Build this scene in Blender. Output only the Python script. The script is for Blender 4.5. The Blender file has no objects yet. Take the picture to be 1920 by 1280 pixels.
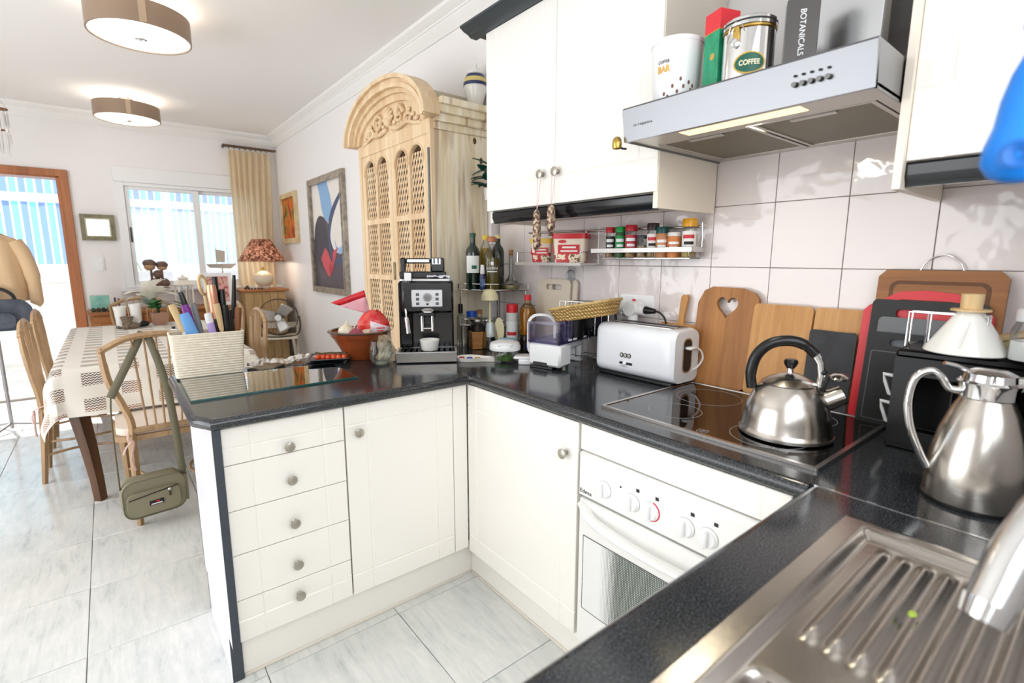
import bpy, math, random
from mathutils import Vector, Matrix
from mathutils.geometry import tessellate_polygon
random.seed(7)
PI = math.pi
SC = bpy.context.scene
COL = SC.collection
# ------------------------------------------------------------------ camera
cam_d = bpy.data.cameras.new('camera'); cam = bpy.data.objects.new('camera', cam_d); COL.objects.link(cam)
cam_d.sensor_width = 36.0; cam_d.lens = 939.0/1920*36; cam_d.clip_start = .02; cam_d.clip_end = 200
yaw, pit, rol = math.radians(38.74), math.radians(9.356), math.radians(-.106)
fw = Vector((math.sin(yaw)*math.cos(pit), math.cos(yaw)*math.cos(pit), -math.sin(pit)))
rt = Vector((math.cos(yaw), -math.sin(yaw), 0)); dn = fw.cross(rt)
R0 = rt*math.cos(rol)+dn*math.sin(rol); D0 = dn*math.cos(rol)-rt*math.sin(rol)
cam.matrix_world = Matrix(((R0.x, -D0.x, -fw.x, 0), (R0.y, -D0.y, -fw.y, 0), (R0.z, -D0.z, -fw.z, 1.32), (0, 0, 0, 1)))
cam_d.dof.use_dof = True; cam_d.dof.focus_distance = 1.9; cam_d.dof.aperture_fstop = 3.2
SC.camera = cam
# ------------------------------------------------------------------ world, sun, daylight, exposure
w = bpy.data.worlds.new('sky'); SC.world = w; w.use_nodes = True
bg = w.node_tree.nodes['Background']; bg.inputs[0].default_value = (.86, .93, 1, 1); bg.inputs[1].default_value = 1.7
def light(name, kind, loc, energy, color=(1, 1, 1), size=None, size_y=None, direction=None, **k):
    d = bpy.data.lights.new(name, kind); d.energy = energy; d.color = color
    if size is not None:
        if kind == 'AREA':
            d.shape = 'RECTANGLE'; d.size = size; d.size_y = size_y or size
        else: d.shadow_soft_size = size
    for a, b in k.items(): setattr(d, a, b)
    o = bpy.data.objects.new(name, d); COL.objects.link(o); o.location = loc
    if direction: o.rotation_euler = Vector(direction).to_track_quat('-Z', 'Y').to_euler()
    return o
light('sun', 'SUN', (0, 12, 8), 9., (1, .96, .9), direction=(.18, -.75, -1), angle=.02)
# daylight entering through the kitchen window behind the camera, plus an added area light from the unseen left side
light('daylight_sink_window', 'AREA', (.1, -.30, 1.72), 18, (.95, .98, 1), 1.7, 1.0, (0, 1, -.12))
light('added_left_daylight', 'AREA', (-2.5, 2.6, 1.25), 64, (1, .99, .985), 3.6, 2.2, (1, 0, .2))
if hasattr(SC, 'cycles'):
    cy = SC.cycles; cy.max_bounces = 8; cy.diffuse_bounces = 4; cy.glossy_bounces = 4; cy.transmission_bounces = 6; cy.transparent_max_bounces = 14
    cy.caustics_reflective = False; cy.caustics_refractive = False; cy.sample_clamp_indirect = 6
vs = SC.view_settings
SC.display_settings.display_device = 'sRGB'
vs.view_transform = 'Standard'; vs.look = 'None'; vs.gamma = 1; vs.exposure = -.16; vs.use_curve_mapping = False
# ------------------------------------------------------------------ materials
def lin(c):
    if isinstance(c, str):
        c = [int(c[i:i+2], 16)/255 for i in (1, 3, 5)]
        c = [x/12.92 if x <= .04045 else ((x+.055)/1.055)**2.4 for x in c]
    return (*c[:3], 1)
class G:
    """small wrapper to write node graphs"""
    def __init__(s, name):
        s.m = bpy.data.materials.new(name); s.m.use_nodes = True
        s.t = s.m.node_tree; s.n = s.t.nodes; s.b = s.n['Principled BSDF']; s.out = s.n['Material Output']
    def node(s, typ, props=None, **ins):
        n = s.n.new('ShaderNode'+typ)
        for k, v in (props or {}).items(): setattr(n, k, v)
        for k, v in ins.items():
            key = int(k[1:]) if k[0] == 'i' and k[1:].isdigit() else k.replace('_', ' ')
            s.put(n.inputs[key], v)
        return n
    def put(s, sock, v):
        if isinstance(v, bpy.types.NodeSocket): s.t.links.new(v, sock)
        elif hasattr(v, 'outputs'): s.t.links.new(v.outputs[0], sock)
        else: sock.default_value = v
    def set(s, **k):
        for a, v in k.items(): s.put(s.b.inputs[a.replace('_', ' ')], v)
    def math(s, op, a, b=0., c=0.): return s.node('Math', {'operation': op}, i0=a, i1=b, i2=c)
    def obj(s, scale=(1, 1, 1), kind='Object', rot=(0, 0, 0)):
        tc = s.node('TexCoord'); return s.node('Mapping', i0=tc.outputs[kind], i2=rot, i3=scale)
    def ramp(s, fac, stops):
        r = s.node('ValToRGB', i0=fac); e = r.color_ramp.elements
        while len(e) < len(stops): e.new(.5)
        for el, (p, c) in zip(e, stops): el.position = p; el.color = lin(c)
        return r
    def bump(s, h, strength, dist=.01):
        s.set(Normal=s.node('Bump', Strength=strength, Distance=dist, Height=h))
MATS = {}
def mat(name, col='#ffffff', rough=.5, metal=0., col2=None, scale=6., stretch=(1, 1, 1), detail=4., ramp=(.35, .65), bump=0., bscale=None,
        emit=0., trans=0., coat=0., spec=None, sss=0., aniso=0., alpha=1., transl=0.):
    if name in MATS: return MATS[name]
    g = G(name); g.set(Base_Color=lin(col), Roughness=rough, Metallic=metal)
    if spec is not None: g.set(Specular_IOR_Level=spec)
    if coat: g.set(Coat_Weight=coat, Coat_Roughness=.05)
    if aniso: g.set(Anisotropic=aniso)
    if trans: g.set(Transmission_Weight=trans)
    if alpha < 1: g.set(Alpha=alpha)
    if sss: g.set(Subsurface_Weight=sss)
    if emit: g.set(Emission_Color=lin(col), Emission_Strength=emit)
    if col2 or bump:
        mp = g.obj(stretch); n = g.node('TexNoise', Vector=mp, Scale=scale, Detail=detail, Roughness=.6)
        if col2: g.set(Base_Color=g.ramp(n, [(ramp[0], col), (ramp[1], col2)]))
        if bump:
            if bscale: n = g.node('TexNoise', Vector=g.obj(stretch), Scale=bscale, Detail=3.)
            g.bump(n, bump)
    if transl:
        tr = g.node('BsdfTranslucent', Color=lin(col)); mx = g.node('MixShader', i0=transl, i1=g.b, i2=tr); g.put(g.out.inputs[0], mx)
    MATS[name] = g.m; return g.m
def glass(name, col='#ffffff', rough=.02, refl=.7):
    """clear or tinted thin glass: tinted see-through plus Fresnel reflection"""
    if name in MATS: return MATS[name]
    g = G(name); g.n.remove(g.b)
    tr = g.node('BsdfTransparent', Color=lin(col)); gl = g.node('BsdfGlossy', Roughness=rough)
    fr = g.node('Fresnel', IOR=1.5); k = g.math('MULTIPLY', fr, refl)
    g.put(g.out.inputs[0], g.node('MixShader', i0=k, i1=tr, i2=gl)); MATS[name] = g.m; return g.m
def wood(name, a, b, axis=2, scale=9., rough=.55, bump=.15, long=.06, ring=0.):
    if name in MATS: return MATS[name]
    g = G(name); st = [1, 1, 1]; st[axis] = long
    n1 = g.node('TexNoise', Vector=g.obj(st), Scale=scale*4, Detail=6., Roughness=.65, Distortion=.4)
    n2 = g.node('TexNoise', Vector=g.obj([x*.6 for x in st]), Scale=scale, Detail=3., Distortion=1.)
    f = g.math('ADD', g.math('MULTIPLY', n1, .5), g.math('MULTIPLY', n2, .5))
    g.set(Base_Color=g.ramp(f, [(.36, b), (.62, a)]), Roughness=rough); g.bump(n1, bump, .002)
    MATS[name] = g.m; return g.m
# ------------------------------------------------------------------ mesh builder
class MB:
    def __init__(s): s.v = []; s.f = []; s.mi = []; s.uv = None
    def add(s, vs, fs, M=None, mi=0):
        o = len(s.v)
        s.v += [tuple(M @ Vector(p)) for p in vs] if M else [tuple(p) for p in vs]
        s.f += [tuple(i+o for i in f) for f in fs]; s.mi += [mi]*len(fs); return s
    def box(s, x0, x1, y0, y1, z0, z1, b=0., M=None, mi=0):
        if x0 > x1: x0, x1 = x1, x0
        if y0 > y1: y0, y1 = y1, y0
        if z0 > z1: z0, z1 = z1, z0
        b = min(b, (x1-x0)*.49, (y1-y0)*.49, (z1-z0)*.49)
        if b <= 0:
            vs = [(x, y, z) for z in (z0, z1) for y in (y0, y1) for x in (x0, x1)]
            return s.add(vs, [(0, 2, 3, 1), (4, 5, 7, 6), (0, 1, 5, 4), (1, 3, 7, 5), (3, 2, 6, 7), (2, 0, 4, 6)], M, mi)
        X = (x0, x1); Y = (y0, y1); Z = (z0, z1); vs = []; idx = {}
        for i in (0, 1):
            for j in (0, 1):
                for k in (0, 1):
                    sx, sy, sz = 1-2*i, 1-2*j, 1-2*k
                    for a in range(3):
                        p = [X[i]+sx*b, Y[j]+sy*b, Z[k]+sz*b]; p[a] = (X[i], Y[j], Z[k])[a]
                        idx[i, j, k, a] = len(vs); vs.append(p)
        fs = []
        for i in (0, 1):
            for a in range(3):
                q = []
                for (u, w_) in ((0, 0), (1, 0), (1, 1), (0, 1)):
                    k = [u, w_]; k.insert(a, i); q.append(idx[(*k, a)])
                fl = (i == 1) ^ (a == 1)
                fs.append(tuple(q if fl else q[::-1]))
        for a in range(3):
            o1, o2 = [c for c in range(3) if c != a]
            for u in (0, 1):
                for w_ in (0, 1):
                    k0 = [0]*3; k0[o1] = u; k0[o2] = w_; k1 = list(k0); k1[a] = 1
                    q = [idx[(*k0, o1)], idx[(*k1, o1)], idx[(*k1, o2)], idx[(*k0, o2)]]
                    fs.append(tuple(q))
        for i in (0, 1):
            for j in (0, 1):
                for k in (0, 1): fs.append(tuple(idx[i, j, k, a] for a in range(3)))
        # orient outward
        c = Vector(((x0+x1)/2, (y0+y1)/2, (z0+z1)/2)); out = []
        for f in fs:
            p = [Vector(vs[i]) for i in f]; n = (p[1]-p[0]).cross(p[2]-p[0]); m = sum(p, Vector())/len(p)
            out.append(f if n.dot(m-c) >= 0 else f[::-1])
        return s.add(vs, out, M, mi)
    def lathe(s, prof, n=24, M=None, mi=0, c=(0, 0, 0), a0=0., a1=2*PI):
        full = abs(a1-a0-2*PI) < 1e-6; k = n if full else n+1; vs = []; fs = []
        for i in range(k):
            a = a0+(a1-a0)*i/n
            for r, z in prof: vs.append((c[0]+r*math.cos(a), c[1]+r*math.sin(a), c[2]+z))
        m = len(prof)
        for i in range(n):
            j = (i+1) % k
            for q in range(m-1):
                f = (i*m+q, j*m+q, j*m+q+1, i*m+q+1)
                r0, r1 = prof[q][0], prof[q+1][0]
                if r0 < 1e-7 and r1 < 1e-7: continue
                if r0 < 1e-7: f = (i*m+q, j*m+q+1, i*m+q+1)
                elif r1 < 1e-7: f = (i*m+q, j*m+q, i*m+q+1)
                fs.append(f)
        return s.add(vs, fs, M, mi)
    def cyl(s, p0, p1, r0, r1=None, n=16, mi=0, M=None):
        p0, p1 = Vector(p0), Vector(p1); d = p1-p0; L = d.length
        T = Matrix.Translation(p0) @ d.to_track_quat('Z', 'Y').to_matrix().to_4x4()
        r1 = r0 if r1 is None else r1
        return s.lathe([(0, 0), (r0, 0), (r1, L), (0, L)], n, (M @ T) if M else T, mi)
    def tube(s, pts, r, n=8, closed=False, mi=0, M=None, flat=1.):
        P = [Vector(p) for p in pts]; k = len(P); vs = []; fs = []; up = None
        for i in range(k):
            if closed: t = P[(i+1) % k]-P[i-1]
            else: t = P[min(i+1, k-1)]-P[max(i-1, 0)]
            t.normalize()
            if up is None: up = Vector((0, 0, 1)) if abs(t.z) < .9 else Vector((1, 0, 0))
            x = t.cross(up)
            if x.length < 1e-5: x = t.cross(Vector((0, 1, 0)))
            x.normalize(); y = x.cross(t).normalized(); up = y
            rr = r[i] if isinstance(r, (list, tuple)) else r
            for a in range(n):
                an = 2*PI*a/n; vs.append(P[i]+x*rr*math.cos(an)+y*rr*flat*math.sin(an))
        for i in range(k if closed else k-1):
            j = (i+1) % k
            for a in range(n):
                b = (a+1) % n; fs.append((i*n+a, i*n+b, j*n+b, j*n+a))
        if not closed: fs += [tuple(range(n))[::-1], tuple((k-1)*n+a for a in range(n))]
        return s.add(vs, fs, M, mi)
    def prism(s, loops, t0, t1, M=None, mi=0, mi_side=None):
        """outline (with optional holes) in u,v, extruded along w from t0 to t1"""
        if not isinstance(loops[0][0], (list, tuple)): loops = [loops]
        tri = tessellate_polygon([[Vector((u, v, 0)) for u, v in L] for L in loops])
        fl = [p for L in loops for p in L]; n = len(fl)
        vs = [(u, v, t0) for u, v in fl]+[(u, v, t1) for u, v in fl]; fs = []
        for t in tri:
            a, b, c = [Vector((*fl[i], 0)) for i in t]
            t = t if (b-a).cross(c-a).z > 0 else t[::-1]
            fs += [tuple(i+n for i in t), tuple(t[::-1])]
        s.add(vs, fs, M, mi); o = 0; sd = []
        for li, L in enumerate(loops):
            area = sum(L[i][0]*L[(i+1) % len(L)][1]-L[(i+1) % len(L)][0]*L[i][1] for i in range(len(L)))
            ccw = (area > 0) ^ (li > 0)
            for i in range(len(L)):
                j = (i+1) % len(L); q = (o+i, o+j, o+j+n, o+i+n); sd.append(q if ccw else q[::-1])
            o += len(L)
        b0 = len(s.v)-2*n
        s.f += [tuple(i+b0 for i in q) for q in sd]; s.mi += [mi if mi_side is None else mi_side]*len(sd); return s
    def ball(s, c, r, sc=(1, 1, 1), n=14, mi=0, M=None):
        m = max(6, n//2); pr = [(math.sin(PI*i/m), -math.cos(PI*i/m)) for i in range(m+1)]
        pr[0] = (0, -1); pr[-1] = (0, 1)
        T = Matrix.Translation(c) @ Matrix.Diagonal((r*sc[0], r*sc[1], r*sc[2], 1))
        return s.lathe(pr, n, (M @ T) if M else T, mi)
    def grid(s, fn, nu, nv, M=None, mi=0, uv=None, flip=False):
        o = len(s.v); vs = [fn(i/nu, j/nv) for j in range(nv+1) for i in range(nu+1)]
        fs = [(j*(nu+1)+i, j*(nu+1)+i+1, (j+1)*(nu+1)+i+1, (j+1)*(nu+1)+i) for j in range(nv) for i in range(nu)]
        if flip: fs = [f[::-1] for f in fs]
        return s.add(vs, fs, M, mi)
    def mesh(s, name, mats, sharp=38., smooth=True):
        me = bpy.data.meshes.new(name); me.from_pydata(s.v, [], s.f)
        for m in (mats if isinstance(mats, (list, tuple)) else [mats]): me.materials.append(m)
        me.polygons.foreach_set('material_index', s.mi)
        if smooth:
            me.polygons.foreach_set('use_smooth', [True]*len(s.f)); me.set_sharp_from_angle(angle=math.radians(sharp))
        me.update(); return me
def link(name, data, parent=None, loc=(0, 0, 0), rot=(0, 0, 0)):
    o = bpy.data.objects.new(name, data); COL.objects.link(o); o.location = loc; o.rotation_euler = rot
    if parent: o.parent = parent
    return o
def tag(o, label=None, cat=None, group=None, kind=None):
    for k, v in (('label', label), ('category', cat), ('group', group), ('kind', kind)):
        if v: o[k] = v
    return o
def thing(name, label, cat, loc=(0, 0, 0), rz=0., group=None, rot=None):
    o = link(name, None, None, loc, rot or (0, 0, rz)); o.empty_display_size = .05; return tag(o, label, cat, group)
def inv(p): return Matrix.Translation(p.location).inverted() if p.rotation_euler == Matrix.Identity(3).to_euler() else (Matrix.Translation(p.location) @ p.rotation_euler.to_matrix().to_4x4()).inverted()
def part(name, mb, m, parent, world=False, label=None, kind=None, sharp=38., smooth=True):
    if world and parent:
        top = parent; chain = Matrix.Identity(4)
        while top:
            chain = Matrix.Translation(top.location) @ top.rotation_euler.to_matrix().to_4x4() @ chain; top = top.parent
        I = chain.inverted(); mb.v = [tuple(I @ Vector(p)) for p in mb.v]
    return tag(link(name, mb.mesh(name, m, 10. if hasattr(mb, 'panel') else sharp, smooth), parent), label, None, None, kind)
def solo(name, mb, m, label, cat, loc=(0, 0, 0), rz=0., group=None, rot=None, sharp=38., smooth=True):
    return tag(link(name, mb.mesh(name, m, sharp, smooth), None, loc, rot or (0, 0, rz)), label, cat, group)
def struct(name, mb, m, parent=None, smooth=True):
    o = link(name, mb.mesh(name, m, 38., smooth), parent)
    if not parent: o['kind'] = 'structure'
    return o
def copy_tree(o, loc, rz=None, label=None, group=None, parent=None):
    c = o.copy(); COL.objects.link(c)
    if parent: c.parent = parent
    else:
        c.location = loc
        if rz is not None: c.rotation_euler = (0, 0, rz)
        if label: c['label'] = label
        if group: c['group'] = group
    for ch in list(o.children): copy_tree(ch, None, parent=c)
    return c
def text(s, parent, loc, rot, size, m, name='lettering', ext=.0004, align='CENTER', bold=0., sx=1.):
    cu = bpy.data.curves.new(name, 'FONT'); cu.body = s; cu.size = size; cu.align_x = align; cu.align_y = 'CENTER'; cu.extrude = ext; cu.offset = bold
    t = bpy.data.objects.new(name, cu); me = bpy.data.meshes.new_from_object(t); bpy.data.objects.remove(t); bpy.data.curves.remove(cu)
    me.name = name; me.materials.clear(); me.materials.append(m); o = link(name, me, parent, loc, rot); o.scale = (sx, 1, 1); return o
RX_ = (PI/2, 0, -PI/2)     # lettering on a face that looks along -X
RY_ = (PI/2, 0, 0)         # lettering on a face that looks along -Y
def rrect(u0, u1, v0, v1, r, n=4):
    out = []
    for cx, cy, a in ((u1-r, v1-r, 0), (u0+r, v1-r, 90), (u0+r, v0+r, 180), (u1-r, v0+r, 270)):
        for i in range(n+1):
            t = math.radians(a+90*i/n); out.append((cx+r*math.cos(t), cy+r*math.sin(t)))
    return out
def arc(cx, cy, r, a0, a1, n, ry=None):
    return [(cx+r*math.cos(math.radians(a0+(a1-a0)*i/n)), cy+(ry or r)*math.sin(math.radians(a0+(a1-a0)*i/n))) for i in range(n+1)]
def bez(pts, n=12):
    """Catmull-Rom through points"""
    P = [Vector(p) for p in pts]; P = [2*P[0]-P[1]]+P+[2*P[-1]-P[-2]]; out = []
    for i in range(1, len(P)-2):
        for k in range(n):
            t = k/n; a, b, c, d = P[i-1:i+3]
            out.append(.5*((2*b)+(c-a)*t+(2*a-5*b+4*c-d)*t*t+(3*b-a-3*c+d)*t**3))
    out.append(P[-2]); return out
def basis(o, u, v, w_):
    return Matrix(((u[0], v[0], w_[0], o[0]), (u[1], v[1], w_[1], o[1]), (u[2], v[2], w_[2], o[2]), (0, 0, 0, 1)))
FX = lambda x, y=0, z=0: basis((x, y, z), (0, -1, 0), (0, 0, 1), (-1, 0, 0))   # u to the right, v up, w towards -X
FY = lambda y, x=0, z=0: basis((x, y, z), (1, 0, 0), (0, 0, 1), (0, -1, 0))    # u right, v up, w towards -Y
# ------------------------------------------------------------------ shared materials
M_wall = mat('plaster_white', '#f3f0ef', .85, bump=.04, scale=60)
M_ceil = mat('ceiling_white', '#f4f1ee', .9, bump=.05, scale=90)
M_trim = mat('cornice_white', '#f3f1ee', .6)
M_cab = mat('cabinet_cream', '#faf6ef', .28, coat=.25)
M_carc = mat('carcass_cream', '#ece4d8', .45)
M_white = mat('white_plastic', '#f2f2f2', .3)
M_black = mat('black_plastic', '#0d0d0e', .3)
M_blackm = mat('black_matte', '#17181a', .6)
M_chrome = mat('chrome', '#e3e3e3', .06, 1.)
M_steel = mat('brushed_steel', '#c9c6c2', .26, 1., bump=.03, scale=40, stretch=(1, 1, .03), aniso=.4)
M_steelh = mat('brushed_steel_hood', '#8c8d90', .3, 1., bump=.02, scale=60, stretch=(1, .02, 1))
M_nickel = mat('satin_nickel', '#b7b1a6', .3, 1.)
M_clear = glass('clear_glass', '#fbfdfd')
M_green = glass('green_bottle_glass', '#2f5a35')
M_navy = mat('edge_navy', '#3c434d', .4)
def m_granite():
    g = G('black_speckled_worktop'); mp = g.obj()
    n = g.node('TexNoise', Vector=mp, Scale=520., Detail=2.); n2 = g.node('TexVoronoi', Vector=mp, Scale=230.)
    a = g.ramp(n, [(.46, '#0f1012'), (.66, '#54585d')]); sp = g.ramp(n2, [(.05, '#c9cdd0'), (.10, '#000000')])
    mx = g.node('Mix', {'data_type': 'RGBA', 'blend_type': 'ADD'}); mx.inputs[0].default_value = .8
    g.put(mx.inputs[6], a); g.put(mx.inputs[7], sp); g.set(Base_Color=mx.outputs[2], Roughness=.13, Specular_IOR_Level=.6); return g.m
M_gran = m_granite()
def m_floor():
    g = G('pale_marbled_floor_tile'); inf = g.node('ObjectInfo'); tc = g.node('TexCoord')
    off = g.node('VectorMath', {'operation': 'MULTIPLY_ADD'}, i0=inf.outputs['Location'], i1=(3.1, 1.7, 0), i2=tc.outputs['Object'])
    mp = g.node('Mapping', i0=off, i3=(14, 2.2, 1)); n = g.node('TexNoise', Vector=mp, Scale=2.2, Detail=9., Roughness=.72, Distortion=.5)
    mp2 = g.node('Mapping', i0=off, i3=(1, .7, 1)); n2 = g.node('TexNoise', Vector=mp2, Scale=5., Detail=6., Roughness=.65)
    f = g.math('ADD', g.math('MULTIPLY', n, .6), g.math('MULTIPLY', n2, .4))
    g.set(Base_Color=g.ramp(f, [(.34, '#bcc2c2'), (.45, '#dcdfdc'), (.60, '#ededea')]), Roughness=.17); return g.m
M_floor = m_floor()
def m_walltile():
    g = G('glazed_wall_tile'); n = g.node('TexNoise', Vector=g.node('VectorMath', {'operation': 'ADD'}, i0=g.node('TexCoord').outputs['Object'], i1=g.node('ObjectInfo').outputs['Location']), Scale=9., Detail=2.)
    g.set(Base_Color=lin('#e3d9d6'), Roughness=.06, Coat_Weight=.5); g.bump(n, .45, .02); return g.m
M_wtile = m_walltile()
M_grout = mat('grout', '#a89d94', .9); M_fgrout = mat('floor_grout', '#a39c94', .9)
# ------------------------------------------------------------------ shell
WX, FXW, FYW, CZ, CB, STEP = 1.69, 1.648, 6.44, 2.68, 2.573, 2.235
b = MB().box(-2.7, 1.9, -.5, 6.46, -.1, -.006); floor = struct('floor', b, M_fgrout)
P = .455; tile_me = MB().box(-P/2+.0012, P/2-.0012, -P/2+.0012, P/2-.0012, -.008, 0, .0012).mesh('floor_tile', M_floor)
for i in range(-6, 5):
    for j in range(-3, 12):
        cx, cy = -.18+P*(i+.5), 1.137+P*(j+.5)
        if cx > -2.75 and cx < 1.75 and -.35 < cy < 6.4: link('tile', tile_me, floor, (cx, cy, 0))
struct('ceiling', MB().box(-2.7, 1.9, -.5, 6.64, CZ, CZ+.1), M_ceil)
struct('wall_right', MB().box(FXW, 1.9, STEP, 6.64, 0, CZ), M_wall)
wt = struct('wall_right_kitchen', MB().box(WX+.006, 1.9, -.5, STEP, 0, CZ), M_grout)
TP = .2074; tme = MB().box(-.006, 0.0, -TP/2+.0008, TP/2-.0008, -TP/2+.0008, TP/2-.0008, .0012).mesh('wall_tile', M_wtile)
struct('trim_6', MB().box(WX-.001, WX+.02, -.26, STEP, .8782+5*TP, CZ), M_wall)
for k in range(-2, 11):
    for j in range(5):
        y0 = .1397+TP*k; z0 = .8782+TP*j
        if y0+TP > STEP+.02:
            yc = (y0+STEP)/2; h = (STEP-y0)/2
            if h > .02: link('tile', MB().box(-.006, 0, -h+.0011, h, -TP/2+.0011, TP/2-.0011, .0015).mesh('wall_tile_cut', M_wtile), wt, (WX+.006, yc, z0+TP/2))
        else: link('tile', tme, wt, (WX+.006, y0+TP/2, z0+TP/2))
# far wall with doorway and window opening
fl = [(-2.9, 0), (-1.27, 0), (-1.27, 2.085), (-.245, 2.085), (-.245, 0), (1.9, 0), (1.9, CZ), (-2.9, CZ)]
WIN = (.184, 1.47, 1.018, 2.068)
wl = [(WIN[0], WIN[2]), (WIN[0], WIN[3]), (WIN[1], WIN[3]), (WIN[1], WIN[2])]
struct('wall_far', MB().prism([fl, wl], -.22, 0, FY(FYW)), M_wall)
struct('wall_left', MB().prism([[(-6.6, 0), (.5, 0), (.5, CZ), (-6.6, CZ)], [(-4.6, .02), (-.7, .02), (-.7, 2.35), (-4.6, 2.35)]], -.2, 0, basis((-2.7, 0, 0), (0, -1, 0), (0, 0, 1), (1, 0, 0))), M_wall)
struct('wall_back', MB().prism([[(-2.9, 0), (1.9, 0), (1.9, CZ), (-2.9, CZ)], [(-.85, 1.12), (-.85, 2.3), (1.0, 2.3), (1.0, 1.12)]], 0, .2, basis((0, -.26, 0), (1, 0, 0), (0, 0, 1), (0, -1, 0))), M_wall)
w2 = struct('window_2', MB().box(-.85, -.80, -.45, -.40, 1.12, 2.3, .004).box(.95, 1, -.45, -.40, 1.12, 2.3, .004).box(-.8, .95, -.45, -.40, 2.25, 2.3, .004).box(-.8, .95, -.45, -.40, 1.12, 1.17, .004).box(.05, .1, -.45, -.40, 1.17, 2.25, .004), M_white)
def cornice(name, a, b, nrm):
    """moulded cornice from a to b; nrm points into the room"""
    a, b = Vector(a), Vector(b); d = (b-a); L = d.length; d.normalize()
    pr = [(0, 0), (.012, 0), (.018, .012), (.05, .038), (.055, .05), (.062, .052), (.062, .062), (.07, .064), (.085, .08), (.098, .086), (.098, CZ-CB), (0, CZ-CB)]
    M = basis((a.x, a.y, CB), nrm, (0, 0, 1), d)
    if Vector(nrm).cross(Vector((0, 0, 1))).dot(d) < 0: M = basis((b.x, b.y, CB), nrm, (0, 0, 1), -d)
    struct(name, MB().prism(pr, 0, L, M), M_trim)
cornice('trim_1', (FXW, STEP-.098, 0), (FXW, FYW, 0), (-1, 0, 0))
cornice('trim_2', (WX, -.26, 0), (WX, STEP+.1, 0), (-1, 0, 0))
cornice('trim_3', (-2.7, FYW, 0), (FXW, FYW, 0), (0, -1, 0))
# patio door: timber frame
M_door = wood('door_mahogany', '#bd7a4e', '#955a34', 2, 6, .4)
d1 = struct('door_1', MB().box(-.262, -.196, FYW-.03, FYW, 0, 2.13, .006).box(-1.33, -1.262, FYW-.03, FYW, 0, 2.13, .006), M_door)
part('head', MB().box(-1.33, -.196, FYW-.031, FYW, 2.066, 2.132, .006), M_door, d1)
part('jamb', MB().box(-.285, -.245, FYW-.02, FYW+.2, 0, 2.085, .004).box(-1.28, -1.262, FYW-.02, FYW+.2, 0, 2.085, .004).box(-1.28, -.245, FYW-.02, FYW+.2, 2.055, 2.085, .004), M_door, d1)
part('threshold', MB().box(-1.27, -.245, FYW-.02, FYW+.24, -.004, .022, .006), mat('grey_stone', '#9b958e', .5), d1)
# window: white sliding sashes, shutter box above
win = struct('window_1', MB().box(WIN[0]-.045, WIN[0]+.03, FYW-.012, FYW+.09, WIN[2]+.001, WIN[3]-.001, .004).box(WIN[1]-.03, WIN[1]+.04, FYW-.012, FYW+.09, WIN[2]+.001, WIN[3]-.001, .004)
             .box(WIN[0]+.028, WIN[1]-.028, FYW-.011, FYW+.089, WIN[3]-.035, WIN[3]-.001, .003).box(WIN[0]+.028, WIN[1]-.028, FYW-.011, FYW+.089, WIN[2]+.001, WIN[2]+.03, .003), M_white)
part('sash', MB().box(.215, .25, FYW+.01, FYW+.045, 1.05, 2.03, .004).box(.797, .855, FYW+.005, FYW+.045, 1.05, 2.03, .004).box(.25, .797, FYW+.01, FYW+.045, 2.0, 2.035, .004).box(.25, .797, FYW+.01, FYW+.045, 1.045, 1.085, .004), M_white, win)
part('sash', MB().box(.82, .855, FYW+.05, FYW+.08, 1.05, 2.03, .004).box(1.41, 1.445, FYW+.05, FYW+.08, 1.05, 2.03, .004).box(.855, 1.41, FYW+.05, FYW+.08, 2.0, 2.035, .004).box(.855, 1.41, FYW+.05, FYW+.08, 1.045, 1.085, .004), M_white, win)
def m_pane():  # translucent white mixed in to imitate the veil of glare on the glass
    g = G('glare_veil_pane'); g.n.remove(g.b); tr = g.node('BsdfTransparent', Color=(1, 1, 1, 1)); gl = g.node('BsdfGlossy', Roughness=.02); tl = g.node('BsdfTranslucent', Color=(.9, .9, .95, 1))
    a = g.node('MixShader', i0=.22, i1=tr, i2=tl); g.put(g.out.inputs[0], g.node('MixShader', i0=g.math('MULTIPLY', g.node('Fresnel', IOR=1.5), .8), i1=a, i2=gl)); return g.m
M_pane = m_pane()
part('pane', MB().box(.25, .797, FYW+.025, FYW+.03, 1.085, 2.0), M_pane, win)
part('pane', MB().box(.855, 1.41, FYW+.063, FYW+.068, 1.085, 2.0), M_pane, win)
part('handle', MB().box(.226, .24, FYW-.004, FYW+.012, 1.48, 1.63, .004), M_black, win)
part('sill', MB().box(.1, 1.6, FYW-.11, FYW+.02, .985, 1.018, .006), M_white, win)
part('shutter_box', MB().box(.136, 1.55, FYW-.02, FYW, 2.068, 2.215, .005), M_white, win)
# ------------------------------------------------------------------ terrace outside
M_terr = mat('terrace_tile', '#e6e2dc', .5, col2='#d6d1c9', scale=3)
struct('terrace_floor', MB().box(-4, 4, 6.68, 12, -.12, -.03), M_terr)
struct('terrace_wall', MB().box(-4, 4, 9.0, 9.15, -.1, 1.0, .01).box(-4, 4, 8.96, 9.19, 1.0, 1.06, .01), mat('terrace_white', '#f4f2ee', .8))
def m_awning():
    g = G('striped_awning'); sx = g.node('SeparateXYZ', i0=g.node('TexCoord').outputs['Object'])
    f = g.math('FRACT', g.math('DIVIDE', g.math('ADD', sx, 10.), .165))
    r = g.ramp(f, [(0, '#7f9cd8'), (.40, '#f2f6f8'), (.50, '#83d6e4'), (.88, '#f2f6f8')]); r.color_ramp.interpolation = 'CONSTANT'
    g.set(Base_Color=r, Roughness=.9); tr = g.node('BsdfTranslucent', Color=r)
    g.put(g.out.inputs[0], g.node('MixShader', i0=.5, i1=g.b, i2=tr)); return g.m
M_awn = m_awning()
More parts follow.
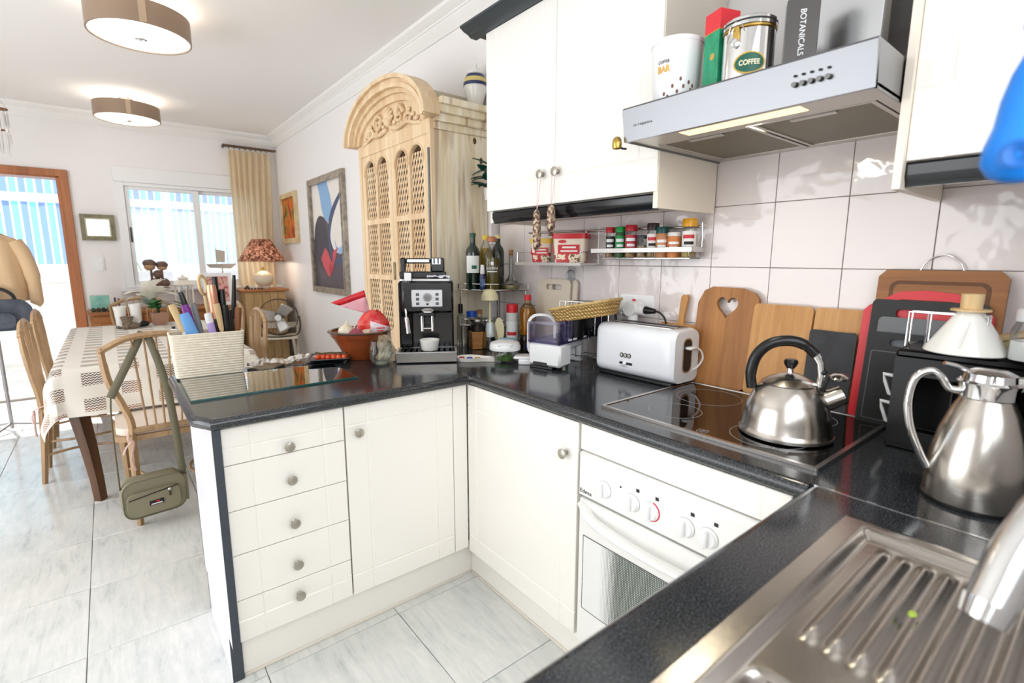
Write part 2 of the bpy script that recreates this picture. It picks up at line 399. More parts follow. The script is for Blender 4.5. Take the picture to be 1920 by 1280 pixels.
aw = thing('striped_awning', 'blue and turquoise striped terrace awning seen through the door', 'awning', (0, 8.9, 1.1))
def wavy(z0, z1, y):
    return MB().grid(lambda u, v: (-4+8*u, y+.015*math.sin(u*190), z0+(z1-z0)*v), 200, 1)
part('drop', wavy(1.24, 2.03, 8.9), M_awn, aw, True)
part('valance', wavy(2.12, 2.36, 8.92), M_awn, aw, True)
part('beam', MB().box(-4, 4, 8.86, 8.94, 2.02, 2.13, .01), M_white, aw, True)
M_yel = mat('awning_yellow', '#f0c870', .8, transl=.4)
part('roof_edge', MB().tube(bez([(-4, 8.75, 2.05), (-2.6, 8.75, 2.3), (-1.6, 8.75, 2.42), (-.9, 8.75, 2.44)], 8), .035), M_yel, aw, True)
part('roof_edge', MB().tube(bez([(2.9, 8.75, 1.75), (2.4, 8.75, 2.05), (1.9, 8.75, 2.22), (1.2, 8.75, 2.36)], 8), .035), M_yel, aw, True)
for k, x in enumerate((-1.9, -.15, .75, 2.2)): solo('terrace_post', MB().box(x-.04, x+.04, 8.55, 8.63, -.05, 2.6, .006), M_white, ['white terrace post far left outside the doorway', 'white terrace post outside behind the wall beside the door', 'white terrace post behind the middle of the window', 'white terrace post behind the curtain'][k], 'post', group='terrace posts')
# grey planters outside the window
for k, (x, wd) in enumerate(((.42, .36), (1.12, .5))):
    t = thing('planter_box', ['small grey planter box outside behind the brown figurine', 'wide grey planter box outside behind the white lantern'][k], 'planter', (x, 7.2, 0), group='planters outside')
    part('box', MB().box(-wd/2, wd/2, -.12, .12, .75, 1.17, .01), mat('planter_grey', '#8f9296', .7), t)
    part('stand', MB().box(-wd/2+.03, wd/2-.03, -.1, .1, -.03, .75, .01), M_white, t)
    if k == 0: part('leaf', MB().tube([(-.1, 0, 1.15), (-.13, 0, 1.25), (-.16, .0, 1.3)], [.01, .012, .002], 6).tube([(-.05, 0, 1.15), (-.06, 0, 1.24), (-.02, .0, 1.28)], [.01, .012, .002], 6), mat('leaf_green', '#4f8a3a', .5, col2='#2f6a2a'), t)
# ------------------------------------------------------------------ fitted kitchen
CT = .88
def panel(wd, ht, t=.018, gu=(), gv=(), b=.002, gd=.0028, gw=.0042):
    """cabinet front in u,v with shallow routed grooves; w=0 is the front"""
    def lines(L, gs):
        out = [(0, -b), (b, 0)]
        for g in sorted(gs): out += [(g-gw, 0), (g, -gd), (g+gw, 0)]
        return out+[(L-b, 0), (L, -b)]
    U, V = lines(wd, gu), lines(ht, gv); nu, nv = len(U), len(V); m = MB()
    vs = [(u, v, min(du, dv)) for v, dv in V for u, du in U]
    fs = [(j*nu+i, j*nu+i+1, (j+1)*nu+i+1, (j+1)*nu+i) for j in range(nv-1) for i in range(nu-1)]
    per = [i for i in range(nu)]+[j*nu+nu-1 for j in range(1, nv)]+[(nv-1)*nu+i for i in range(nu-2, -1, -1)]+[j*nu for j in range(nv-2, 0, -1)]
    o = len(vs); vs += [(vs[i][0], vs[i][1], -t) for i in per]; n = len(per)
    for i in range(n): fs.append((per[i], o+i, o+(i+1) % n, per[(i+1) % n]))
    fs.append(tuple(o+i for i in range(n-1, -1, -1)))
    m.add(vs, fs); m.panel = True; return m
def xf(mb, M): mb.v = [tuple(M @ Vector(p)) for p in mb.v]; return mb
KN = [(0, .0), (.0085, 0), (.0085, .002), (.005, .004), (.0045, .012), (.008, .014), (.0142, .0165), (.0155, .019), (.0148, .0215), (.009, .0235), (0, .024)]
def knob(parent, M, name='knob', s=1.): return part(name, MB().lathe([(r*s, z*s) for r, z in KN], 20, M), M_nickel, parent, True)
# worktops -------------------------------------------------------------
def edge_prof(n=7): return [(0, 0), (0, -.035)]+[( .0175*math.sin(math.radians(a)), -.0175-.0175*math.cos(math.radians(a))) for a in [180*i/n for i in range(n+1)]][1:-1]
wtp = thing('worktop', 'black speckled worktop of the peninsula with a rounded front edge', 'worktop', (.6, 1.9, CT))
part('slab', MB().prism([(.190, 1.565), (1.035, 1.565), (1.035, 2.19), (1.28, 2.19), (1.28, 2.25), (.156, 2.25), (.156, 1.63)], .845, CT), M_gran, wtp, True)
def nose(pts):
    """half-round nosing swept along pts (xy), bulging to the right-hand side of travel"""
    m = MB(); n = 8; vs = []; fs = []
    P = [Vector(p) for p in pts]
    for i, p in enumerate(P):
        t0 = (P[i]-P[i-1]).normalized() if i else (P[1]-P[0]).normalized(); t1 = (P[i+1]-P[i]).normalized() if i < len(P)-1 else t0
        nn = (Vector((t0.y, -t0.x))+Vector((t1.y, -t1.x))); nn = nn/nn.length; k = 1/max(.3, nn.dot(Vector((t0.y, -t0.x))))
        for a in range(n+1):
            an = PI*a/n; q = p+nn*k*.0175*math.sin(an); vs.append((q.x, q.y, CT-.0175+.0175*math.cos(an)))
    for i in range(len(P)-1):
        for a in range(n): fs.append((i*(n+1)+a, i*(n+1)+a+1, (i+1)*(n+1)+a+1, (i+1)*(n+1)+a))
    for i in (0, len(P)-1):
        f = tuple(i*(n+1)+a for a in range(n+1)); fs.append(f if i else f[::-1])
    return m.add(vs, fs)
part('front_edge', nose([(.156, 2.25), (.156, 1.63), (.190, 1.565), (1.036, 1.565)]), M_gran, wtp, True)
wtt = thing('worktop', 'black speckled worktop along the tiled wall under the hob', 'worktop', (1.36, 1.0, CT))
part('slab', MB().prism([(1.052, -.25), (1.69, -.25), (1.69, 2.22), (1.283, 2.22), (1.283, 2.187), (1.052, 2.187)][0:2]+[(1.69, 2.187), (1.037, 2.187), (1.037, 1.565), (1.052, 1.55)], .845, CT), M_gran, wtt, True)
part('front_edge', nose([(1.052, 1.552), (1.052, .36)]), M_gran, wtt, True)
part('joint_strip', MB().box(1.0345, 1.0375, 1.548, 1.60, .86, CT+.0012), M_chrome, wtt, True)
wts = thing('worktop', 'black speckled worktop holding the steel sink', 'worktop', (.2, .05, CT))
SX0, SX1, SY0, SY1 = -.2, .968, -.205, .27
part('slab', MB().prism([[(-1.2, -.25), (1.049, -.25), (1.049, .345), (-1.2, .345)], [(SX0+.02, SY0+.02), (SX0+.02, SY1-.02), (SX1-.02, SY1-.02), (SX1-.02, SY0+.02)]], .845, CT), M_gran, wts, True)
part('front_edge', nose([(1.049, .345), (-1.2, .345)]), M_gran, wts, True)
part('joint_strip', MB().box(1.0492, 1.0518, -.25, .352, .86, CT+.0012), M_chrome, wts, True)
# peninsula drawers ------------------------------------------------------
YD, XD = 1.58, 1.045
dc = thing('drawer_cabinet', 'cream base cabinet with a stack of five drawers', 'cabinet', (.38, 1.85, 0))
part('carcass', MB().box(.206, .558, 1.60, 2.115, .15, .845), M_carc, dc, True)
zs = [.158, .296, .444, .585, .727, .842]; kz = [.247, .356, .498, .643, .751]
for i in range(5):
    z0, z1 = zs[i]+.0012, zs[i+1]-.0012
    gv = (z1-z0-.062,) if i == 4 else ((.07,) if i == 0 else ())
    d = part('drawer', xf(panel(.352, z1-z0, .018, (.075, .285), gv), FY(YD, .206, z0)), M_cab, dc, True)
    knob(d, FY(YD, .384, kz[i]))
bc = thing('base_cabinet', 'cream base cabinet with one door, right of the drawers', 'cabinet', (.77, 1.85, 0))
part('carcass', MB().box(.5625, 1.04, 1.60, 2.115, .15, .845), M_carc, bc, True)
d = part('door', xf(panel(.415, .684, .018, (.075, .345), (.075, .615)), FY(YD, .563, .158)), M_cab, bc, True)
knob(d, FY(YD, .604, .747))
part('filler_strip', MB().box(.981, 1.043, YD+.002, 1.60, .158, .842, .001), M_cab, bc, True)
ep = thing('end_panel', 'pale end panel of the peninsula with dark edge strips', 'panel', (.19, 1.85, 0))
M_pan = mat('end_panel_shaded_white', '#e9e8f0', .35)  # white board, its lavender shadow tint put into the colour
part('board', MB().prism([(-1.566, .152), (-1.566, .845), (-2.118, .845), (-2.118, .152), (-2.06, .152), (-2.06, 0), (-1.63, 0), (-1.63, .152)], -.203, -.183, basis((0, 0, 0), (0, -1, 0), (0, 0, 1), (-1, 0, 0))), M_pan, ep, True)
for a in ((.182, .204, 1.562, 1.566, .152, .845), (.182, .204, 2.118, 2.122, .152, .845), (.182, .214, 1.624, 1.63, 0, .152), (.182, .204, 2.06, 2.064, 0, .152)):
    part('edge_strip', MB().box(*a), M_navy, ep, True)
pl = thing('plinth', 'cream plinth below the peninsula drawers', 'plinth', (.65, 1.64, 0))
part('board', MB().box(.216, 1.105, 1.635, 1.65, 0, .148), M_cab, pl, True)
part('seal', MB().box(.216, 1.091, 1.630, 1.6352, 0, .010, .002), M_carc, pl, True)
# run along the tiled wall -----------------------------------------------
cc = thing('base_cabinet', 'cream corner base cabinet with one door, beside the oven', 'cabinet', (1.35, 1.3, 0))
part('carcass', MB().box(1.065, 1.67, .984, 1.578, .15, .845), M_carc, cc, True)
d = part('door', xf(panel(.592, .70, .018, (.06, .525), (.075, .615)), FX(XD, 1.579, .142)), M_cab, cc, True)
knob(d, FX(XD, 1.035, .735), s=1.05)
pl2 = thing('plinth', 'cream plinth below the corner cabinet and oven', 'plinth', (1.1, 1., 0))
part('board', MB().box(1.092, 1.106, .36, 1.634, 0, .14), M_cab, pl2, True)
part('seal', MB().box(1.087, 1.0922, .36, 1.630, 0, .010, .002), M_carc, pl2, True)
oc = thing('oven_housing', 'cream oven housing with a narrow blank front above the oven', 'cabinet', (1.35, .68, 0))
part('carcass', MB().box(1.075, 1.67, .385, .402, .13, .845).box(1.075, 1.67, .960, .978, .13, .845).box(1.66, 1.67, .40, .96, .13, .845), M_carc, oc, True)
part('blank_front', xf(panel(.588, .078, .018, (.06, .53), ()), FX(XD, .976, .765)), M_cab, oc, True)
ov = thing('oven', 'white built-in electric oven with round knobs', 'oven', (1.2, .68, .15))
M_enam = mat('white_enamel', '#f3f2ee', .16, coat=.3)
part('body', MB().box(1.06, 1.6, .405, .957, .15, .76), mat('oven_body', '#9a9a9a', .5), ov, True)
cp = part('control_panel', MB().box(1.035, 1.06, .39, .973, .625, .762, .006), M_enam, ov, True)
part('ridge', MB().box(1.033, 1.036, .41, .955, .738, .741, .001), M_enam, cp, True)
for i, y in enumerate((.872, .775, .715, .615, .555, .475)):
    M = FX(1.035, y, .678) @ Matrix.Diagonal((1.16, 1.16, 1, 1))
    k = part('knob', MB().lathe([(0, 0), (.021, 0), (.021, .003), (.0185, .005), (.0175, .012), (0, .013)], 28, M).box(-.0045, .0045, -.018, .018, .011, .026, .003, M), M_white, ov, True)
    part('dial_ring', MB().lathe([(.0215, .0), (.0215, .001), (.0205, .0012), (.0205, 0)], 28, M), mat('grey_print', '#8d9094', .6), k, True)
    if i == 2: part('red_scale', MB().lathe([(.0205, .0), (.0235, 0), (.0235, .0016), (.0205, .0016)], 14, M, a0=-PI/2, a1=PI/2*.85), mat('red_print', '#d2314a', .5), k, True)
    if i > 0: part('mark', MB().box(.010, .019, .030, .038, 0, .0006, 0, M), M_blackm, k, True)
part('lamp', MB().cyl((1.0352, .815, .707), (1.034, .815, .707), .003, n=10), M_blackm, ov, True)
text('Edesa', ov, (-.1655, .262, .494), RX_, .017, M_blackm, sx=1.2)
od = part('door', MB().box(1.04, 1.06, .39, .973, .135, .617, .005), M_enam, ov, True)
part('handle', MB().tube(bez([(1.042, .96, .60), (1.012, .88, .578), (1.004, .68, .566), (1.012, .48, .578), (1.042, .40, .60)], 8), .017, 10, flat=.6), M_enam, od, True)
def m_ovenwin():
    g = G('oven_window_dots'); v = g.node('TexVoronoi', {'feature': 'F1'}, Vector=g.obj((1, 1, 1)), Scale=190., Randomness=0.)
    sy = g.node('SeparateXYZ', i0=g.node('TexCoord').outputs['Object'])
    fade = g.node('MapRange', i0=sy.outputs[1], i1=.27, i2=.14, i3=0., i4=.62)
    dot = g.math('LESS_THAN', v, fade); g.set(Base_Color=g.ramp(dot, [(0, '#eeeeec'), (1, '#4d5a50')]), Roughness=.05, Coat_Weight=.6); return g.m
part('glass', MB().box(1.0385, 1.042, .41, .950, .262, .502, .001), m_ovenwin(), od, True)
part('glass_border', MB().box(1.0382, 1.0387, .949, .951, .262, .502).box(1.0382, 1.0387, .41, .951, .501, .503).box(1.0382, 1.0387, .41, .951, .261, .263), M_blackm, od, True)
# sink base under the window (doors face into the room)
sb = thing('sink_cabinet', 'cream base cabinet under the sink worktop', 'cabinet', (.0, .05, 0))
part('carcass', MB().box(-1.15, 1.04, -.24, .315, .13, .20).box(-1.15, -1.13, -.24, .315, .13, .845).box(1.02, 1.04, -.24, .315, .13, .845).box(-1.13, 1.02, -.24, -.22, .2, .845), M_carc, sb, True)
for i in range(4): part('door', xf(panel(.535, .69, .018, (.075, .46), (.075, .615)), basis((-.60+.545*i-.005, .335, .15), (-1, 0, 0), (0, 0, 1), (0, 1, 0))), M_cab, sb, True)
part('plinth', MB().box(-1.15, 1.04, .25, .265, 0, .13), M_cab, sb, True)
# sink ------------------------------------------------------------------
M_sink = mat('sink_steel', '#bdb7b0', .24, 1., bump=.03, scale=50)
def sinkz(x, y):
    d = min(x-SX0, SX1-x, y-SY0, SY1-y)
    e = lambda t: 0 if t <= 0 else (1 if t >= 1 else t*t*(3-2*t))
    z = CT+.004*e(d/.004)
    z -= .012*e((d-.032)/.018)
    if d > .05:
        fx = e((x-.60+.25*max(0, .19-y)*.3)/.03)*e((.905-x)/.03)*e((.208-y)/.008)
        if fx > 0: z += fx*(.0035+.0042*math.sin((.208-y)/.0262*2*PI-PI/2))
        if x < .52: z -= .13*e((.52-x)/.035)*e((d-.05)/.03)
    return z
m = MB(); nx, ny = 150, 230
m.grid(lambda u, v: (SX0+(SX1-SX0)*u, SY0+(SY1-SY0)*v, sinkz(SX0+(SX1-SX0)*u, SY0+(SY1-SY0)*v)), nx, ny)
snk = thing('kitchen_sink', 'stainless steel sink with a ridged drainer', 'sink', (.4, .03, CT))
part('basin', m, M_sink, snk, True)
part('drain', MB().lathe([(0, 0), (.035, 0), (.04, .003), (.045, 0)], 24, c=(.2, .03, .7425)), M_chrome, snk, True)
tp = thing('mixer_tap', 'chrome swan-neck kitchen tap at the sink', 'tap', (.78, -.16, CT))
part('spout', MB().tube(bez([(.78, -.16, .88), (.78, -.155, 1.06), (.775, -.13, 1.17), (.74, -.07, 1.20), (.69, -.004, 1.155), (.63, .034, 1.075), (.59, .048, 1.012)], 10), .0185, 18), M_chrome, tp, True)
part('aerator', MB().cyl((.5915, .0475, 1.015), (.584, .050, 1.0), .0200, .0185, 18), M_chrome, tp, True)
part('base', MB().lathe([(0, 0), (.032, 0), (.032, .012), (.026, .03), (.022, .05), (0, .05)], 20, c=(.78, -.16, CT)), M_chrome, tp, True)
part('lever', MB().tube([(.80, -.16, .95), (.84, -.155, .955), (.91, -.14, .975)], [.012, .010, .007], 10), M_chrome, tp, True)
# hob --------------------------------------------------------------------
hob = thing('ceramic_hob', 'black glass ceramic hob with a steel rim', 'hob', (1.36, .67, CT))
HX0, HX1, HY0, HY1 = 1.118, 1.605, .372, .968
part('glass', MB().box(HX0+.009, HX1-.009, HY0+.009, HY1-.009, CT+.001, CT+.006, .001), mat('hob_glass', '#0a0808', .035, spec=.7), hob, True)
part('rim', MB().prism([rrect(HX0, HX1, HY0, HY1, .008), rrect(HX0+.01, HX1-.01, HY0+.01, HY1-.01, .004)], CT+.0005, CT+.008), M_steel, hob, True)
M_ring = mat('ring_print', '#a8a8a8', .4)
for x, y, r in ((1.25, .80, .075), (1.46, .815, .098), (1.245, .53, .09), (1.475, .53, .072)):
    part('cooking_ring', MB().lathe([(r-.0012, 0), (r-.0012, .0004), (r, .0004), (r, 0)], 48, c=(x, y, CT+.006)), M_ring, hob, True)
text('Edesa', hob, (-.19, -.20, .0064), (0, 0, -PI/2), .016, M_ring)
for i in range(4): part('heat_mark', MB().lathe([(.006, 0), (.006, .0004), (.0068, .0004), (.0068, 0)], 14, c=(1.145+.012*(i % 2), .66-.014*(i//2), CT+.006)), M_ring, hob, True)
# wall cabinets ------------------------------------------------------------
UX = 1.345
wc = thing('wall_cabinet', 'cream wall cabinet with two doors left of the hood', 'cabinet', (1.5, 1.41, 1.47))
part('carcass', MB().box(UX+.02, 1.684, .984, 1.838, 1.53, 2.255), M_carc, wc, True)
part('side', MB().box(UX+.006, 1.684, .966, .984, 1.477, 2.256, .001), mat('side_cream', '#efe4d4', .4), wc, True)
part('side', MB().box(UX+.02, 1.684, 1.838, 1.856, 1.477, 2.256, .001), M_cab, wc, True)
for y1, yk in ((1.856, 1.488), (1.4235, 1.405)):
    wdt = .4305 if y1 > 1.5 else .455
    d = part('door', xf(panel(wdt, .728, .018, (.07, wdt-.07), (.1, .63)), FX(UX, y1, 1.527)), M_cab, wc, True)
    knob(d, FX(UX, yk, 1.64), s=1.1)
M_rail = mat('black_gloss_lacquer', '#121418', .12, spec=.6)
railp = [(0, 0), (0, .05), (.018, .05), (.022, .045), (.022, .02), (.014, .008), (.012, 0)]
part('light_rail', MB().prism([(-a, z) for a, z in railp], 0, .855, basis((UX+.04, 1.84, 1.474), (1, 0, 0), (0, 0, 1), (0, -1, 0))), M_rail, wc, True)
part('rail_underside', MB().box(UX+.045, 1.684, .984, 1.838, 1.50, 1.53), M_carc, wc, True)
crp = [(0, 0), (.03, 0), (.045, .010), (.065, .016), (.085, .028), (.085, .036), (0, .036)]
part('crown', MB().prism([(-a, z) for a, z in crp], 0, .98, basis((UX+.01, 1.94, 2.256), (1, 0, 0), (0, 0, 1), (0, -1, 0))), mat('crown_dark', '#3a4147', .3), wc, True)
part('crown_end', MB().box(UX-.04, 1.684, 1.856, 1.925, 2.262, 2.29, .003), mat('crown_dark', '#3a4147', .3), wc, True)
rc = thing('wall_cabinet', 'cream wall cabinet right of the hood with a dark lower rail', 'cabinet', (1.5, .05, 1.47))
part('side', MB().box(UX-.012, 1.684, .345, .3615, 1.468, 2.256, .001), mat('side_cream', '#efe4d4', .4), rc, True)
part('carcass', MB().box(UX+.02, 1.684, -.25, .345, 1.53, 2.255), M_carc, rc, True)
part('door', xf(panel(.59, .73, .018, (.06, .53), (.14, .63)), FX(UX, .3445, 1.526)), M_cab, rc, True)
part('light_rail', MB().prism([(-a, z) for a, z in railp], 0, .59, basis((UX+.03, .344, 1.474), (1, 0, 0), (0, 0, 1), (0, -1, 0))), M_rail, rc, True)
# cooker hood -----------------------------------------------------------------
hd = thing('cooker_hood', 'stainless steel canopy cooker hood with chimney', 'hood', (1.4, .655, 1.644))
hy0, hy1 = .3635, .9635
part('canopy', MB().prism([(1.166, 1.728), (1.178, 1.645), (1.19, 1.645), (1.178, 1.722), (1.688, 1.722), (1.688, 1.733), (1.17, 1.733)], -hy1, -hy0, basis((0, 0, 0), (1, 0, 0), (0, 0, 1), (0, -1, 0))), M_steelh, hd, True)
part('side', MB().prism([(1.18, 1.645), (1.688, 1.645), (1.688, 1.722), (1.18, 1.722)], -hy0-.003, -hy0, basis((0, 0, 0), (1, 0, 0), (0, 0, 1), (0, -1, 0))), M_steelh, hd, True)
part('side', MB().prism([(1.18, 1.645), (1.688, 1.645), (1.688, 1.722), (1.18, 1.722)], -hy1, -hy1+.003, basis((0, 0, 0), (1, 0, 0), (0, 0, 1), (0, -1, 0))), M_steelh, hd, True)
M_hin = mat('hood_underside', '#c4beb6', .38, .7)
part('underside', MB().prism([[(1.19, hy0), (1.688, hy0), (1.688, hy1), (1.19, hy1)], [(1.295, hy0+.03), (1.295, hy1-.03), (1.66, hy1-.03), (1.66, hy0+.03)], [(1.215, hy0+.15), (1.215, hy1-.15), (1.265, hy1-.15), (1.265, hy0+.15)]], 1.650, 1.656), M_hin, hd, True)
def m_mesh():
    g = G('filter_mesh'); v = g.node('TexVoronoi', Vector=g.obj(), Scale=330., Randomness=.2)
    g.set(Base_Color=g.ramp(v, [(.2, '#3c382e'), (.5, '#7d7666')]), Metallic=.8, Roughness=.45); g.bump(v, .5, .003); return g.m
M_fmesh = m_mesh()
for a, b_ in ((hy0+.034, .660), (.668, hy1-.034)):
    f = part('filter', MB().box(1.299, 1.656, a, b_, 1.652, 1.662, .002), M_fmesh, hd, True)
    part('filter_frame', MB().prism([[(1.297, a), (1.658, a), (1.658, b_), (1.297, b_)], [(1.307, a+.01), (1.307, b_-.01), (1.648, b_-.01), (1.648, a+.01)]], 1.6495, 1.653), M_hin, f, True)
    part('latch', MB().box(1.318, 1.335, (a+b_)/2-.05, (a+b_)/2+.05, 1.648, 1.652, .001), M_hin, f, True)
part('lamp_cover', MB().box(1.215, 1.265, hy0+.15, hy1-.15, 1.649, 1.654, .001), mat('hood_lamp', '#ffe9b0', .5, emit=1.5), hd, True)
light('hood_light', 'AREA', (1.24, .655, 1.646), 1.6, (1, .9, .7), .04, .30, (.1, 0, -1))
for i, y in enumerate((.508, .492, .476, .460, .444)):
    k = part('button', MB().cyl((1.169, y, 1.682), (1.162, y, 1.6815), .0055, .005, 14), mat('button_steel', '#6d6c6b', .3, 1.), hd, True)
    part('mark', MB().box(1.1655, 1.168, y-.0025, y+.0025, 1.697, 1.701), M_blackm, k, True)
text('cil Mepamsa', hd, (-.2275, .243, .040), (PI/2, 0, -PI/2), .0115, M_blackm, sx=1.1)
part('chimney', MB().box(1.41, 1.688, .425, .62, 1.733, 2.66, .012), mat('chimney_steel', '#c6c8cb', .22, 1., bump=.02, scale=60, stretch=(1, 1, .02)), hd, True)
# ------------------------------------------------------------------ things on the hood
def face(x, y): return math.atan2(-x, y)        # turn local -Y towards the camera side of the room
def ring(M, r0, r1, z0, z1, n=24): return MB().lathe([(r0, z0), (r1, z0), (r1, z1), (r0, z1), (r0, z0)], n, M)
def strip(r, z0, z1, a0, a1, n=12, t=.0006, r2=None):
    """thin curved label on a round body; angles in degrees, -90 is the local front"""
    r2 = r if r2 is None else r2
    return MB().lathe([(r+t, z0), (r2+t, z1), (r2, z1), (r, z0), (r+t, z0)], n, a0=math.radians(a0), a1=math.radians(a1))
def bent(mb, r, zc=0.):
    """wrap flat local x,z geometry (front at y=0) round a cylinder of radius r"""
    mb.v = [((r-y)*math.sin(x/r), -(r-y)*math.cos(x/r), z) for x, y, z in mb.v]; return mb
def wraptext(s, parent, r, z, size, m, x=0., sx=1., bold=0.):
    o = text(s, parent, (0, 0, 0), (0, 0, 0), size, m, sx=1., bold=bold, ext=.0003)
    for v in o.data.vertices:
        a, h, d = v.co.x*sx+x, v.co.y+z, v.co.z
        v.co = ((r+.0006+d)*math.sin(a/r), -(r+.0006+d)*math.cos(a/r), h)
    return o
def oval(cx, cz, a, b, t, n=24, a_in=0., b_in=0.):
    """oval patch (or oval ring) in local x,z with enough columns to be wrapped"""
    m = MB()
    if a_in:
        P = arc(cx, cz, a, 0, 360, 48, b)[:-1]; Q_ = arc(cx, cz, a_in, 0, 360, 48, b_in)[:-1]; k = len(P)
        m.add([(x, -t, z) for x, z in P]+[(x, -t, z) for x, z in Q_]+[(x, 0, z) for x, z in P]+[(x, 0, z) for x, z in Q_],
              [f for i in range(k) for j in [(i+1) % k] for f in ((i, i+k, j+k, j), (i, j, j+2*k, i+2*k))]); return m
    for i in range(n):
        x0, x1 = -1+2*i/n, -1+2*(i+1)/n; h0, h1 = math.sqrt(max(0, 1-x0*x0)), math.sqrt(max(0, 1-x1*x1))
        m.add([(cx+a*x0, -t, cz-b*h0), (cx+a*x1, -t, cz-b*h1), (cx+a*x1, -t, cz+b*h1), (cx+a*x0, -t, cz+b*h0)], [(0, 1, 2, 3)])
    return m
HZ = 1.733
M_gold = mat('gold_print', '#c9a544', .4); M_gold2 = mat('brass', '#c3a257', .3, 1.)
t = thing('coffee_tub', 'white coffee bar tub with coffee bean print on the hood', 'tub', (1.262, .862, HZ), face(1.262, .862))
part('body', MB().lathe([(0, 0), (.056, 0), (.058, .003), (.068, .148), (.066, .148), (.056, .006), (0, .006)], 32), M_white, t)
part('rim', MB().lathe([(.066, .146), (.0695, .147), (.0705, .152), (.0695, .157), (.066, .157), (.066, .146)], 32), M_white, t)
wraptext('COFFEE', t, .0651, .098, .012, M_blackm, -.034, .8)
wraptext('BAR', t, .0640, .080, .024, mat('amber_print', '#e0aa4a', .5), -.034, .8, .0006)
M_bean = mat('bean_print', '#7a4a3c', .6)
for a, z in ((-.02, .012), (-.008, .036), (.004, .022), (.012, .052), (.02, .034), (.026, .012), (.034, .044), (.04, .026), (.046, .036), (.05, .014), (-.03, .02)):
    part('bean_print', bent(MB().prism(arc(a, z, .0032, 0, 360, 10, .0052)[:-1], 0, .0004, basis((0, 0, 0), (1, 0, 0), (0, 0, 1), (0, -1, 0))), .0583+z*.068), M_bean, t)
t = thing('liquor_carton', 'tall green carton with a red top beside the coffee tub', 'carton', (1.262, .735, HZ), math.radians(-20))
M_gc = mat('carton_green', '#0f8a5c', .35, col2='#2aa67c', scale=40, stretch=(1, 1, .5)); M_rc = mat('carton_red', '#e0333d', .35)
part('body', MB().box(-.03, .03, -.027, .027, 0, .142, .001), M_gc, t)
part('top', MB().box(-.03, .03, -.027, .027, .143, .19, .001), M_rc, t)
part('gold_band', MB().box(-.0302, .0302, -.0272, .0272, .1418, .1435), M_gold, t)
for k in range(4): part('print_block', MB().box(-.018, .02, -.0275, -.027, .04+k*.026, .059+k*.026), mat('print_pale_green', '#7fc4a0', .5), t)
part('seal', MB().cyl((-.0302, -.006, .085), (-.0306, -.006, .085), .008, n=14), M_gold, t)
t = thing('coffee_canister', 'polished steel canister with a green oval coffee label and clip', 'canister', (1.255, .66, HZ), face(1.255, .66))
part('body', MB().lathe([(0, 0), (.056, 0), (.058, .002), (.058, .112), (.055, .114), (0, .114)], 40), M_chrome, t)
part('gasket', MB().lathe([(.055, .114), (.0595, .115), (.0595, .119), (.055, .12)], 40), M_gold2, t)
part('lid', MB().lathe([(.055, .12), (.060, .121), (.060, .137), (.057, .14), (0, .141)], 40), M_chrome, t)
part('lid_seam', MB().lathe([(.0603, .128), (.0607, .129), (.0607, .131), (.0603, .132)], 40), M_blackm, t)
c = part('clip', bent(MB().box(-.034, -.02, -.006, -.002, .085, .118, .001), .058), M_gold2, t)
part('clip_wire', bent(MB().tube([(-.046, -.004, .108), (-.04, -.006, .122), (-.028, -.007, .126), (-.016, -.006, .122), (-.012, -.004, .108)], .0012, 6).tube([(-.05, -.004, .09), (-.042, -.008, .10), (-.03, -.010, .112)], .0012, 6), .058), M_chrome, c)
part('clip_pad', MB().ball((0, 0, 0), .011, (1, .3, 1), M=Matrix.Translation((.058*math.sin(-.027/.058)*1.08, -.058*math.cos(.027/.058)*1.08, .083))), M_chrome, c)
part('label', bent(oval(.004, .036, .032, .021, .0006), .058), mat('label_green', '#155a47', .4), t)
part('label_border', bent(oval(.004, .036, .035, .024, .0012, 24, .0315, .0208), .058), M_gold, t)
wraptext('COFFEE', t, .0588, .036, .0155, mat('cream_print', '#f0e6c4', .4), .004, .85, .0004)
t = thing('gift_box', 'dark box with white vertical lettering between canister and chimney', 'box', (1.285, .555, HZ), math.radians(-62))
part('body', MB().box(-.033, .033, -.022, .022, 0, .160, .0015), mat('box_charcoal', '#4c4846', .3, coat=.4), t)
part('lid', MB().box(-.033, .033, -.022, .022, .1605, .195, .0015), M_white, t)
text('BOTANICALS', t, (.0, -.0224, .088), (PI/2, PI/2, 0), .017, M_white, sx=.95)
part('side_seal', MB().box(.0332, .0336, -.02, .02, 0, .2), M_white, t)
# brass ball hanging from the hood corner
t = thing('brass_bell', 'small brass bell hanging on a thread from the hood corner', 'bell', (1.165, .978, 1.645))
part('dome', MB().lathe([(0, .016), (.006, .0155), (.0115, .010), (.0135, 0), (.0135, -.010), (.0115, -.016), (.0095, -.014), (0, -.012)], 20), M_gold2, t)
part('thread', MB().tube([(0, 0, .014), (.006, -.006, .06), (.01, -.012, .09)], .0007, 5), M_white, t)
part('clapper', MB().tube([(.004, -.004, -.012), (.012, -.012, -.016), (.022, -.016, -.016)], .003, 6), M_blackm, t)
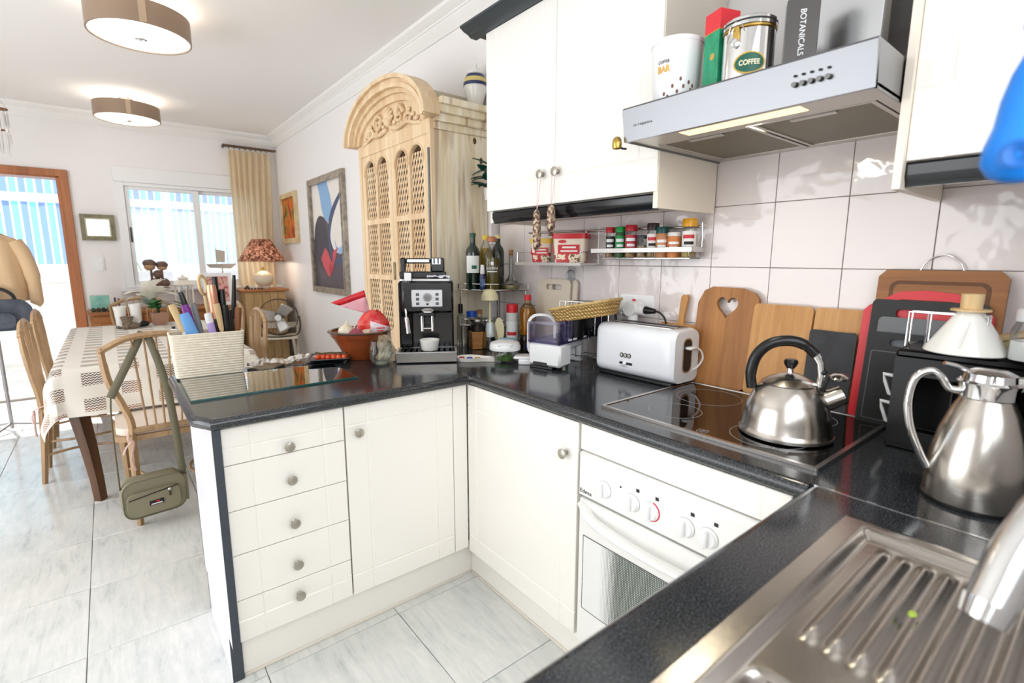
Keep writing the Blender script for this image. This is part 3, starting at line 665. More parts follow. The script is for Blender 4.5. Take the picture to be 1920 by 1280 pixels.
# ------------------------------------------------------------------ dried sausages on the cabinet knobs
def m_saus():
    g = G('salami_skin'); n = g.node('TexNoise', Vector=g.obj(), Scale=70., Detail=5.)
    g.set(Base_Color=g.ramp(n, [(.38, '#3d2422'), (.5, '#8a6a58'), (.6, '#cfc0a4')]), Roughness=.8); g.bump(n, .5, .004); return g.m
M_sal = m_saus()
for y, z0, z1, lab in ((1.488, 1.352, 1.508, 'long dried sausage hanging lower from the left cabinet knob'), (1.408, 1.418, 1.522, 'shorter dried sausage hanging from the right cabinet knob')):
    t = thing('dried_sausage', lab, 'sausage', (UX-.030, y, z0), group='dried sausages on cabinet knobs')
    h = z1-z0
    part('body', MB().tube([(0, 0, 0), (0, 0, .006), (.002, .001, .02), (.001, 0, h*.5), (-.001, -.001, h-.02), (0, 0, h-.006), (0, 0, h)], [.004, .011, .0145, .016, .0145, .010, .004], 16), M_sal, t)
    part('string', MB().tube([(0, 0, h-.004), (.004, .004, h+.03), (.012, .010, 1.642-z0), (.012, .0, 1.657-z0), (.012, -.010, 1.642-z0), (.004, -.004, h+.03), (0, 0, h-.004)], .0011, 5), mat('pink_string', '#e3b9b4', .8), t)
    if h < .12: part('end_tie', MB().cyl((0, 0, -.012), (0, 0, .002), .009, .007, 10), mat('sausage_end', '#5c2f2a', .7), t)
# ------------------------------------------------------------------ rail, little shelf and spice rack on the tiles
t = thing('wall_rail', 'thin steel utensil rail across the wall tiles', 'rail', (1.66, 1.4, 1.44))
part('bar', MB().tube([(1.658, 1.93, 1.447), (1.658, .998, 1.435)], .005, 10), M_steel, t, True)
for y in (1.90, 1.545, 1.02): part('bracket', MB().cyl((1.689, y, 1.441), (1.655, y, 1.441), .007, .007, 10), M_chrome, t, True)
def wire(parent, pts, r=.002, name='wire', m=None): return part(name, MB().tube(pts, r, 7), m or M_chrome, parent, True)
t = thing('rail_shelf', 'small wire shelf hanging from the rail with two tubs', 'shelf', (1.62, 1.68, 1.30))
part('tray', MB().prism([[(1.545, 1.47), (1.665, 1.47), (1.665, 1.90), (1.545, 1.90)], [(1.551, 1.476), (1.551, 1.894), (1.659, 1.894), (1.659, 1.476)]], 1.294, 1.303), M_steel, t, True)
part('glass_plate', MB().box(1.551, 1.659, 1.476, 1.894, 1.297, 1.3), glass('shelf_glass', '#c5d6dd'), t, True)
part('front_band', MB().box(1.543, 1.546, 1.47, 1.90, 1.292, 1.305), M_steel, t, True)
for y in (1.478, 1.892): wire(t, [(1.662, y, 1.30), (1.662, y, 1.453), (1.652, y, 1.453), (1.651, y, 1.442)]); wire(t, [(1.55, y, 1.30), (1.55, y, 1.35), (1.662, y, 1.352)])
t2 = thing('towel_ring', 'clear plastic towel ring below the small shelf', 'towel ring', (1.69, 1.64, 1.25))
part('plate', MB().prism(rrect(-.022, .022, -.03, .03, .01), 0, .006, FX(1.69, 1.66, 1.255)), glass('clear_plastic', '#f2f4f6', .05), t2, True)
part('ring', MB().tube([(1.68-.012, 1.645+.028*math.cos(a), 1.243+.026*math.sin(a)) for a in [2*PI*i/20 for i in range(20)]], .0045, 8, True), glass('clear_plastic', '#f2f4f6', .05), t2, True)
def m_tub(name, a, b):
    g = G(name); n = g.node('TexNoise', Vector=g.obj(), Scale=30., Detail=3.); sz = g.node('SeparateXYZ', i0=g.node('TexCoord').outputs['Object'])
    low = g.ramp(n, [(.42, '#c33138'), (.5, '#efdcc0'), (.62, '#7c5a38')]); low.color_ramp.interpolation = 'CONSTANT'
    up = g.math('GREATER_THAN', sz.outputs[2], .045); mx = g.node('Mix', {'data_type': 'RGBA'}, i0=up); g.put(mx.inputs[6], low); mx.inputs[7].default_value = lin(a)
    g.set(Base_Color=mx.outputs[2], Roughness=.35); return g.m
M_t1 = m_tub('red_tub_print', '#eedcc8', '#c9242c')
for (x, y, w_, d_, rz, h, lidc, lab) in ((1.605, 1.585, .15, .088, -58, .125, '#d0202a', 'food tub with a red lid on the small wall shelf'), (1.60, 1.775, .098, .085, -40, .11, '#ecc23e', 'food tub with a yellow lid behind the hanging sausage')):
    t = thing('food_tub', lab, 'tub', (x, y, 1.3035), math.radians(rz))
    o1 = rrect(-w_/2+.008, w_/2-.008, -d_/2+.008, d_/2-.008, .015); o2 = rrect(-w_/2, w_/2, -d_/2, d_/2, .018)
    n = len(o1); m = MB(); m.add([(a, b_, 0) for a, b_ in o1]+[(a, b_, h-.02) for a, b_ in o2], [tuple(range(n))[::-1], tuple(range(n, 2*n))]+[(i, (i+1) % n, (i+1) % n+n, i+n) for i in range(n)])
    part('body', m, M_t1, t)
    part('lid', MB().prism(rrect(-w_/2-.004, w_/2+.004, -d_/2-.004, d_/2+.004, .02), h-.022, h), mat('lid_'+lidc[1:], lidc, .3), t)
    M_rp = mat('red_panel_print', '#c9242c', .4); M_wp = mat('white_panel_print', '#f6ece4', .4)
    part('label', MB().box(-w_*.33, w_*.30, -d_/2-.0006, -d_/2+.004, h*.30, h*.62), M_rp, t)
    part('label_text', MB().box(-w_*.2, w_*.2, -d_/2-.0011, -d_/2+.004, h*.50, h*.56).box(-w_*.25, w_*.25, -d_/2-.0011, -d_/2+.004, h*.38, h*.43), M_wp, t)
    part('badge', MB().prism(arc(-w_*.2, h*.73, .018, 0, 360, 16, .007)[:-1], 0, .001, FY(-d_/2)), M_rp, t)
    part('label', MB().box(-w_/2-.0006, -w_/2+.004, -d_*.33, d_*.33, h*.34, h*.62), M_rp, t)
    part('label_text', MB().box(-w_/2-.0011, -w_/2+.004, -d_*.2, d_*.2, h*.50, h*.57), M_wp, t)
t = thing('spice_rack', 'steel spice rack with a broad front band on the tiled wall', 'rack', (1.63, 1.22, 1.325))
part('base', MB().box(1.60, 1.668, 1.0, 1.44, 1.322, 1.326), M_clear, t, True)
part('front_band', MB().box(1.588, 1.5905, .985, 1.455, 1.345, 1.363, .0008), M_steel, t, True)
part('side_band', MB().box(1.588, 1.672, .985, .9875, 1.345, 1.363, .0008), M_steel, t, True)
part('side_band', MB().box(1.588, 1.672, 1.4525, 1.455, 1.345, 1.363, .0008), M_steel, t, True)
wire(t, [(1.60, 1.0, 1.323), (1.60, 1.40, 1.323)], .003); wire(t, [(1.665, 1.0, 1.323), (1.665, 1.40, 1.323)], .003)
for y in (1.40, 1.14, 1.0): wire(t, [(1.60, y, 1.323), (1.591, y, 1.335), (1.589, y, 1.35)])
for y in (1.45, 1.0): wire(t, [(1.672, y, 1.35), (1.674, y, 1.40), (1.668, y, 1.45), (1.656, y, 1.452)])
def spice(y, r, h, cap, caph, body, lab, labcol=None, glassy=True, rcap=None):
    x = 1.632; t = thing('spice_jar', lab, 'spice jar', (x, y, 1.3265), face(x, y), 'spice jars on the rack')
    hb = h-caph
    if glassy:
        part('glass', MB().lathe([(0, 0), (r*.94, 0), (r, .003), (r, hb-.012), (r*.86, hb-.003), (r*.86, hb), (0, hb)], 20), M_clear, t)
        part('spice', MB().lathe([(0, .002), (r*.92, .002), (r*.92, hb*.62), (0, hb*.64)], 18), mat('spice_'+body[1:], body, .9, col2='#caa77a', scale=120), t)
    else: part('body', MB().lathe([(0, 0), (r*.94, 0), (r, .003), (r, hb-.008), (r*.9, hb), (0, hb)], 20), mat('spice_'+body[1:], body, .5), t)
    rc_ = rcap or r*1.02
    part('cap', MB().lathe([(0, hb), (rc_, hb), (rc_, h-.004), (rc_*.94, h), (0, h)], 20), mat('cap_'+cap[1:], cap, .35), t)
    if labcol:
        l = part('label', strip(r, hb*.22, hb*.86, -160, -20), mat('label_'+labcol[1:], labcol, .5), t)
        part('label_print', strip(r+.0007, hb*.42, hb*.52, -130, -55), M_white if labcol != '#f1ece6' else M_blackm, l)
        part('label_print', strip(r+.0007, hb*.62, hb*.74, -140, -50), M_white if labcol != '#f1ece6' else M_rp, l)
for a in ((1.388, .0195, .122, '#c5202a', .022, '#7b4a34', 'spice jar with red cap and black label, leftmost on the rack', '#2b2022'),
          (1.336, .0205, .122, '#1a9a4a', .022, '#3a5a34', 'spice jar with bright green cap and green label', '#179447', False),
          (1.282, .0235, .126, '#bb1e2c', .024, '#9a6a44', 'larger spice jar with a red cap and red label', '#c33340'),
          (1.228, .021, .084, '#3a3c40', .012, '#a5876a', 'short clear spice jar with a grey lid'),
          (1.180, .0225, .128, '#2b1d1b', .026, '#6f5a44', 'spice jar with dark brown cap and white label', '#f1ece6'),
          (1.138, .0235, .112, '#0d4a46', .024, '#c88a5e', 'spice jar with dark teal cap and orange paste', '#c98a62', False),
          (1.086, .0245, .09, '#e9e4de', .014, '#d8874a', 'spice tub with white lid and orange label', '#d77f42', False),
          (1.026, .025, .135, '#e0a01e', .028, '#c9b45a', 'spice jar with a big yellow cap, rightmost on the rack', '#f1ece6')):
    spice(*a)
# ------------------------------------------------------------------ corner rack with bottles
t = thing('corner_rack', 'two-tier steel corner rack beside the pine armoire', 'rack', (1.66, 2.16, CT))
CXr, CYr, RR = 1.660, 2.195, .255
def qarc(z, r=RR, n=14): return [(CXr-r*math.cos(PI/2*i/n), CYr-r*math.sin(PI/2*i/n), z) for i in range(n+1)]
for z in (1.165, .985):
    part('shelf', MB().prism([(CXr, CYr)]+[(p[0], p[1]) for p in qarc(0)], z-.003, z), M_steel, t, True)
    part('shelf_rim', MB().tube(qarc(z), .005, 8), M_steel, t, True)
    wire(t, qarc(z+.03), .0035, 'guard_rail')
for a in (0, 7, 14):
    p = qarc(0)[a]; wire(t, [(p[0], p[1], 1.165), (p[0], p[1], 1.195)], .003, 'post')
for p in ((CXr-.012, CYr-.012), (CXr-RR+.01, CYr-.006), (CXr-.006, CYr-RR+.01)): wire(t, [(p[0], p[1], CT+.001), (p[0], p[1], 1.17)], .004, 'leg')
def bottle(name, lab, cat, x, y, z, prof, m, cap=None, liquid=None, liqm=None, label=None, n=24, rz=None):
    t = thing(name, lab, cat, (x, y, z), face(x, y) if rz is None else rz)
    part('glass', MB().lathe(prof, n), m, t)
    if cap: part('cap', MB().lathe(cap[0], 20), cap[1], t)
    if liquid: part('liquid', MB().lathe(liquid, n), liqm, t)
    if label:
        for (r, z0, z1, a0, a1, lm) in label: part('label', strip(r, z0, z1, a0, a1), lm, t)
    return t
SZ = 1.1655
M_lab = mat('label_white', '#e9ebe4', .6); M_labg = mat('label_green_print', '#1d5a44', .6)
M_liq_y = mat('liquid_yellow', '#caa23a', .1, trans=.3); M_liq_o = mat('liquid_olive', '#6a5a12', .1, trans=.2); M_liq_d = mat('liquid_dark', '#2c2413', .15)
M_cork = mat('cork', '#b07a4a', .8, col2='#8a5c36', scale=60); M_wine = mat('dark_green_wine', '#12251a', .08, coat=.4)
bottle('wine_bottle', 'dark green bottle with a white label on the corner rack', 'bottle', 1.447, 2.12, SZ,
       [(0, 0), (.034, 0), (.036, .004), (.036, .185), (.031, .205), (.016, .222), (.0135, .235), (.0135, .268), (0, .268)], M_wine,
       ([(0, .262), (.0155, .262), (.0155, .282), (0, .283)], mat('cap_green', '#0f4a34', .4)), label=[(.0362, .085, .17, -150, -30, M_lab), (.0366, .105, .122, -100, -60, M_labg)])
bottle('oil_bottle', 'clear bottle of yellow oil with a yellow cap behind the olive oil', 'bottle', 1.535, 2.13, SZ,
       [(0, 0), (.032, 0), (.034, .004), (.034, .18), (.028, .21), (.016, .235), (.014, .255), (0, .255)], M_clear,
       ([(0, .25), (.0175, .25), (.0175, .272), (0, .274)], mat('cap_e8c93c', '#e8c93c', .35)), [(0, .003), (.032, .003), (.032, .18), (.026, .208), (0, .21)], M_liq_y)
t = bottle('olive_oil_bottle', 'square-shouldered olive oil bottle with wooden stopper on the rack', 'bottle', 1.512, 2.045, SZ,
       [(0, 0), (.040, 0), (.042, .004), (.042, .165), (.036, .185), (.017, .208), (.015, .225), (.018, .228), (.018, .24), (0, .24)], M_clear,
       ([(0, .238), (.024, .238), (.024, .258), (.012, .264), (0, .264)], mat('stopper_wood', '#b5734c', .5)), [(0, .004), (.0395, .004), (.0395, .158), (0, .158)], M_liq_o)
wraptext('LA BAENA', t, .0425, .108, .016, M_white, 0, .85); part('crest', strip(.0424, .125, .14, -100, -80), M_white, t); part('label', strip(.0424, .09, .095, -125, -55), M_white, t)
bottle('dark_bottle', 'dark bottle with a pale cap at the back of the rack', 'bottle', 1.605, 2.12, SZ,
       [(0, 0), (.032, 0), (.033, .004), (.033, .19), (.028, .21), (.014, .23), (.013, .262), (0, .262)], M_wine, ([(0, .258), (.015, .258), (.015, .276), (0, .277)], mat('cap_cream', '#e8d9a0', .4)))
t = bottle('oil_cruet', 'glass cruet with a long neck and cork on the rack', 'cruet', 1.605, 2.01, SZ,
       [(0, 0), (.038, 0), (.044, .01), (.043, .024), (.03, .045), (.014, .062), (.011, .08), (.011, .178), (.014, .184), (.0125, .184), (.0095, .178), (.0095, .08), (.028, .043), (0, .042)], M_clear,
       ([(0, .172), (.0095, .172), (.0125, .20), (0, .20)], M_cork), [(0, .002), (.04, .004), (.042, .012), (.041, .022), (0, .024)], mat('liquid_pale', '#b9b071', .1, trans=.4))
part('handle', MB().tube([(-.028, 0, .045), (-.05, 0, .075), (-.048, 0, .11), (-.012, 0, .14)], .003, 8), M_clear, t)
t = bottle('spray_bottle', 'little dark blue bottle with white spray top on the rack', 'bottle', 1.460, 2.055, SZ,
       [(0, 0), (.015, 0), (.0165, .003), (.0165, .07), (.009, .08), (0, .08)], mat('cobalt_glass', '#25325c', .1, coat=.5), ([(0, .08), (.010, .08), (.0125, .085), (.009, .125), (0, .126)], M_white), label=[(.0167, .02, .055, -140, -40, mat('label_bluegrey', '#5b6a93', .5))])
# ------------------------------------------------------------------ things on the worktop along the tiles
M_bam = wood('bamboo', '#cf9a5c', '#b27c40', 1, 14, .5); M_olw = wood('worn_oak', '#bb8145', '#85522a', 1, 6, .55, ring=1)
M_oakr = wood('reddish_oak', '#a66d38', '#7c4b22', 0, 6, .5); M_slate = mat('slate', '#2b2c2f', .7, col2='#3a3b3e', scale=14, bump=.3)
def leaning(name, lab, x, y0, y1, h, tilt, t, outline, m, holes=(), cat='cutting board', z=CT+.001, roll=0., extra=None, group='boards leaning on the tiles', xz=0.):
    """board leaning on the wall: foot at x, spans y1 (left) to y0 (right)"""
    a = math.radians(tilt); ro = math.radians(roll)
    u = Vector((0, -1, 0)); v = Vector((math.sin(a), 0, math.cos(a))); n = Vector((-math.cos(a), 0, math.sin(a)))
    u2 = u*math.cos(ro)+v*math.sin(ro); v2 = v*math.cos(ro)-u*math.sin(ro)
    M = basis((x, y1, z), u2, v2, n)
    ob = tag(link(name, None), lab, cat, group); ob.matrix_world = M
    w_ = y1-y0; ol = outline(w_, h)
    b_ = part('board', MB().prism([ol]+[hh(w_, h) for hh in holes], 0, t), m, ob, sharp=30)
    if extra: extra(ob, w_, h, t)
    return ob
RR_ = lambda r: (lambda w_, h: rrect(0, w_, 0, h, r, 5))
def heart(w_, h):
    pts = []
    for i in range(36):
        a = 2*PI*i/36; pts.append((w_*.5+.0026*16*math.sin(a)**3*.92, h-.066+.0026*(13*math.cos(a)-5*math.cos(2*a)-2*math.cos(3*a)-math.cos(4*a))))
    return pts
def heart_outline(w_, h):
    return [(.012, 0), (w_-.03, 0), (w_-.018, .006), (w_-.014, .02), (w_, h-.06)]+[(w_-.004, h-.035), (w_-.02, h-.016), (w_-.06, h-.002), (.05, h), (.02, h-.015), (.004, h-.05), (0, h-.06), (.004, .012)]
leaning('cutting_board', 'worn wooden board with a heart-shaped hole', 1.640, .772, .99, .345, 7, .018, heart_outline, M_olw, (heart,))
leaning('cutting_board', 'plain bamboo board right of the heart board', 1.628, .606, .785, .298, 8, .014, RR_(.014), M_bam)
leaning('cutting_board', 'bamboo board mostly hidden behind the slate board', 1.632, .455, .603, .298, 9, .014, RR_(.01), wood('bamboo_pale', '#d2a066', '#b98549', 1, 14, .5))
leaning('slate_board', 'dark grey slate board in front of the bamboo', 1.605, .478, .602, .235, 8, .006, lambda w_, h: [(0.001, 0), (w_*.3, .001), (w_*.7, 0), (w_, .0015), (w_-.001, h*.3), (w_, h*.6), (w_-.0015, h-.008), (w_-.008, h), (w_*.6, h-.001), (w_*.3, h), (.006, h), (0, h-.006), (.001, h*.5)], M_slate)
def paddle(w_, h): return [(0, 0), (w_, 0), (w_, .2), (w_*.62, .2), (w_*.60, .22), (w_*.66, h-.012), (w_*.63, h-.002), (w_*.53, h), (w_*.48, h-.01), (w_*.46, .22), (w_*.44, .2), (0, .2)]
leaning('wooden_paddle', 'wooden paddle with an upright handle behind the toaster', 1.655, .985, 1.145, .31, 5, .012, paddle, M_bam, cat='paddle')
def groove(ob, w_, h, t):
    part('groove', MB().prism([rrect(.028, w_-.028, .028, h-.028, .02), rrect(.037, w_-.037, .037, h-.037, .014)], t-.0002, t+.0006), wood('groove_dark', '#6e4420', '#553114', 0, 6, .6), ob)
    part('ring', MB().tube([(w_*.5-.045+.09*k/12, h+.045*math.sin(PI*k/12)**.6-.004, t*.4+.002*math.sin(k)) for k in range(13)], .0022, 6), M_steel, ob)
leaning('carving_board', 'large reddish wood carving board with a juice groove and wire ring', 1.636, .192, .452, .412, 6, .02, lambda w_, h: [(0, 0), (w_, 0), (w_, h-.018), (w_-.016, h), (.016, h), (0, h-.018)], M_oakr, extra=groove)
red = mat('red_plastic', '#d2222c', .35)
leaning('cutting_board', 'red plastic cutting board with an arched handle', 1.612, .205, .474, .362, 7, .008, lambda w_, h: [(0, .01), (.01, 0), (w_-.01, 0), (w_, .01), (w_, h-.06), (w_-.012, h-.045), (w_*.72, h-.006), (w_*.5, h), (w_*.28, h-.006), (.012, h-.045), (0, h-.06)], red, (lambda w_, h: rrect(w_*.27, w_*.73, h-.05, h-.026, .011),))
blk = mat('black_board', '#1b1c1e', .5, bump=.2, scale=300)
leaning('cutting_board', 'large black plastic cutting board with a long handle slot', 1.600, .215, .452, .335, 7, .007, RR_(.012), blk, (lambda w_, h: rrect(w_*.23, w_*.80, h-.046, h-.024, .0105),))
leaning('cutting_board', 'grey plastic cutting board between the black boards', 1.588, .235, .430, .29, 7, .006, RR_(.012), mat('grey_board', '#6d7073', .5))
def gr2(ob, w_, h, t): part('groove', MB().prism([rrect(.012, w_-.012, .014, h-.05, .006), rrect(.0145, w_-.0145, .0165, h-.0525, .005)], t, t+.0006), mat('board_edge', '#5a5c5e', .4), ob)
leaning('cutting_board', 'small black cutting board in front with an oval slot', 1.576, .24, .445, .25, 7, .007, RR_(.01), blk, (lambda w_, h: rrect(w_*.24, w_*.60, h-.036, h-.016, .0098),), extra=gr2)
bg = mat('beige_plastic', '#d3c6b4', .4)
for x, y0, y1, lab in ((1.655, 1.605, 1.835, 'beige plastic cutting board at the back by the outlet'), (1.640, 1.635, 1.86, 'beige plastic cutting board in front with a handle slot')):
    leaning('cutting_board', lab, x, y0, y1, .345, 4, .008, RR_(.022), bg, (lambda w_, h: rrect(w_*.27, w_*.76, h-.05, h-.024, .012),))
# toaster -----------------------------------------------------------------
t = thing('toaster', 'white long-slot toaster with three buttons', 'toaster', (1.555, 1.135, CT))
M_tw = mat('toaster_white', '#eceef2', .28, coat=.3)
sec = rrect(-.085, .085, .012, .20, .035, 6)
m = MB(); n = len(sec); L0, L1 = -.175, .175
rings = [(-.175, .86), (-.165, .95), (-.15, .99), (-.12, 1), (.12, 1), (.15, .99), (.165, .95), (.175, .86)]
vs = []
for yy, k in rings: vs += [(a*k, yy, .012+(b_-.012)*(1-(1-k)*.25)) for a, b_ in sec]
fs = [(q*n+i, q*n+(i+1) % n, (q+1)*n+(i+1) % n, (q+1)*n+i) for q in range(len(rings)-1) for i in range(n)]+[tuple(range(n)), tuple(range((len(rings)-1)*n, len(rings)*n))[::-1]]
m.add(vs, [f[::-1] for f in fs]); part('body', m, M_tw, t)
part('base', MB().box(-.075, .075, -.165, .165, .001, .014, .004), M_black, t)
for x in (-.028, .028): part('slot', MB().box(x-.014, x+.014, -.135, .135, .199, .2012), mat('slot_dark', '#3a3633', .5, .5), t)
part('slot_trim', MB().prism([rrect(-.05, .05, -.145, .145, .012), rrect(-.044, .044, -.139, .139, .008)], .1985, .2022), M_steel, t)
for i in range(3):
    M = FX(-.0852, .042-.017*i, .088); b_ = part('button', MB().lathe([(0, 0), (.0072, 0), (.0066, .003), (0, .0032)], 16, M), M_steel, t)
    part('button_ring', MB().lathe([(.0074, 0), (.009, 0), (.009, .0015), (.0074, .0015)], 16, M), M_blackm, b_)
s_ = part('slider_track', MB().prism(rrect(-.03, .03, -.0048, .0048, .0046), 0, .0008, FX(-.0851, .022, .058)), M_blackm, t)
part('slider', MB().ball((-.0875, .026, .0575), .0075, (1, 1, 1)), M_white, s_)
part('print', MB().box(-.0858, -.0852, .012, .05, .045, .0465), mat('grey_print', '#8d9094', .6), t)
e = part('lever_slot', MB().prism(rrect(-.024, .024, .05, .165, .02), 0, .001, FY(-.1755)), mat('slot_dark', '#3a3633', .5, .5), t)
part('lever_slot_rim', MB().prism([rrect(-.028, .028, .046, .169, .024), rrect(-.0235, .0235, .0505, .1645, .02)], 0, .002, FY(-.1755)), M_steel, e)
part('lever', MB().box(-.018, .03, -.20, -.175, .130, .140, .004), M_white, t)
part('cord', MB().tube(bez([(.035, -.178, .137), (.062, -.19, .12), (.075, -.192, .09), (.06, -.182, .06), (.038, -.174, .048)], 8), .0035, 8), M_white, t)
# socket with adapter ---------------------------------------------------------
t = thing('wall_socket', 'white double wall socket half hidden behind the adapter', 'socket', (1.69, 1.30, 1.13))
part('plate', MB().prism(rrect(-.085, .085, -.042, .042, .008), 0, .009, FX(1.69, 1.28, 1.135)), M_white, t, True)
part('frame', MB().prism([rrect(-.078, -.004, -.036, .036, .006), rrect(-.07, -.012, -.028, .028, .004)], .009, .012, FX(1.69, 1.28, 1.135)), M_white, t, True)
t = thing('plug_adapter', 'round white multi-plug adapter with a red switch', 'adapter', (1.65, 1.265, 1.12))
part('body', MB().cyl((1.678, 1.265, 1.125), (1.612, 1.265, 1.125), .032, .030, 20), M_white, t, True)
for p, q in (((1.64, 1.265, 1.125), (1.64, 1.265, 1.078)), ((1.64, 1.265, 1.125), (1.64, 1.205, 1.122)), ((1.64, 1.265, 1.125), (1.64, 1.325, 1.128))):
    part('outlet', MB().cyl(p, q, .022, .0215, 18), M_white, t, True)
part('switch', MB().cyl((1.64, 1.262, 1.155), (1.64, 1.262, 1.162), .007, n=12), red, t, True)
t = thing('power_cable', 'black plug and cable in the white adapter', 'cable', (1.64, 1.20, 1.12))
part('plug', MB().cyl((1.64, 1.205, 1.122), (1.64, 1.16, 1.121), .016, .009, 14), M_black, t, True)
part('cord', MB().tube(bez([(1.64, 1.165, 1.121), (1.642, 1.14, 1.117), (1.645, 1.118, 1.095), (1.65, 1.113, 1.06), (1.655, 1.12, 1.0), (1.66, 1.14, .89)], 8), .0038, 8), M_black, t, True)
part('second_cord', MB().tube(bez([(1.64, 1.332, 1.128), (1.632, 1.345, 1.11), (1.635, 1.345, 1.06), (1.65, 1.34, .89)], 6), .005, 8), M_black, t, True)
# slicer with clear purple carriage ----------------------------------------------
t = thing('food_slicer', 'white food slicer with clear lilac plastic carriage', 'slicer', (1.40, 1.40, CT), math.radians(-76))
M_lil = glass('lilac_clear_plastic', '#f1f0fd', .08); M_lil2 = glass('lilac_deep_plastic', '#e0dcfa', .08)
part('foot', MB().box(-.155, .0, -.045, .045, .012, .105, .010), M_white, t)
part('dark_slot', MB().box(-.13, -.06, -.0455, -.04, .012, .03, .002), M_black, t)
part('arm', MB().box(-.10, -.035, .04, .21, .072, .106, .006), M_white, t)
part('rear_foot', MB().box(-.10, -.035, .18, .21, .0, .075, .006), M_white, t)
part('sole', MB().box(-.15, -.04, -.04, .04, 0, .012, .002), M_black, t)
part('carriage', MB().prism([rrect(-.155, .0, .105, .19, .006), rrect(-.148, -.007, .112, .183, .004)], .0, .045, FY(0)), M_lil, t)
part('carriage_floor', MB().box(-.155, .0, -.045, .21, .106, .114, .002), M_lil2, t)
part('carriage_end', MB().box(-.012, -.002, -.048, .048, .105, .20, .002), M_lil2, t)
for k in range(4): part('tooth', MB().box(-.004, .003, .02+.04*k, .042+.04*k, .114, .122, .001), M_white, t)
t = thing('slicer_plate', 'white rounded slicer blade plate leaning at the rack', 'plate', (1.40, 1.555, CT), math.radians(-44))
part('rim', MB().prism([rrect(-.055, .065, .03, .215, .045), rrect(-.045, .055, .040, .205, .038)], -.008, .008, FY(0)), M_white, t)
part('lilac_face', MB().prism(rrect(-.046, .056, .039, .206, .038), -.002, .002, FY(0)), glass('lilac_face', '#efeefc', .08), t)
part('shelf', MB().box(-.11, .04, -.03, .05, .022, .034, .004), M_white, t)
part('support', MB().box(-.09, .02, -.03, .04, 0, .022, .004), M_white, t)
# wire dish rack -------------------------------------------------------------------
t = thing('dish_rack', 'chrome wire dish rack behind the slicer', 'dish rack', (1.57, 1.47, CT))
dx0, dx1, dy0, dy1 = 1.556, 1.634, 1.32, 1.60
for z in (.905, 1.02, 1.09, 1.135): wire(t, [(dx0, dy0, z+.01), (dx1, dy0, z+.01), (dx1, dy1, z), (dx0, dy1, z), (dx0, dy0, z+.01)], .0018)
for k in range(9):
    y = dy0+(dy1-dy0)*k/8; wire(t, [(dx0, y, 1.14-.005*k/8), (dx0, y, .90), (dx1, y, .90), (dx1, y, 1.14)], .0014)
for x, y in ((dx0, dy0), (dx0, dy1), (dx1, dy0), (dx1, dy1)): part('foot', MB().cyl((x, y, CT+.0005), (x, y, .905), .005, n=10), M_black, t, True)
# things standing in the rack
t = thing('black_bowl', 'black bowl standing on edge in the wire rack', 'bowl', (1.595, 1.44, 1.045), rot=(0, math.radians(58), math.radians(70)))
part('shell', MB().lathe([(0, -.04), (.03, -.038), (.07, .0), (.085, .04), (.081, .04), (.066, .004), (.028, -.033), (0, -.035)], 28), M_blackm, t)
part('foot_ring', MB().lathe([(.026, -.045), (.03, -.045), (.03, -.036), (.026, -.036), (.026, -.045)], 24), M_blackm, t)
t = thing('green_cup', 'green plastic cup peeking out of the wire rack', 'cup', (1.595, 1.545, .908), 0)
part('body', MB().lathe([(0, 0), (.03, 0), (.035, .004), (.04, .19), (.038, .19), (.033, .008), (0, .008)], 20), mat('green_plastic', '#1d8a4a', .4), t)
part('rim', MB().lathe([(.038, .186), (.0425, .187), (.0425, .194), (.038, .194), (.038, .186)], 20), mat('green_plastic', '#1d8a4a', .4), t)
t = thing('black_cup', 'black tapered cup under the wicker tray', 'cup', (1.503, 1.452, .9945))
part('body', MB().lathe([(0, 0), (.032, 0), (.036, .004), (.046, .09), (.043, .09), (.033, .008), (0, .008)], 24), M_black, t)
part('rim', MB().lathe([(.044, .088), (.0475, .089), (.0475, .093), (.044, .093), (.044, .088)], 24), M_black, t)
# wicker tray
def m_wick(name, a, b, sc=44):
    g = G(name); wv = g.node('TexWave', {'bands_direction': 'Z'}, Vector=g.obj(), Scale=sc*.55, Distortion=5., Detail=2.); wv2 = g.node('TexWave', {'bands_direction': 'DIAGONAL'}, Vector=g.obj(), Scale=sc, Distortion=3.)
    f = g.math('MULTIPLY', wv, wv2); g.set(Base_Color=g.ramp(f, [(.02, b), (.5, a)]), Roughness=.7); g.bump(f, .7, .004); return g.m
M_wick = m_wick('wicker_straw', '#d8b878', '#8f6a32')
t = thing('wicker_tray', 'shallow straw wicker basket tilted on the slicer and rack', 'basket', (1.47, 1.36, 1.088), rot=(0, math.radians(-11), math.radians(-78)))
o1 = rrect(-.125, .125, -.06, .06, .045, 6); o2 = rrect(-.145, .145, -.078, .078, .055, 6); n = len(o1)
def shell(o1, o2, h, th=.006):
    m = MB(); n = len(o1); i1 = [(a*.955, b_*.93) for a, b_ in o1]; i2 = [(a*.965, b_*.94) for a, b_ in o2]
    vs = [(a, b_, 0) for a, b_ in o1]+[(a, b_, h) for a, b_ in o2]+[(a, b_, h) for a, b_ in i2]+[(a, b_, th) for a, b_ in i1]
    fs = [tuple(range(n))[::-1], tuple(range(3*n, 4*n))]
    for k in range(3): fs += [(k*n+i, k*n+(i+1) % n, (k+1)*n+(i+1) % n, (k+1)*n+i) for i in range(n)]
    return m.add(vs, fs)
part('body', shell(o1, o2, .055), M_wick, t)
part('rim', MB().tube([(a, b_, .055) for a, b_ in o2], .006, 8, True), mat('wicker_rim', '#d9bd84', .7, col2='#b48f50', scale=80), t)
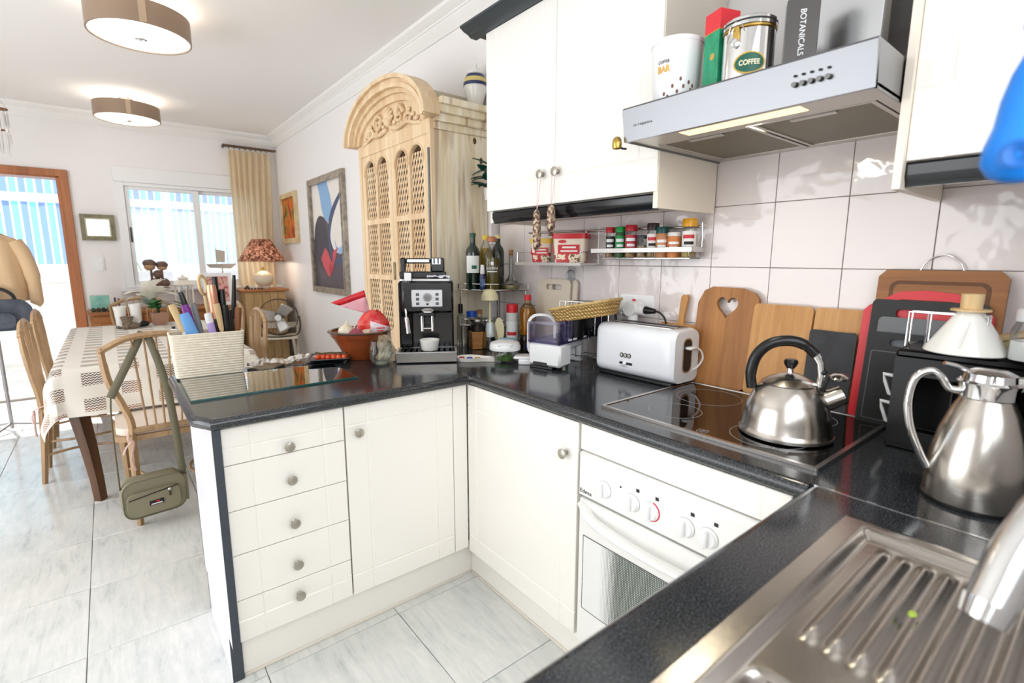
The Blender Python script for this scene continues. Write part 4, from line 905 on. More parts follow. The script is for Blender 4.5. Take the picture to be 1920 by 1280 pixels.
# kettle ------------------------------------------------------------------------------
t = thing('whistling_kettle', 'brushed steel dome kettle with black arched handle on the hob', 'kettle', (1.298, .515, CT+.0068))
M_kst = mat('kettle_steel', '#c6c0b8', .2, 1., bump=.03, scale=30, stretch=(1, 1, .02), aniso=.5)
part('body', MB().lathe([(0, .004), (.098, .004), (.104, .006), (.106, .012), (.103, .018), (.1015, .022), (.0985, .045), (.092, .074), (.081, .102), (.070, .120), (.060, .130)], 48), M_kst, t)
part('base_plate', MB().lathe([(0, 0), (.10, 0), (.107, .004), (.107, .010), (.098, .012), (0, .012)], 48), M_steel, t)
part('lid', MB().lathe([(.062, .1295), (.0625, .132), (.046, .144), (.022, .154), (0, .157)], 40), M_kst, t)
k_ = part('lid_knob', MB().lathe([(0, .168), (.009, .168), (.014, .176), (.0165, .184), (.013, .190), (0, .192)], 24), M_black, t)
part('knob_stem', MB().lathe([(0, .155), (.009, .155), (.0065, .160), (.0065, .170), (0, .170)], 16), M_chrome, k_)
hdir = Vector((math.cos(math.radians(-58)), math.sin(math.radians(-58)), 0))     # handle and spout run along this line
hp = [(-.083, .112), (-.088, .150), (-.078, .195), (-.05, .226), (-.01, .236), (.025, .228), (.052, .205)]
part('handle', MB().tube([tuple(hdir*a+Vector((0, 0, z))) for a, z in [(p.x, p.y) for p in bez([(a, z, 0) for a, z in hp], 6)]], [.0125]*6+[.0135]*25+[.012]*6, 14), M_black, t)
part('handle_bracket', MB().tube([tuple(hdir*a+Vector((0, 0, z))) for a, z in ((.052, .205), (.064, .185), (.069, .155), (.066, .125))], .005, 10, flat=1.6), M_chrome, t)
sp = part('spout', MB().tube([tuple(hdir*a+Vector((0, 0, z))) for a, z in ((.062, .080), (.088, .094), (.118, .110))], [.027, .0245, .0235], 20), M_kst, t)
part('spout_mouth', MB().tube([tuple(hdir*a+Vector((0, 0, z))) for a, z in ((.1178, .1099), (.1192, .1107))], [.0205, .0205], 20), M_black, sp)
part('whistle', MB().lathe([(0, 0), (.02, 0), (.021, .004), (.012, .010), (0, .011)], 20, Matrix.Translation(hdir*.105+Vector((0, 0, .150))) @ Matrix.Rotation(math.radians(-12), 4, 'Y')), M_chrome, sp)
part('whistle_arm', MB().tube([tuple(hdir*a+Vector((0, 0, z))) for a, z in ((.075, .115), (.078, .135), (.085, .150), (.098, .154))], .005, 8), M_black, sp)
part('trigger', MB().ball(tuple(hdir*.072+Vector((0, 0, .162))), .008), M_black, sp)
# thermos jug -----------------------------------------------------------------------------
t = thing('thermos_jug', 'brushed steel vacuum jug with hooped handle at the right', 'jug', (1.205, .145, CT+.001), math.radians(-60))
part('body', MB().lathe([(0, 0), (.068, 0), (.072, .004), (.0725, .012), (.0725, .045), (.069, .085), (.060, .130), (.047, .172), (.038, .192), (.037, .197), (0, .197)], 48), M_kst, t)
part('base_ring', MB().lathe([(.066, -.0005), (.0735, 0), (.0735, .006), (.07, .008)], 48), M_black, t)
part('collar', MB().lathe([(.0375, .195), (.041, .198), (.042, .215), (.0445, .224), (.04, .228), (0, .228)], 40), M_chrome, t)
l_ = part('lid', MB().lathe([(0, .228), (.038, .228), (.036, .240), (.024, .246), (0, .248)], 36), M_chrome, t)
part('thumb_lever', MB().tube([(-.03, 0, .242), (-.05, 0, .250), (-.068, 0, .254)], [.006, .007, .006], 10, flat=.6), M_chrome, l_)
part('spout_lip', MB().tube([(.03, 0, .214), (.046, 0, .225), (.055, 0, .23)], [.016, .014, .008], 12), M_chrome, t)
part('handle', MB().tube(bez([(-.038, 0, .206), (-.056, 0, .208), (-.070, 0, .228), (-.088, 0, .238), (-.108, 0, .222), (-.114, 0, .18), (-.106, 0, .13), (-.088, 0, .085), (-.072, 0, .055)], 8), .0068, 12), M_chrome, t)
# black counter box with things on it ---------------------------------------------------------
t = thing('bread_bin', 'black glossy open-fronted box in the corner by the jug', 'box', (1.50, .12, CT))
M_bb = mat('black_gloss_box', '#070708', .2, spec=.25)
bx0, bx1, by0, by1, bz = 1.415, 1.60, -.20, .335, 1.118
part('top', MB().box(bx0-.004, bx1, by0, by1, bz-.02, bz, .006), M_bb, t, True)
part('side', MB().box(bx0, bx1, by1-.012, by1, CT+.012, bz-.018, .003), M_bb, t, True)
part('side', MB().box(bx0, bx1, by0, by0+.012, CT+.012, bz-.018, .003), M_bb, t, True)
part('back', MB().box(bx1-.008, bx1, by0+.01, by1-.01, CT+.012, bz-.018), M_bb, t, True)
part('bottom', MB().box(bx0, bx1, by0, by1, CT+.001, CT+.016, .003), M_bb, t, True)
part('front_frame', MB().prism([rrect(-.335, .2, CT+.014, bz-.019, .004), rrect(-.30, .17, CT+.05, bz-.06, .008)], 0, .008, FX(bx0+.007)), M_bb, t, True)
for z in (.955, 1.022): part('handle', MB().tube([(1.452, .334, z+.022), (1.452, .362, z+.024), (1.452, .358, z+.008), (1.452, .347, z-.022), (1.452, .334, z-.026)], .0045, 8), M_white, t, True)
t = thing('dark_canister', 'dark cylinder canister inside the black box', 'canister', (1.50, .18, CT+.0165))
part('body', MB().lathe([(0, 0), (.055, 0), (.058, .004), (.058, .13), (.054, .134), (0, .134)], 28), mat('canister_dark', '#2a2826', .25, .6), t)
part('lid', MB().lathe([(.0585, .135), (.06, .138), (.06, .152), (.03, .158), (0, .158)], 28), mat('canister_dark', '#2a2826', .25, .6), t)
t = thing('toast_rack', 'chrome wire holder standing on the black box', 'rack', (1.50, .27, bz))
for x in (1.44, 1.47): wire(t, [(x, .325, bz+.003), (x, .325, bz+.083), (x, .19, bz+.083), (x, .19, bz+.003)], .0022)
for y in (.325, .29, .235, .19): wire(t, [(1.44, y, bz+.083), (1.44, y, bz+.003), (1.47, y, bz+.003), (1.47, y, bz+.083)], .002)
t = thing('coffee_dripper', 'white cone funnel with a wooden collar standing upside down', 'funnel', (1.455, .222, bz+.001), face(1.45, .22))
M_cer = mat('glazed_white', '#eceae4', .2, coat=.4)
part('cone', MB().lathe([(.071, 0), (.073, .002), (.072, .006), (.020, .094), (.018, .094), (.068, .004), (.071, 0)], 40), M_cer, t)
part('collar', MB().lathe([(.012, .094), (.0185, .094), (.0195, .128), (.0125, .128), (.012, .094)], 28), wood('light_beech', '#e2c89c', '#c9a46c', 2, 12, .5), t)
part('disc', MB().lathe([(0, .091), (.034, .091), (.034, .0955), (0, .0955)], 28), wood('light_beech', '#e2c89c', '#c9a46c', 2, 12, .5), t)
part('rib', MB().tube([(.001, -.034, .068), (-.006, -.055, .036), (-.010, -.065, .018)], .0022, 8), M_cer, t)
t = thing('salt_jar', 'clear glass jar of white salt with a white lid', 'jar', (1.43, .118, bz+.001), face(1.43, .12))
part('glass', MB().lathe([(0, 0), (.032, 0), (.035, .004), (.035, .062), (.029, .075), (.029, .082), (0, .082)], 28), M_clear, t)
part('salt', MB().lathe([(0, .002), (.033, .002), (.033, .04), (0, .044)], 24), mat('salt_white', '#f2f1ee', .9), t)
part('lid', MB().lathe([(0, .08), (.031, .08), (.031, .10), (.028, .104), (0, .104)], 24), mat('lid_silver', '#d9dadc', .3, .3), t)
wraptext('AZÚ', t, .0352, .048, .016, mat('blue_print', '#3a6fb0', .5), .006)
t = thing('wooden_brush', 'pale wooden brush lying behind the salt jar', 'brush', (1.50, .16, bz), math.radians(-70))
part('head', MB().box(-.05, .05, -.014, .014, .030, .044, .004, M=Matrix.Rotation(math.radians(-18), 4, 'Y')), wood('light_beech', '#e2c89c', '#c9a46c', 2, 12, .5), t)
part('bristles', MB().box(-.045, .045, -.011, .011, .008, .030, .002, M=Matrix.Rotation(math.radians(-18), 4, 'Y')), mat('bristle', '#d6d29a', .9), t)
# blue handled brush hanging at the right ---------------------------------------------------------
t = thing('blue_brush', 'blue soft-grip brush handle hanging close to the camera', 'brush', (.575, .072, 1.416), rot=(math.radians(-3), math.radians(9), math.radians(-80)))
M_blue = mat('blue_rubber', '#0d7fe0', .38)
part('grip', MB().tube([(0, 0, -.035), (0, 0, -.032), (0, 0, -.024), (0, 0, -.01), (0, 0, .006), (0, 0, .026), (0, 0, .046), (0, 0, .062), (0, 0, .074), (0, 0, .081), (0, 0, .083)], [.006, .014, .0205, .0225, .0205, .0215, .020, .0165, .0170, .023, .021], 24), M_blue, t)
part('hang_hole', MB().lathe([(.003, -.002), (.0095, .0), (.0115, .003), (.009, .004), (.003, .001)], 20, Matrix.Translation((0, -.0215, -.018)) @ Matrix.Rotation(PI/2, 4, 'X')), mat('blue_rubber_dark', '#0a5fae', .5), t)
part('shank', MB().tube([(0, 0, .08), (0, 0, .22), (0, 0, .28)], [.0135, .010, .008], 14), M_blue, t)
part('head', MB().box(-.03, .03, -.012, .012, .28, .36, .006), M_blue, t)
part('cord', MB().tube([(0, 0, .36), (0, 0, 1.27)], .0012, 6), M_white, t)
solo('herb_leaf', MB().ball((0, 0, .003), .006, (1.3, .8, .5), 10), mat('herb_green', '#a9c24a', .6), 'tiny green herb scrap lying on the sink drainer', 'leaf', (.742, .125, CT+.0005))
# ------------------------------------------------------------------ corner of the worktop, below the rack
t = thing('herb_chopper', 'clear hand chopper with a pale domed plunger', 'chopper', (1.452, 1.985, CT+.001), face(1.45, 1.98))
M_pale = mat('pale_yellow_plastic', '#e9dfb4', .4)
part('cup', MB().lathe([(0, 0), (.036, 0), (.038, .003), (.034, .06), (.026, .10), (.022, .118), (.020, .118), (.03, .06), (.034, .006), (0, .006)], 28), M_clear, t)
part('plunger_head', MB().lathe([(0, .226), (.015, .225), (.026, .216), (.033, .20), (.034, .185), (.03, .184), (0, .186)], 28), M_pale, t)
part('plunger_rod', MB().lathe([(0, .04), (.005, .04), (.005, .19), (0, .19)], 14), M_pale, t)
part('blade_block', MB().lathe([(0, .045), (.018, .045), (.018, .09), (.012, .10), (0, .10)], 20), M_white, t)
part('side_lid', MB().prism(arc(0, .07, .02, 0, 360, 20, .05)[:-1], 0, .005, FY(-.012, .036, 0)), M_pale, t)
t.scale = (1.25, 1.25, 1.3)
t = thing('spice_mill', 'wooden block mill with a glass top beside the coffee machine', 'mill', (1.405, 2.025, CT+.001), math.radians(-20))
part('block', MB().box(-.032, .032, -.032, .032, 0, .075, .003), wood('mill_wood', '#c08a4e', '#96622e', 0, 14, .5), t)
part('glass', MB().lathe([(0, .075), (.03, .075), (.03, .115), (.026, .12), (0, .12)], 24), M_clear, t)
part('contents', MB().lathe([(0, .076), (.027, .076), (.027, .10), (0, .10)], 20), mat('peppercorn', '#2e2418', .8), t)
part('lid', MB().lathe([(.031, .118), (.034, .12), (.034, .128), (.02, .135), (0, .136)], 24), M_steel, t)
t.scale = (1.15, 1.15, 1.15)
bottle('blue_cap_jar', 'small jar with a bright blue cap behind the mill', 'jar', 1.425, 2.105, CT+.001, [(0, 0), (.026, 0), (.028, .004), (.028, .14), (.022, .15), (0, .15)], M_clear, ([(0, .15), (.026, .15), (.026, .178), (0, .179)], mat('cap_blue', '#1c4fb4', .3)), [(0, .003), (.026, .003), (.026, .10), (0, .10)], M_liq_d)
bottle('black_cap_bottle', 'slim bottle with a tall black cap behind the coffee machine', 'bottle', 1.375, 2.13, CT+.001, [(0, 0), (.018, 0), (.019, .003), (.019, .15), (.009, .17), (0, .17)], M_clear, ([(0, .168), (.012, .168), (.012, .215), (0, .216)], M_black))
bottle('corked_bottle', 'small round bottle of dark oil with a cork', 'bottle', 1.47, 2.10, CT+.001, [(0, 0), (.034, 0), (.037, .006), (.037, .12), (.02, .14), (.013, .15), (.013, .165), (0, .165)], M_clear, ([(0, .158), (.0155, .16), (.0155, .182), (0, .183)], M_cork), [(0, .003), (.034, .004), (.034, .118), (0, .122)], M_liq_o)
bottle('lidded_jar', 'dark jar with a black lid under the corner rack', 'jar', 1.545, 2.06, CT+.001, [(0, 0), (.028, 0), (.03, .004), (.03, .075), (0, .075)], mat('jar_dark_glass', '#231a10', .1, coat=.4), ([(0, .075), (.031, .075), (.031, .095), (0, .097)], M_black), label=[(.0303, .05, .068, -150, -30, M_pale)])
t = bottle('seasoning_can', 'white shaker can with a red cap by the golden oil bottle', 'can', 1.545, 1.925, CT+.001, [(0, 0), (.027, 0), (.0285, .003), (.0285, .155), (.024, .16), (0, .16)], mat('can_silver', '#d9d6d2', .35), ([(0, .16), (.0275, .16), (.0275, .196), (0, .197)], red), label=[(.0288, .03, .12, -170, -10, M_lab), (.0292, .06, .075, -140, -50, M_rp)]); t.scale = (1.05, 1.05, 1.12)
t = bottle('golden_oil_bottle', 'ribbed bottle of golden oil with a red cap', 'bottle', 1.565, 1.83, CT+.001, [(0, 0), (.033, 0), (.036, .005), (.036, .06), (.034, .065), (.036, .07), (.036, .155), (.03, .185), (.014, .20), (.0125, .215), (0, .215)], glass('pale_plastic', '#f4ecd6', .05),
           ([(0, .212), (.0155, .212), (.0155, .234), (0, .235)], red), [(0, .068), (.034, .07), (.034, .153), (.028, .18), (0, .184)], mat('liquid_gold', '#b9791a', .15, trans=.2))
part('liquid', MB().lathe([(0, .004), (.034, .006), (.034, .058), (0, .06)], 24), mat('vinegar_dark', '#1d1511', .2), t)
t.scale = (1.12, 1.12, 1.15)
bottle('small_blue_jar', 'little jar with a blue label and wooden top by the rack foot', 'jar', 1.55, 1.79, CT+.001, [(0, 0), (.02, 0), (.021, .003), (.021, .055), (.016, .06), (0, .06)], M_clear, ([(0, .06), (.017, .06), (.018, .09), (0, .091)], mat('stopper_wood', '#b5734c', .5)), label=[(.0212, .01, .042, -160, -20, mat('cap_blue', '#1c4fb4', .3)), (.0213, .043, .048, -160, -20, red)])
t = thing('food_packet', 'stacked little packets in light blue and red behind the chopper tub', 'packet', (1.475, 1.875, CT+.001), math.radians(-40))
part('box', MB().box(-.04, .04, -.02, .02, 0, .045, .003), M_white, t)
part('red_band', MB().box(-.0405, .0405, -.0205, .0205, .012, .024), red, t)
part('blue_top', MB().box(-.038, .036, -.019, .019, .0455, .062, .004), mat('light_blue', '#8ac6de', .4), t)
t = thing('salad_chopper', 'round chopper tub with a white lid and chopped greens', 'tub', (1.325, 1.70, CT+.001), face(1.32, 1.7))
part('bowl', MB().lathe([(0, 0), (.054, 0), (.058, .005), (.064, .05), (.062, .05), (.055, .008), (0, .006)], 32), M_clear, t)
part('greens', MB().lathe([(0, .007), (.053, .008), (.056, .024), (.03, .030), (0, .026)], 28), mat('chopped_green', '#3f6a2a', .7, col2='#7fa04a', scale=90, bump=.8), t)
part('shaft', MB().lathe([(0, .01), (.008, .01), (.008, .05), (0, .05)], 12), M_white, t)
l_ = part('lid', MB().lathe([(0, .05), (.067, .05), (.068, .054), (.068, .066), (.062, .080), (.04, .088), (0, .09)], 36), M_white, t)
part('pull_handle', MB().box(-.032, .032, -.064, -.04, .070, .086, .005), M_white, l_)
t = thing('spoon_rest', 'white ceramic spoon rest with red and green dots', 'spoon rest', (1.235, 1.76, CT+.001), math.radians(-44))
M_dots = mat('spoon_rest_dots', '#efe9e0', .2, coat=.4)
m = MB(); pts = [(-.115, .012), (-.09, .038), (-.05, .047), (-.015, .04), (.015, .024), (.05, .02), (.085, .022), (.105, .014), (.112, 0)]
ol = [(a, -h) for a, h in pts]+[(a, h) for a, h in pts[::-1][1:]]
n = len(ol); vs = [(a*.9-.005, b_*.8, 0) for a, b_ in ol]+[(a, b_, .018+(.02 if a > .06 else 0)*(1-abs(b_)*10)) for a, b_ in ol]+[(a*.92, b_*.86, .016+(.016 if a > .06 else 0)) for a, b_ in ol]+[(a*.82-.005, b_*.7, .006) for a, b_ in ol]
fs = [tuple(range(n))[::-1], tuple(range(3*n, 4*n))]
for k in range(3): fs += [(k*n+i, k*n+(i+1) % n, (k+1)*n+(i+1) % n, (k+1)*n+i) for i in range(n)]
part('dish', m.add(vs, fs), M_dots, t)
for k in range(9): part('dot', MB().ball((.06+.014*(k % 3), -.012+.011*(k//3), .0235+.004*(k % 3)), .003, (1, 1, .5), 8), [red, mat('leaf_dot', '#2d7a4a', .4), mat('blue_print', '#3a6fb0', .5)][k % 3], t)
for k, c_ in enumerate(('#c23a34', '#3a58b0', '#cfa640')): solo('bottle_cap', MB().lathe([(0, 0), (.012, 0), (.013, .002), (.0115, .007), (0, .008)], 16), mat('cap3_'+c_[1:], c_, .35), ['red bottle cap lying in the spoon rest', 'blue bottle cap lying in the spoon rest', 'yellow bottle cap lying in the spoon rest'][k], 'bottle cap', (1.175+.025*k, 1.815-.024*k, CT+.0095), group='caps in the spoon rest')
# ------------------------------------------------------------------ coffee machine
t = thing('coffee_machine', 'black bean-to-cup coffee machine with silver control panel', 'coffee machine', (1.03, 1.865, CT), math.radians(-31))
M_cm = mat('coffee_machine_black', '#121314', .22, coat=.3); M_sil = mat('silver_panel', '#c9c9cb', .32, .6)
part('body', MB().box(-.119, .119, .13, .40, .002, .345, .008), M_cm, t)
part('base', MB().box(-.119, .119, .02, .14, .002, .045, .004), M_cm, t)
part('front_head', MB().box(-.105, .119, .085, .135, .205, .345, .010), M_cm, t)
part('left_column', MB().box(-.119, -.06, .10, .135, .05, .34, .006), mat('dark_mirror', '#1c1c1d', .05, .7), t)
part('side_panel', MB().box(-.1215, -.118, .135, .39, .02, .335, .001), mat('side_mirror', '#8d8a86', .06, 1.), t)
p_ = part('control_panel', MB().box(-.062, .072, .0805, .086, .232, .308, .003), M_sil, t)
part('dial', MB().lathe([(0, 0), (.019, 0), (.019, .003), (.0175, .009), (0, .010)], 28, FY(.0805, .006, .275)), mat('dial_ring', '#9a9a9c', .35, .3), p_)
part('dial_face', MB().lathe([(0, .0100), (.0135, .0100), (.0135, .0106), (0, .0106)], 24, FY(.0805, .006, .275)), mat('dial_grey', '#7d7d7d', .4), p_)
for sx in (-1, 1):
    for k in range(3): part('button', MB().box(.006+sx*.042-.007, .006+sx*.042+.007, .078, .0815, .247+.02*k-.006, .247+.02*k+.006, .001), mat('button_grey', '#55565a', .4), p_)
part('display_dot', MB().box(.001, .011, .079, .0815, .240, .249, .001), M_black, p_)
part('badge', MB().prism(arc(.006, .218, .026, 0, 360, 24, .009)[:-1], 0, .004, FY(.0845)), M_chrome, t)
text("De'Longhi", t, (.006, .0802, .218), RY_, .0115, M_blackm)
for x in (-.018, .026): part('coffee_spout', MB().cyl((x, .07, .128), (x, .07, .205), .0075, .0075, 14), M_chrome, t)
part('spout_bridge', MB().box(-.02, .028, .066, .074, .138, .143, .001), M_chrome, t)
part('spout_housing', MB().box(-.032, .04, .062, .10, .19, .21, .006), M_cm, t)
part('steam_pipe', MB().tube(bez([(-.088, .095, .222), (-.088, .078, .224), (-.086, .072, .212), (-.084, .071, .19)], 6), .0045, 10), M_chrome, t)
part('steam_wand', MB().tube([(-.084, .071, .19), (-.078, .069, .12)], [.0105, .012], 16), M_chrome, t)
d_ = part('drip_tray', MB().box(-.128, .128, -.005, .13, .002, .045, .006), M_cm, t)
part('tray_front', MB().box(-.1285, .1285, -.0075, -.004, .004, .046, .002), mat('tray_steel', '#7f7a74', .2, 1.), d_)
part('tray_rim', MB().prism([rrect(-.130, .130, -.008, .125, .006), rrect(-.120, .120, .002, .118, .004)], .045, .0485), M_sil, d_)
for k in range(10): part('grille_bar', MB().box(-.112+.024*k, -.096+.024*k, .01, .115, .044, .0475, .001), M_black, d_)
r_ = part('top_tray', MB().prism([rrect(-.118, .118, .10, .39, .02), rrect(-.110, .110, .108, .382, .016)], .345, .352), M_sil, t)
part('warming_plate', MB().box(-.11, .11, .108, .382, .343, .3462), M_cm, t)
part('bean_knob', MB().cyl((-.075, .105, .335), (-.075, .105, .385), .018, .017, 18), M_cm, t)
part('knob_front', MB().box(-.09, -.06, .086, .09, .345, .38, .002), M_white, t)
TT = Matrix.Translation((1.03, 1.865, CT)) @ Matrix.Rotation(math.radians(-31), 4, 'Z')
def on_machine(x, y, z): return tuple(TT @ Vector((x, y, z)))
t = thing('knife_sharpener', 'black and silver knife sharpener on top of the coffee machine', 'sharpener', on_machine(-.01, .22, .3525), math.radians(-29))
part('handle', MB().box(-.085, .03, -.014, .014, .066, .090, .006), M_black, t)
part('handle_strip', MB().box(-.075, .025, -.0155, -.013, .071, .086, .002), M_sil, t)
part('grip_post', MB().box(-.105, -.082, -.016, .016, .004, .092, .005), M_black, t)
h_ = part('head', MB().box(.03, .092, -.022, .022, .028, .092, .006), M_black, t)
part('slot_plate', MB().box(.036, .076, -.0235, -.021, .062, .09, .002), M_sil, h_)
for x in (.046, .064): part('slot', MB().box(x-.003, x+.003, -.0245, -.023, .066, .0915), M_black, h_)
part('base', MB().box(-.11, .10, -.024, .024, .0, .03, .004), M_black, t)
m = MB(); random.seed(3)
m.grid(lambda u, v: (-.05+.10*u, -.03+.06*v, .004+.012*random.random()), 9, 6)
t = solo('paper_napkin', m, mat('napkin', '#dfe3ea', .9), 'crumpled white napkin on top of the coffee machine', 'napkin', on_machine(.055, .15, .352), math.radians(-31), smooth=False)
mo = t.modifiers.new('thick', 'SOLIDIFY'); mo.thickness = .001
t = thing('ramekin', 'white fluted ramekin on the coffee machine drip tray', 'ramekin', on_machine(.012, .05, .0488))
m = MB(); N = 48; pr = [(.034, 0), (.0365, .003), (.0405, .032), (.0415, .037), (.0425, .045), (.039, .045), (.035, .006)]
for i in range(N):
    a0, a1 = 2*PI*i/N, 2*PI*(i+1)/N
vs = []; fs = []
for i in range(N):
    a = 2*PI*i/N
    for q, (r, z) in enumerate(pr):
        rr = r*(1-.012*(i % 2)) if 1 <= q <= 2 else r; vs.append((rr*math.cos(a), rr*math.sin(a), z))
k = len(pr)
for i in range(N):
    j = (i+1) % N
    for q in range(k-1): fs.append((i*k+q, j*k+q, j*k+q+1, i*k+q+1))
fs += [tuple(i*k for i in range(N))[::-1], tuple(i*k+k-1 for i in range(N))]
part('dish', m.add(vs, fs), M_cer, t); part('rim', MB().lathe([(.0385, .044), (.0415, .0465), (.043, .045), (.0385, .044)], 32), M_cer, t)
# ------------------------------------------------------------------ bowl with onions, garlic and a bag
BX, BY = .855, 2.15
t = thing('terracotta_bowl', 'glazed terracotta bowl with a dark rim', 'bowl', (BX, BY, CT+.001))
M_ter = mat('terracotta_glazed', '#a6532a', .15, col2='#8d4322', scale=8, coat=.5)
part('shell', MB().lathe([(0, 0), (.062, 0), (.064, .004), (.070, .012), (.098, .065), (.118, .098), (.124, .104), (.130, .122), (.126, .124), (.118, .105), (.09, .06), (.06, .014), (0, .012)], 40), M_ter, t)
part('rim', MB().lathe([(.123, .117), (.136, .120), (.138, .125), (.128, .128), (.121, .124), (.123, .117)], 40), mat('rim_dark', '#4a3a34', .25, coat=.3), t)
def bulb(name, lab, x, y, z, r, m, sq=.9, tip=True, tilt=(0, 0, 0)):
    t = thing(name, lab, name.split('_')[-1] if name != 'red_onion' else 'onion', (x, y, z), rot=tilt)
    part('body', MB().lathe([(0, -r*sq), (r*.5, -r*sq*.85), (r*.9, -r*sq*.4), (r, 0), (r*.88, r*sq*.45), (r*.5, r*sq*.82), (r*.16, r*sq*1.05), (0, r*sq*1.1)], 20), m, t)
    if tip: part('stem', MB().tube([(0, 0, r*sq), (.002, 0, r*sq*1.25), (.006, .002, r*sq*1.5)], [r*.16, r*.12, r*.05], 8), m, t)
M_on = mat('white_onion', '#ece3d2', .4, col2='#d9c9a8', scale=30, stretch=(1, 1, .1)); M_ro = mat('red_onion_skin', '#7a2233', .3, col2='#a4485a', scale=20, stretch=(1, 1, .1)); M_ga = mat('garlic_skin', '#e6d3bd', .55, col2='#cfae94', scale=40, stretch=(1, 1, .1))
bulb('white_onion', 'white onion at the left of the terracotta bowl', BX-.065, BY-.01, CT+.125, .036, M_on)
bulb('red_onion', 'red onion in front in the terracotta bowl', BX-.04, BY-.055, CT+.112, .034, M_ro)
bulb('garlic', 'garlic bulb in the middle of the terracotta bowl', BX-.005, BY+.02, CT+.118, .03, M_ga, .85)
bulb('garlic', 'garlic bulb beside the red snack bag', BX+.012, BY-.05, CT+.112, .027, M_ga, .85, tilt=(.5, .3, 0))
bulb('garlic', 'garlic bulb low behind the red onion', BX-.022, BY-.025, CT+.092, .03, M_ga, .85, tilt=(-.4, .2, 0))
bulb('brown_onion', 'brown onion under the snack bag', BX+.055, BY+.02, CT+.075, .036, mat('brown_onion_skin', '#b07a3e', .4, col2='#8f5a28', scale=20, stretch=(1, 1, .1)))
# snack bag: pillow body, crimped twisted top
def m_bag():
    g = G('snack_bag_print'); sz = g.node('SeparateXYZ', i0=g.node('TexCoord').outputs['Object']); n = g.node('TexNoise', Vector=g.obj(), Scale=26.)
    zz = g.math('ADD', sz.outputs[2], g.math('MULTIPLY', sz.outputs[0], .35)); a = g.math('LESS_THAN', zz, .085)
    b_ = g.math('GREATER_THAN', sz.outputs[0], -.02); c_ = g.math('MULTIPLY', a, b_)
    mx = g.node('Mix', {'data_type': 'RGBA'}, i0=c_); g.put(mx.inputs[6], g.ramp(n, [(.40, '#d8202c'), (.62, '#e25a4e')])); mx.inputs[7].default_value = lin('#ecdce2')
    g.set(Base_Color=mx.outputs[2], Roughness=.22); g.bump(g.node('TexNoise', Vector=g.obj(), Scale=35.), .5, .01); return g.m
t = thing('snack_bag', 'red and pink snack bag twisted shut standing in the bowl', 'bag', (BX+.065, BY-.015, CT+.075), math.radians(-22))
def bagf(u, v):
    z = .135*v; w_ = .068*(1 if v < .62 else 1-.62*((v-.62)/.38)**1.2); th = .032*math.sin(PI*min(1, .12+v*.86))**.8
    a = 2*PI*u; cx = math.cos(a); sy = math.sin(a)
    return (w_*math.copysign(abs(cx)**.8, cx)*(1+.04*math.sin(9*a+5*v))-.01*v, th*math.copysign(abs(sy)**.9, sy), z+.006*math.sin(3*a))
part('body', MB().grid(bagf, 36, 14), m_bag(), t)
def topf(u, v): return (-.035-.09*(u-.5)*(.35+.9*v)-.055*v, .004*math.sin(u*9+v*4), .128+.052*v+.038*(u-.5)*-1*v)
m = MB().grid(topf, 12, 5); o = part('crimped_top', m, mat('bag_pink', '#e8a6b0', .25), t); mo = o.modifiers.new('t', 'SOLIDIFY'); mo.thickness = .002
m = MB().grid(lambda u, v: topf(u, 1+.4*v), 12, 2); o = part('red_hem', m, red, t); mo = o.modifiers.new('t', 'SOLIDIFY'); mo.thickness = .002
for k in range(3): part('print_line', MB().box(.006, .044-.008*k, -.0335, -.030, .058-.012*k, .062-.012*k), red, t)
# tumbler
t = thing('glass_tumbler', 'round clear glass tumbler in front of the bowl', 'glass', (.868, 1.965, CT+.001))
part('wall', MB().lathe([(0, 0), (.026, 0), (.034, .004), (.044, .022), (.0485, .048), (.046, .078), (.042, .100), (.0405, .100), (.0445, .078), (.047, .048), (.042, .024), (.03, .012), (0, .010)], 36), glass('tumbler_glass', '#fdffff', .01, .4), t)
part('base', MB().lathe([(0, .001), (.028, .001), (.036, .007), (.030, .0115), (0, .0095)], 30), glass('thick_glass', '#eef8f6', .02, .8), t)
# paper wrapper behind the tumbler
m = MB(); random.seed(11)
m.grid(lambda u, v: (-.045+.09*u*(1-.55*v), .012*math.sin(u*7)+.01*random.random(), .11*v+.006*random.random()), 8, 8)
t = solo('paper_bag', m, mat('kraft_paper', '#d2bfa6', .8, col2='#b39c80', scale=20), 'small crumpled brown paper bag beside the coffee machine', 'paper bag', (.925, 2.0, CT+.001), math.radians(-30), smooth=False)
mo = t.modifiers.new('thick', 'SOLIDIFY'); mo.thickness = .012
# square dark tray with sliced cured sausage
t = thing('square_plate', 'square dark plate behind the glass sheet', 'plate', (.715, 2.16, CT+.001), math.radians(-18))
part('dish', shell(rrect(-.055, .055, -.055, .055, .012), rrect(-.082, .082, -.082, .082, .014), .022, .005), mat('plate_dark', '#25282c', .25, coat=.3), t)
part('rim', MB().tube([(a, b_, .022) for a, b_ in rrect(-.082, .082, -.082, .082, .014)], .002, 6, True), mat('plate_rim', '#4b5157', .3), t)
t = thing('vine_tomatoes', 'sprig of small red vine tomatoes on the dark plate', 'tomatoes', (.722, 2.145, CT+.0075), math.radians(-34))
M_tom = mat('tomato_red', '#d23a1c', .12, col2='#e2622e', scale=30, coat=.4); M_vine = mat('vine_olive', '#5a5a34', .7)
for k in range(6):
    for s_ in (-1, 1): part('tomato', MB().ball((-.055+.022*k, s_*.013+.003*(k % 2), .014), .0138, (.85, 1.1, .95), 14), M_tom, t)
part('vine', MB().tube(bez([(-.07, .004, .034), (-.035, -.002, .030), (0, .003, .033), (.035, -.002, .029), (.07, .004, .026)], 6), .0028, 6), M_vine, t)
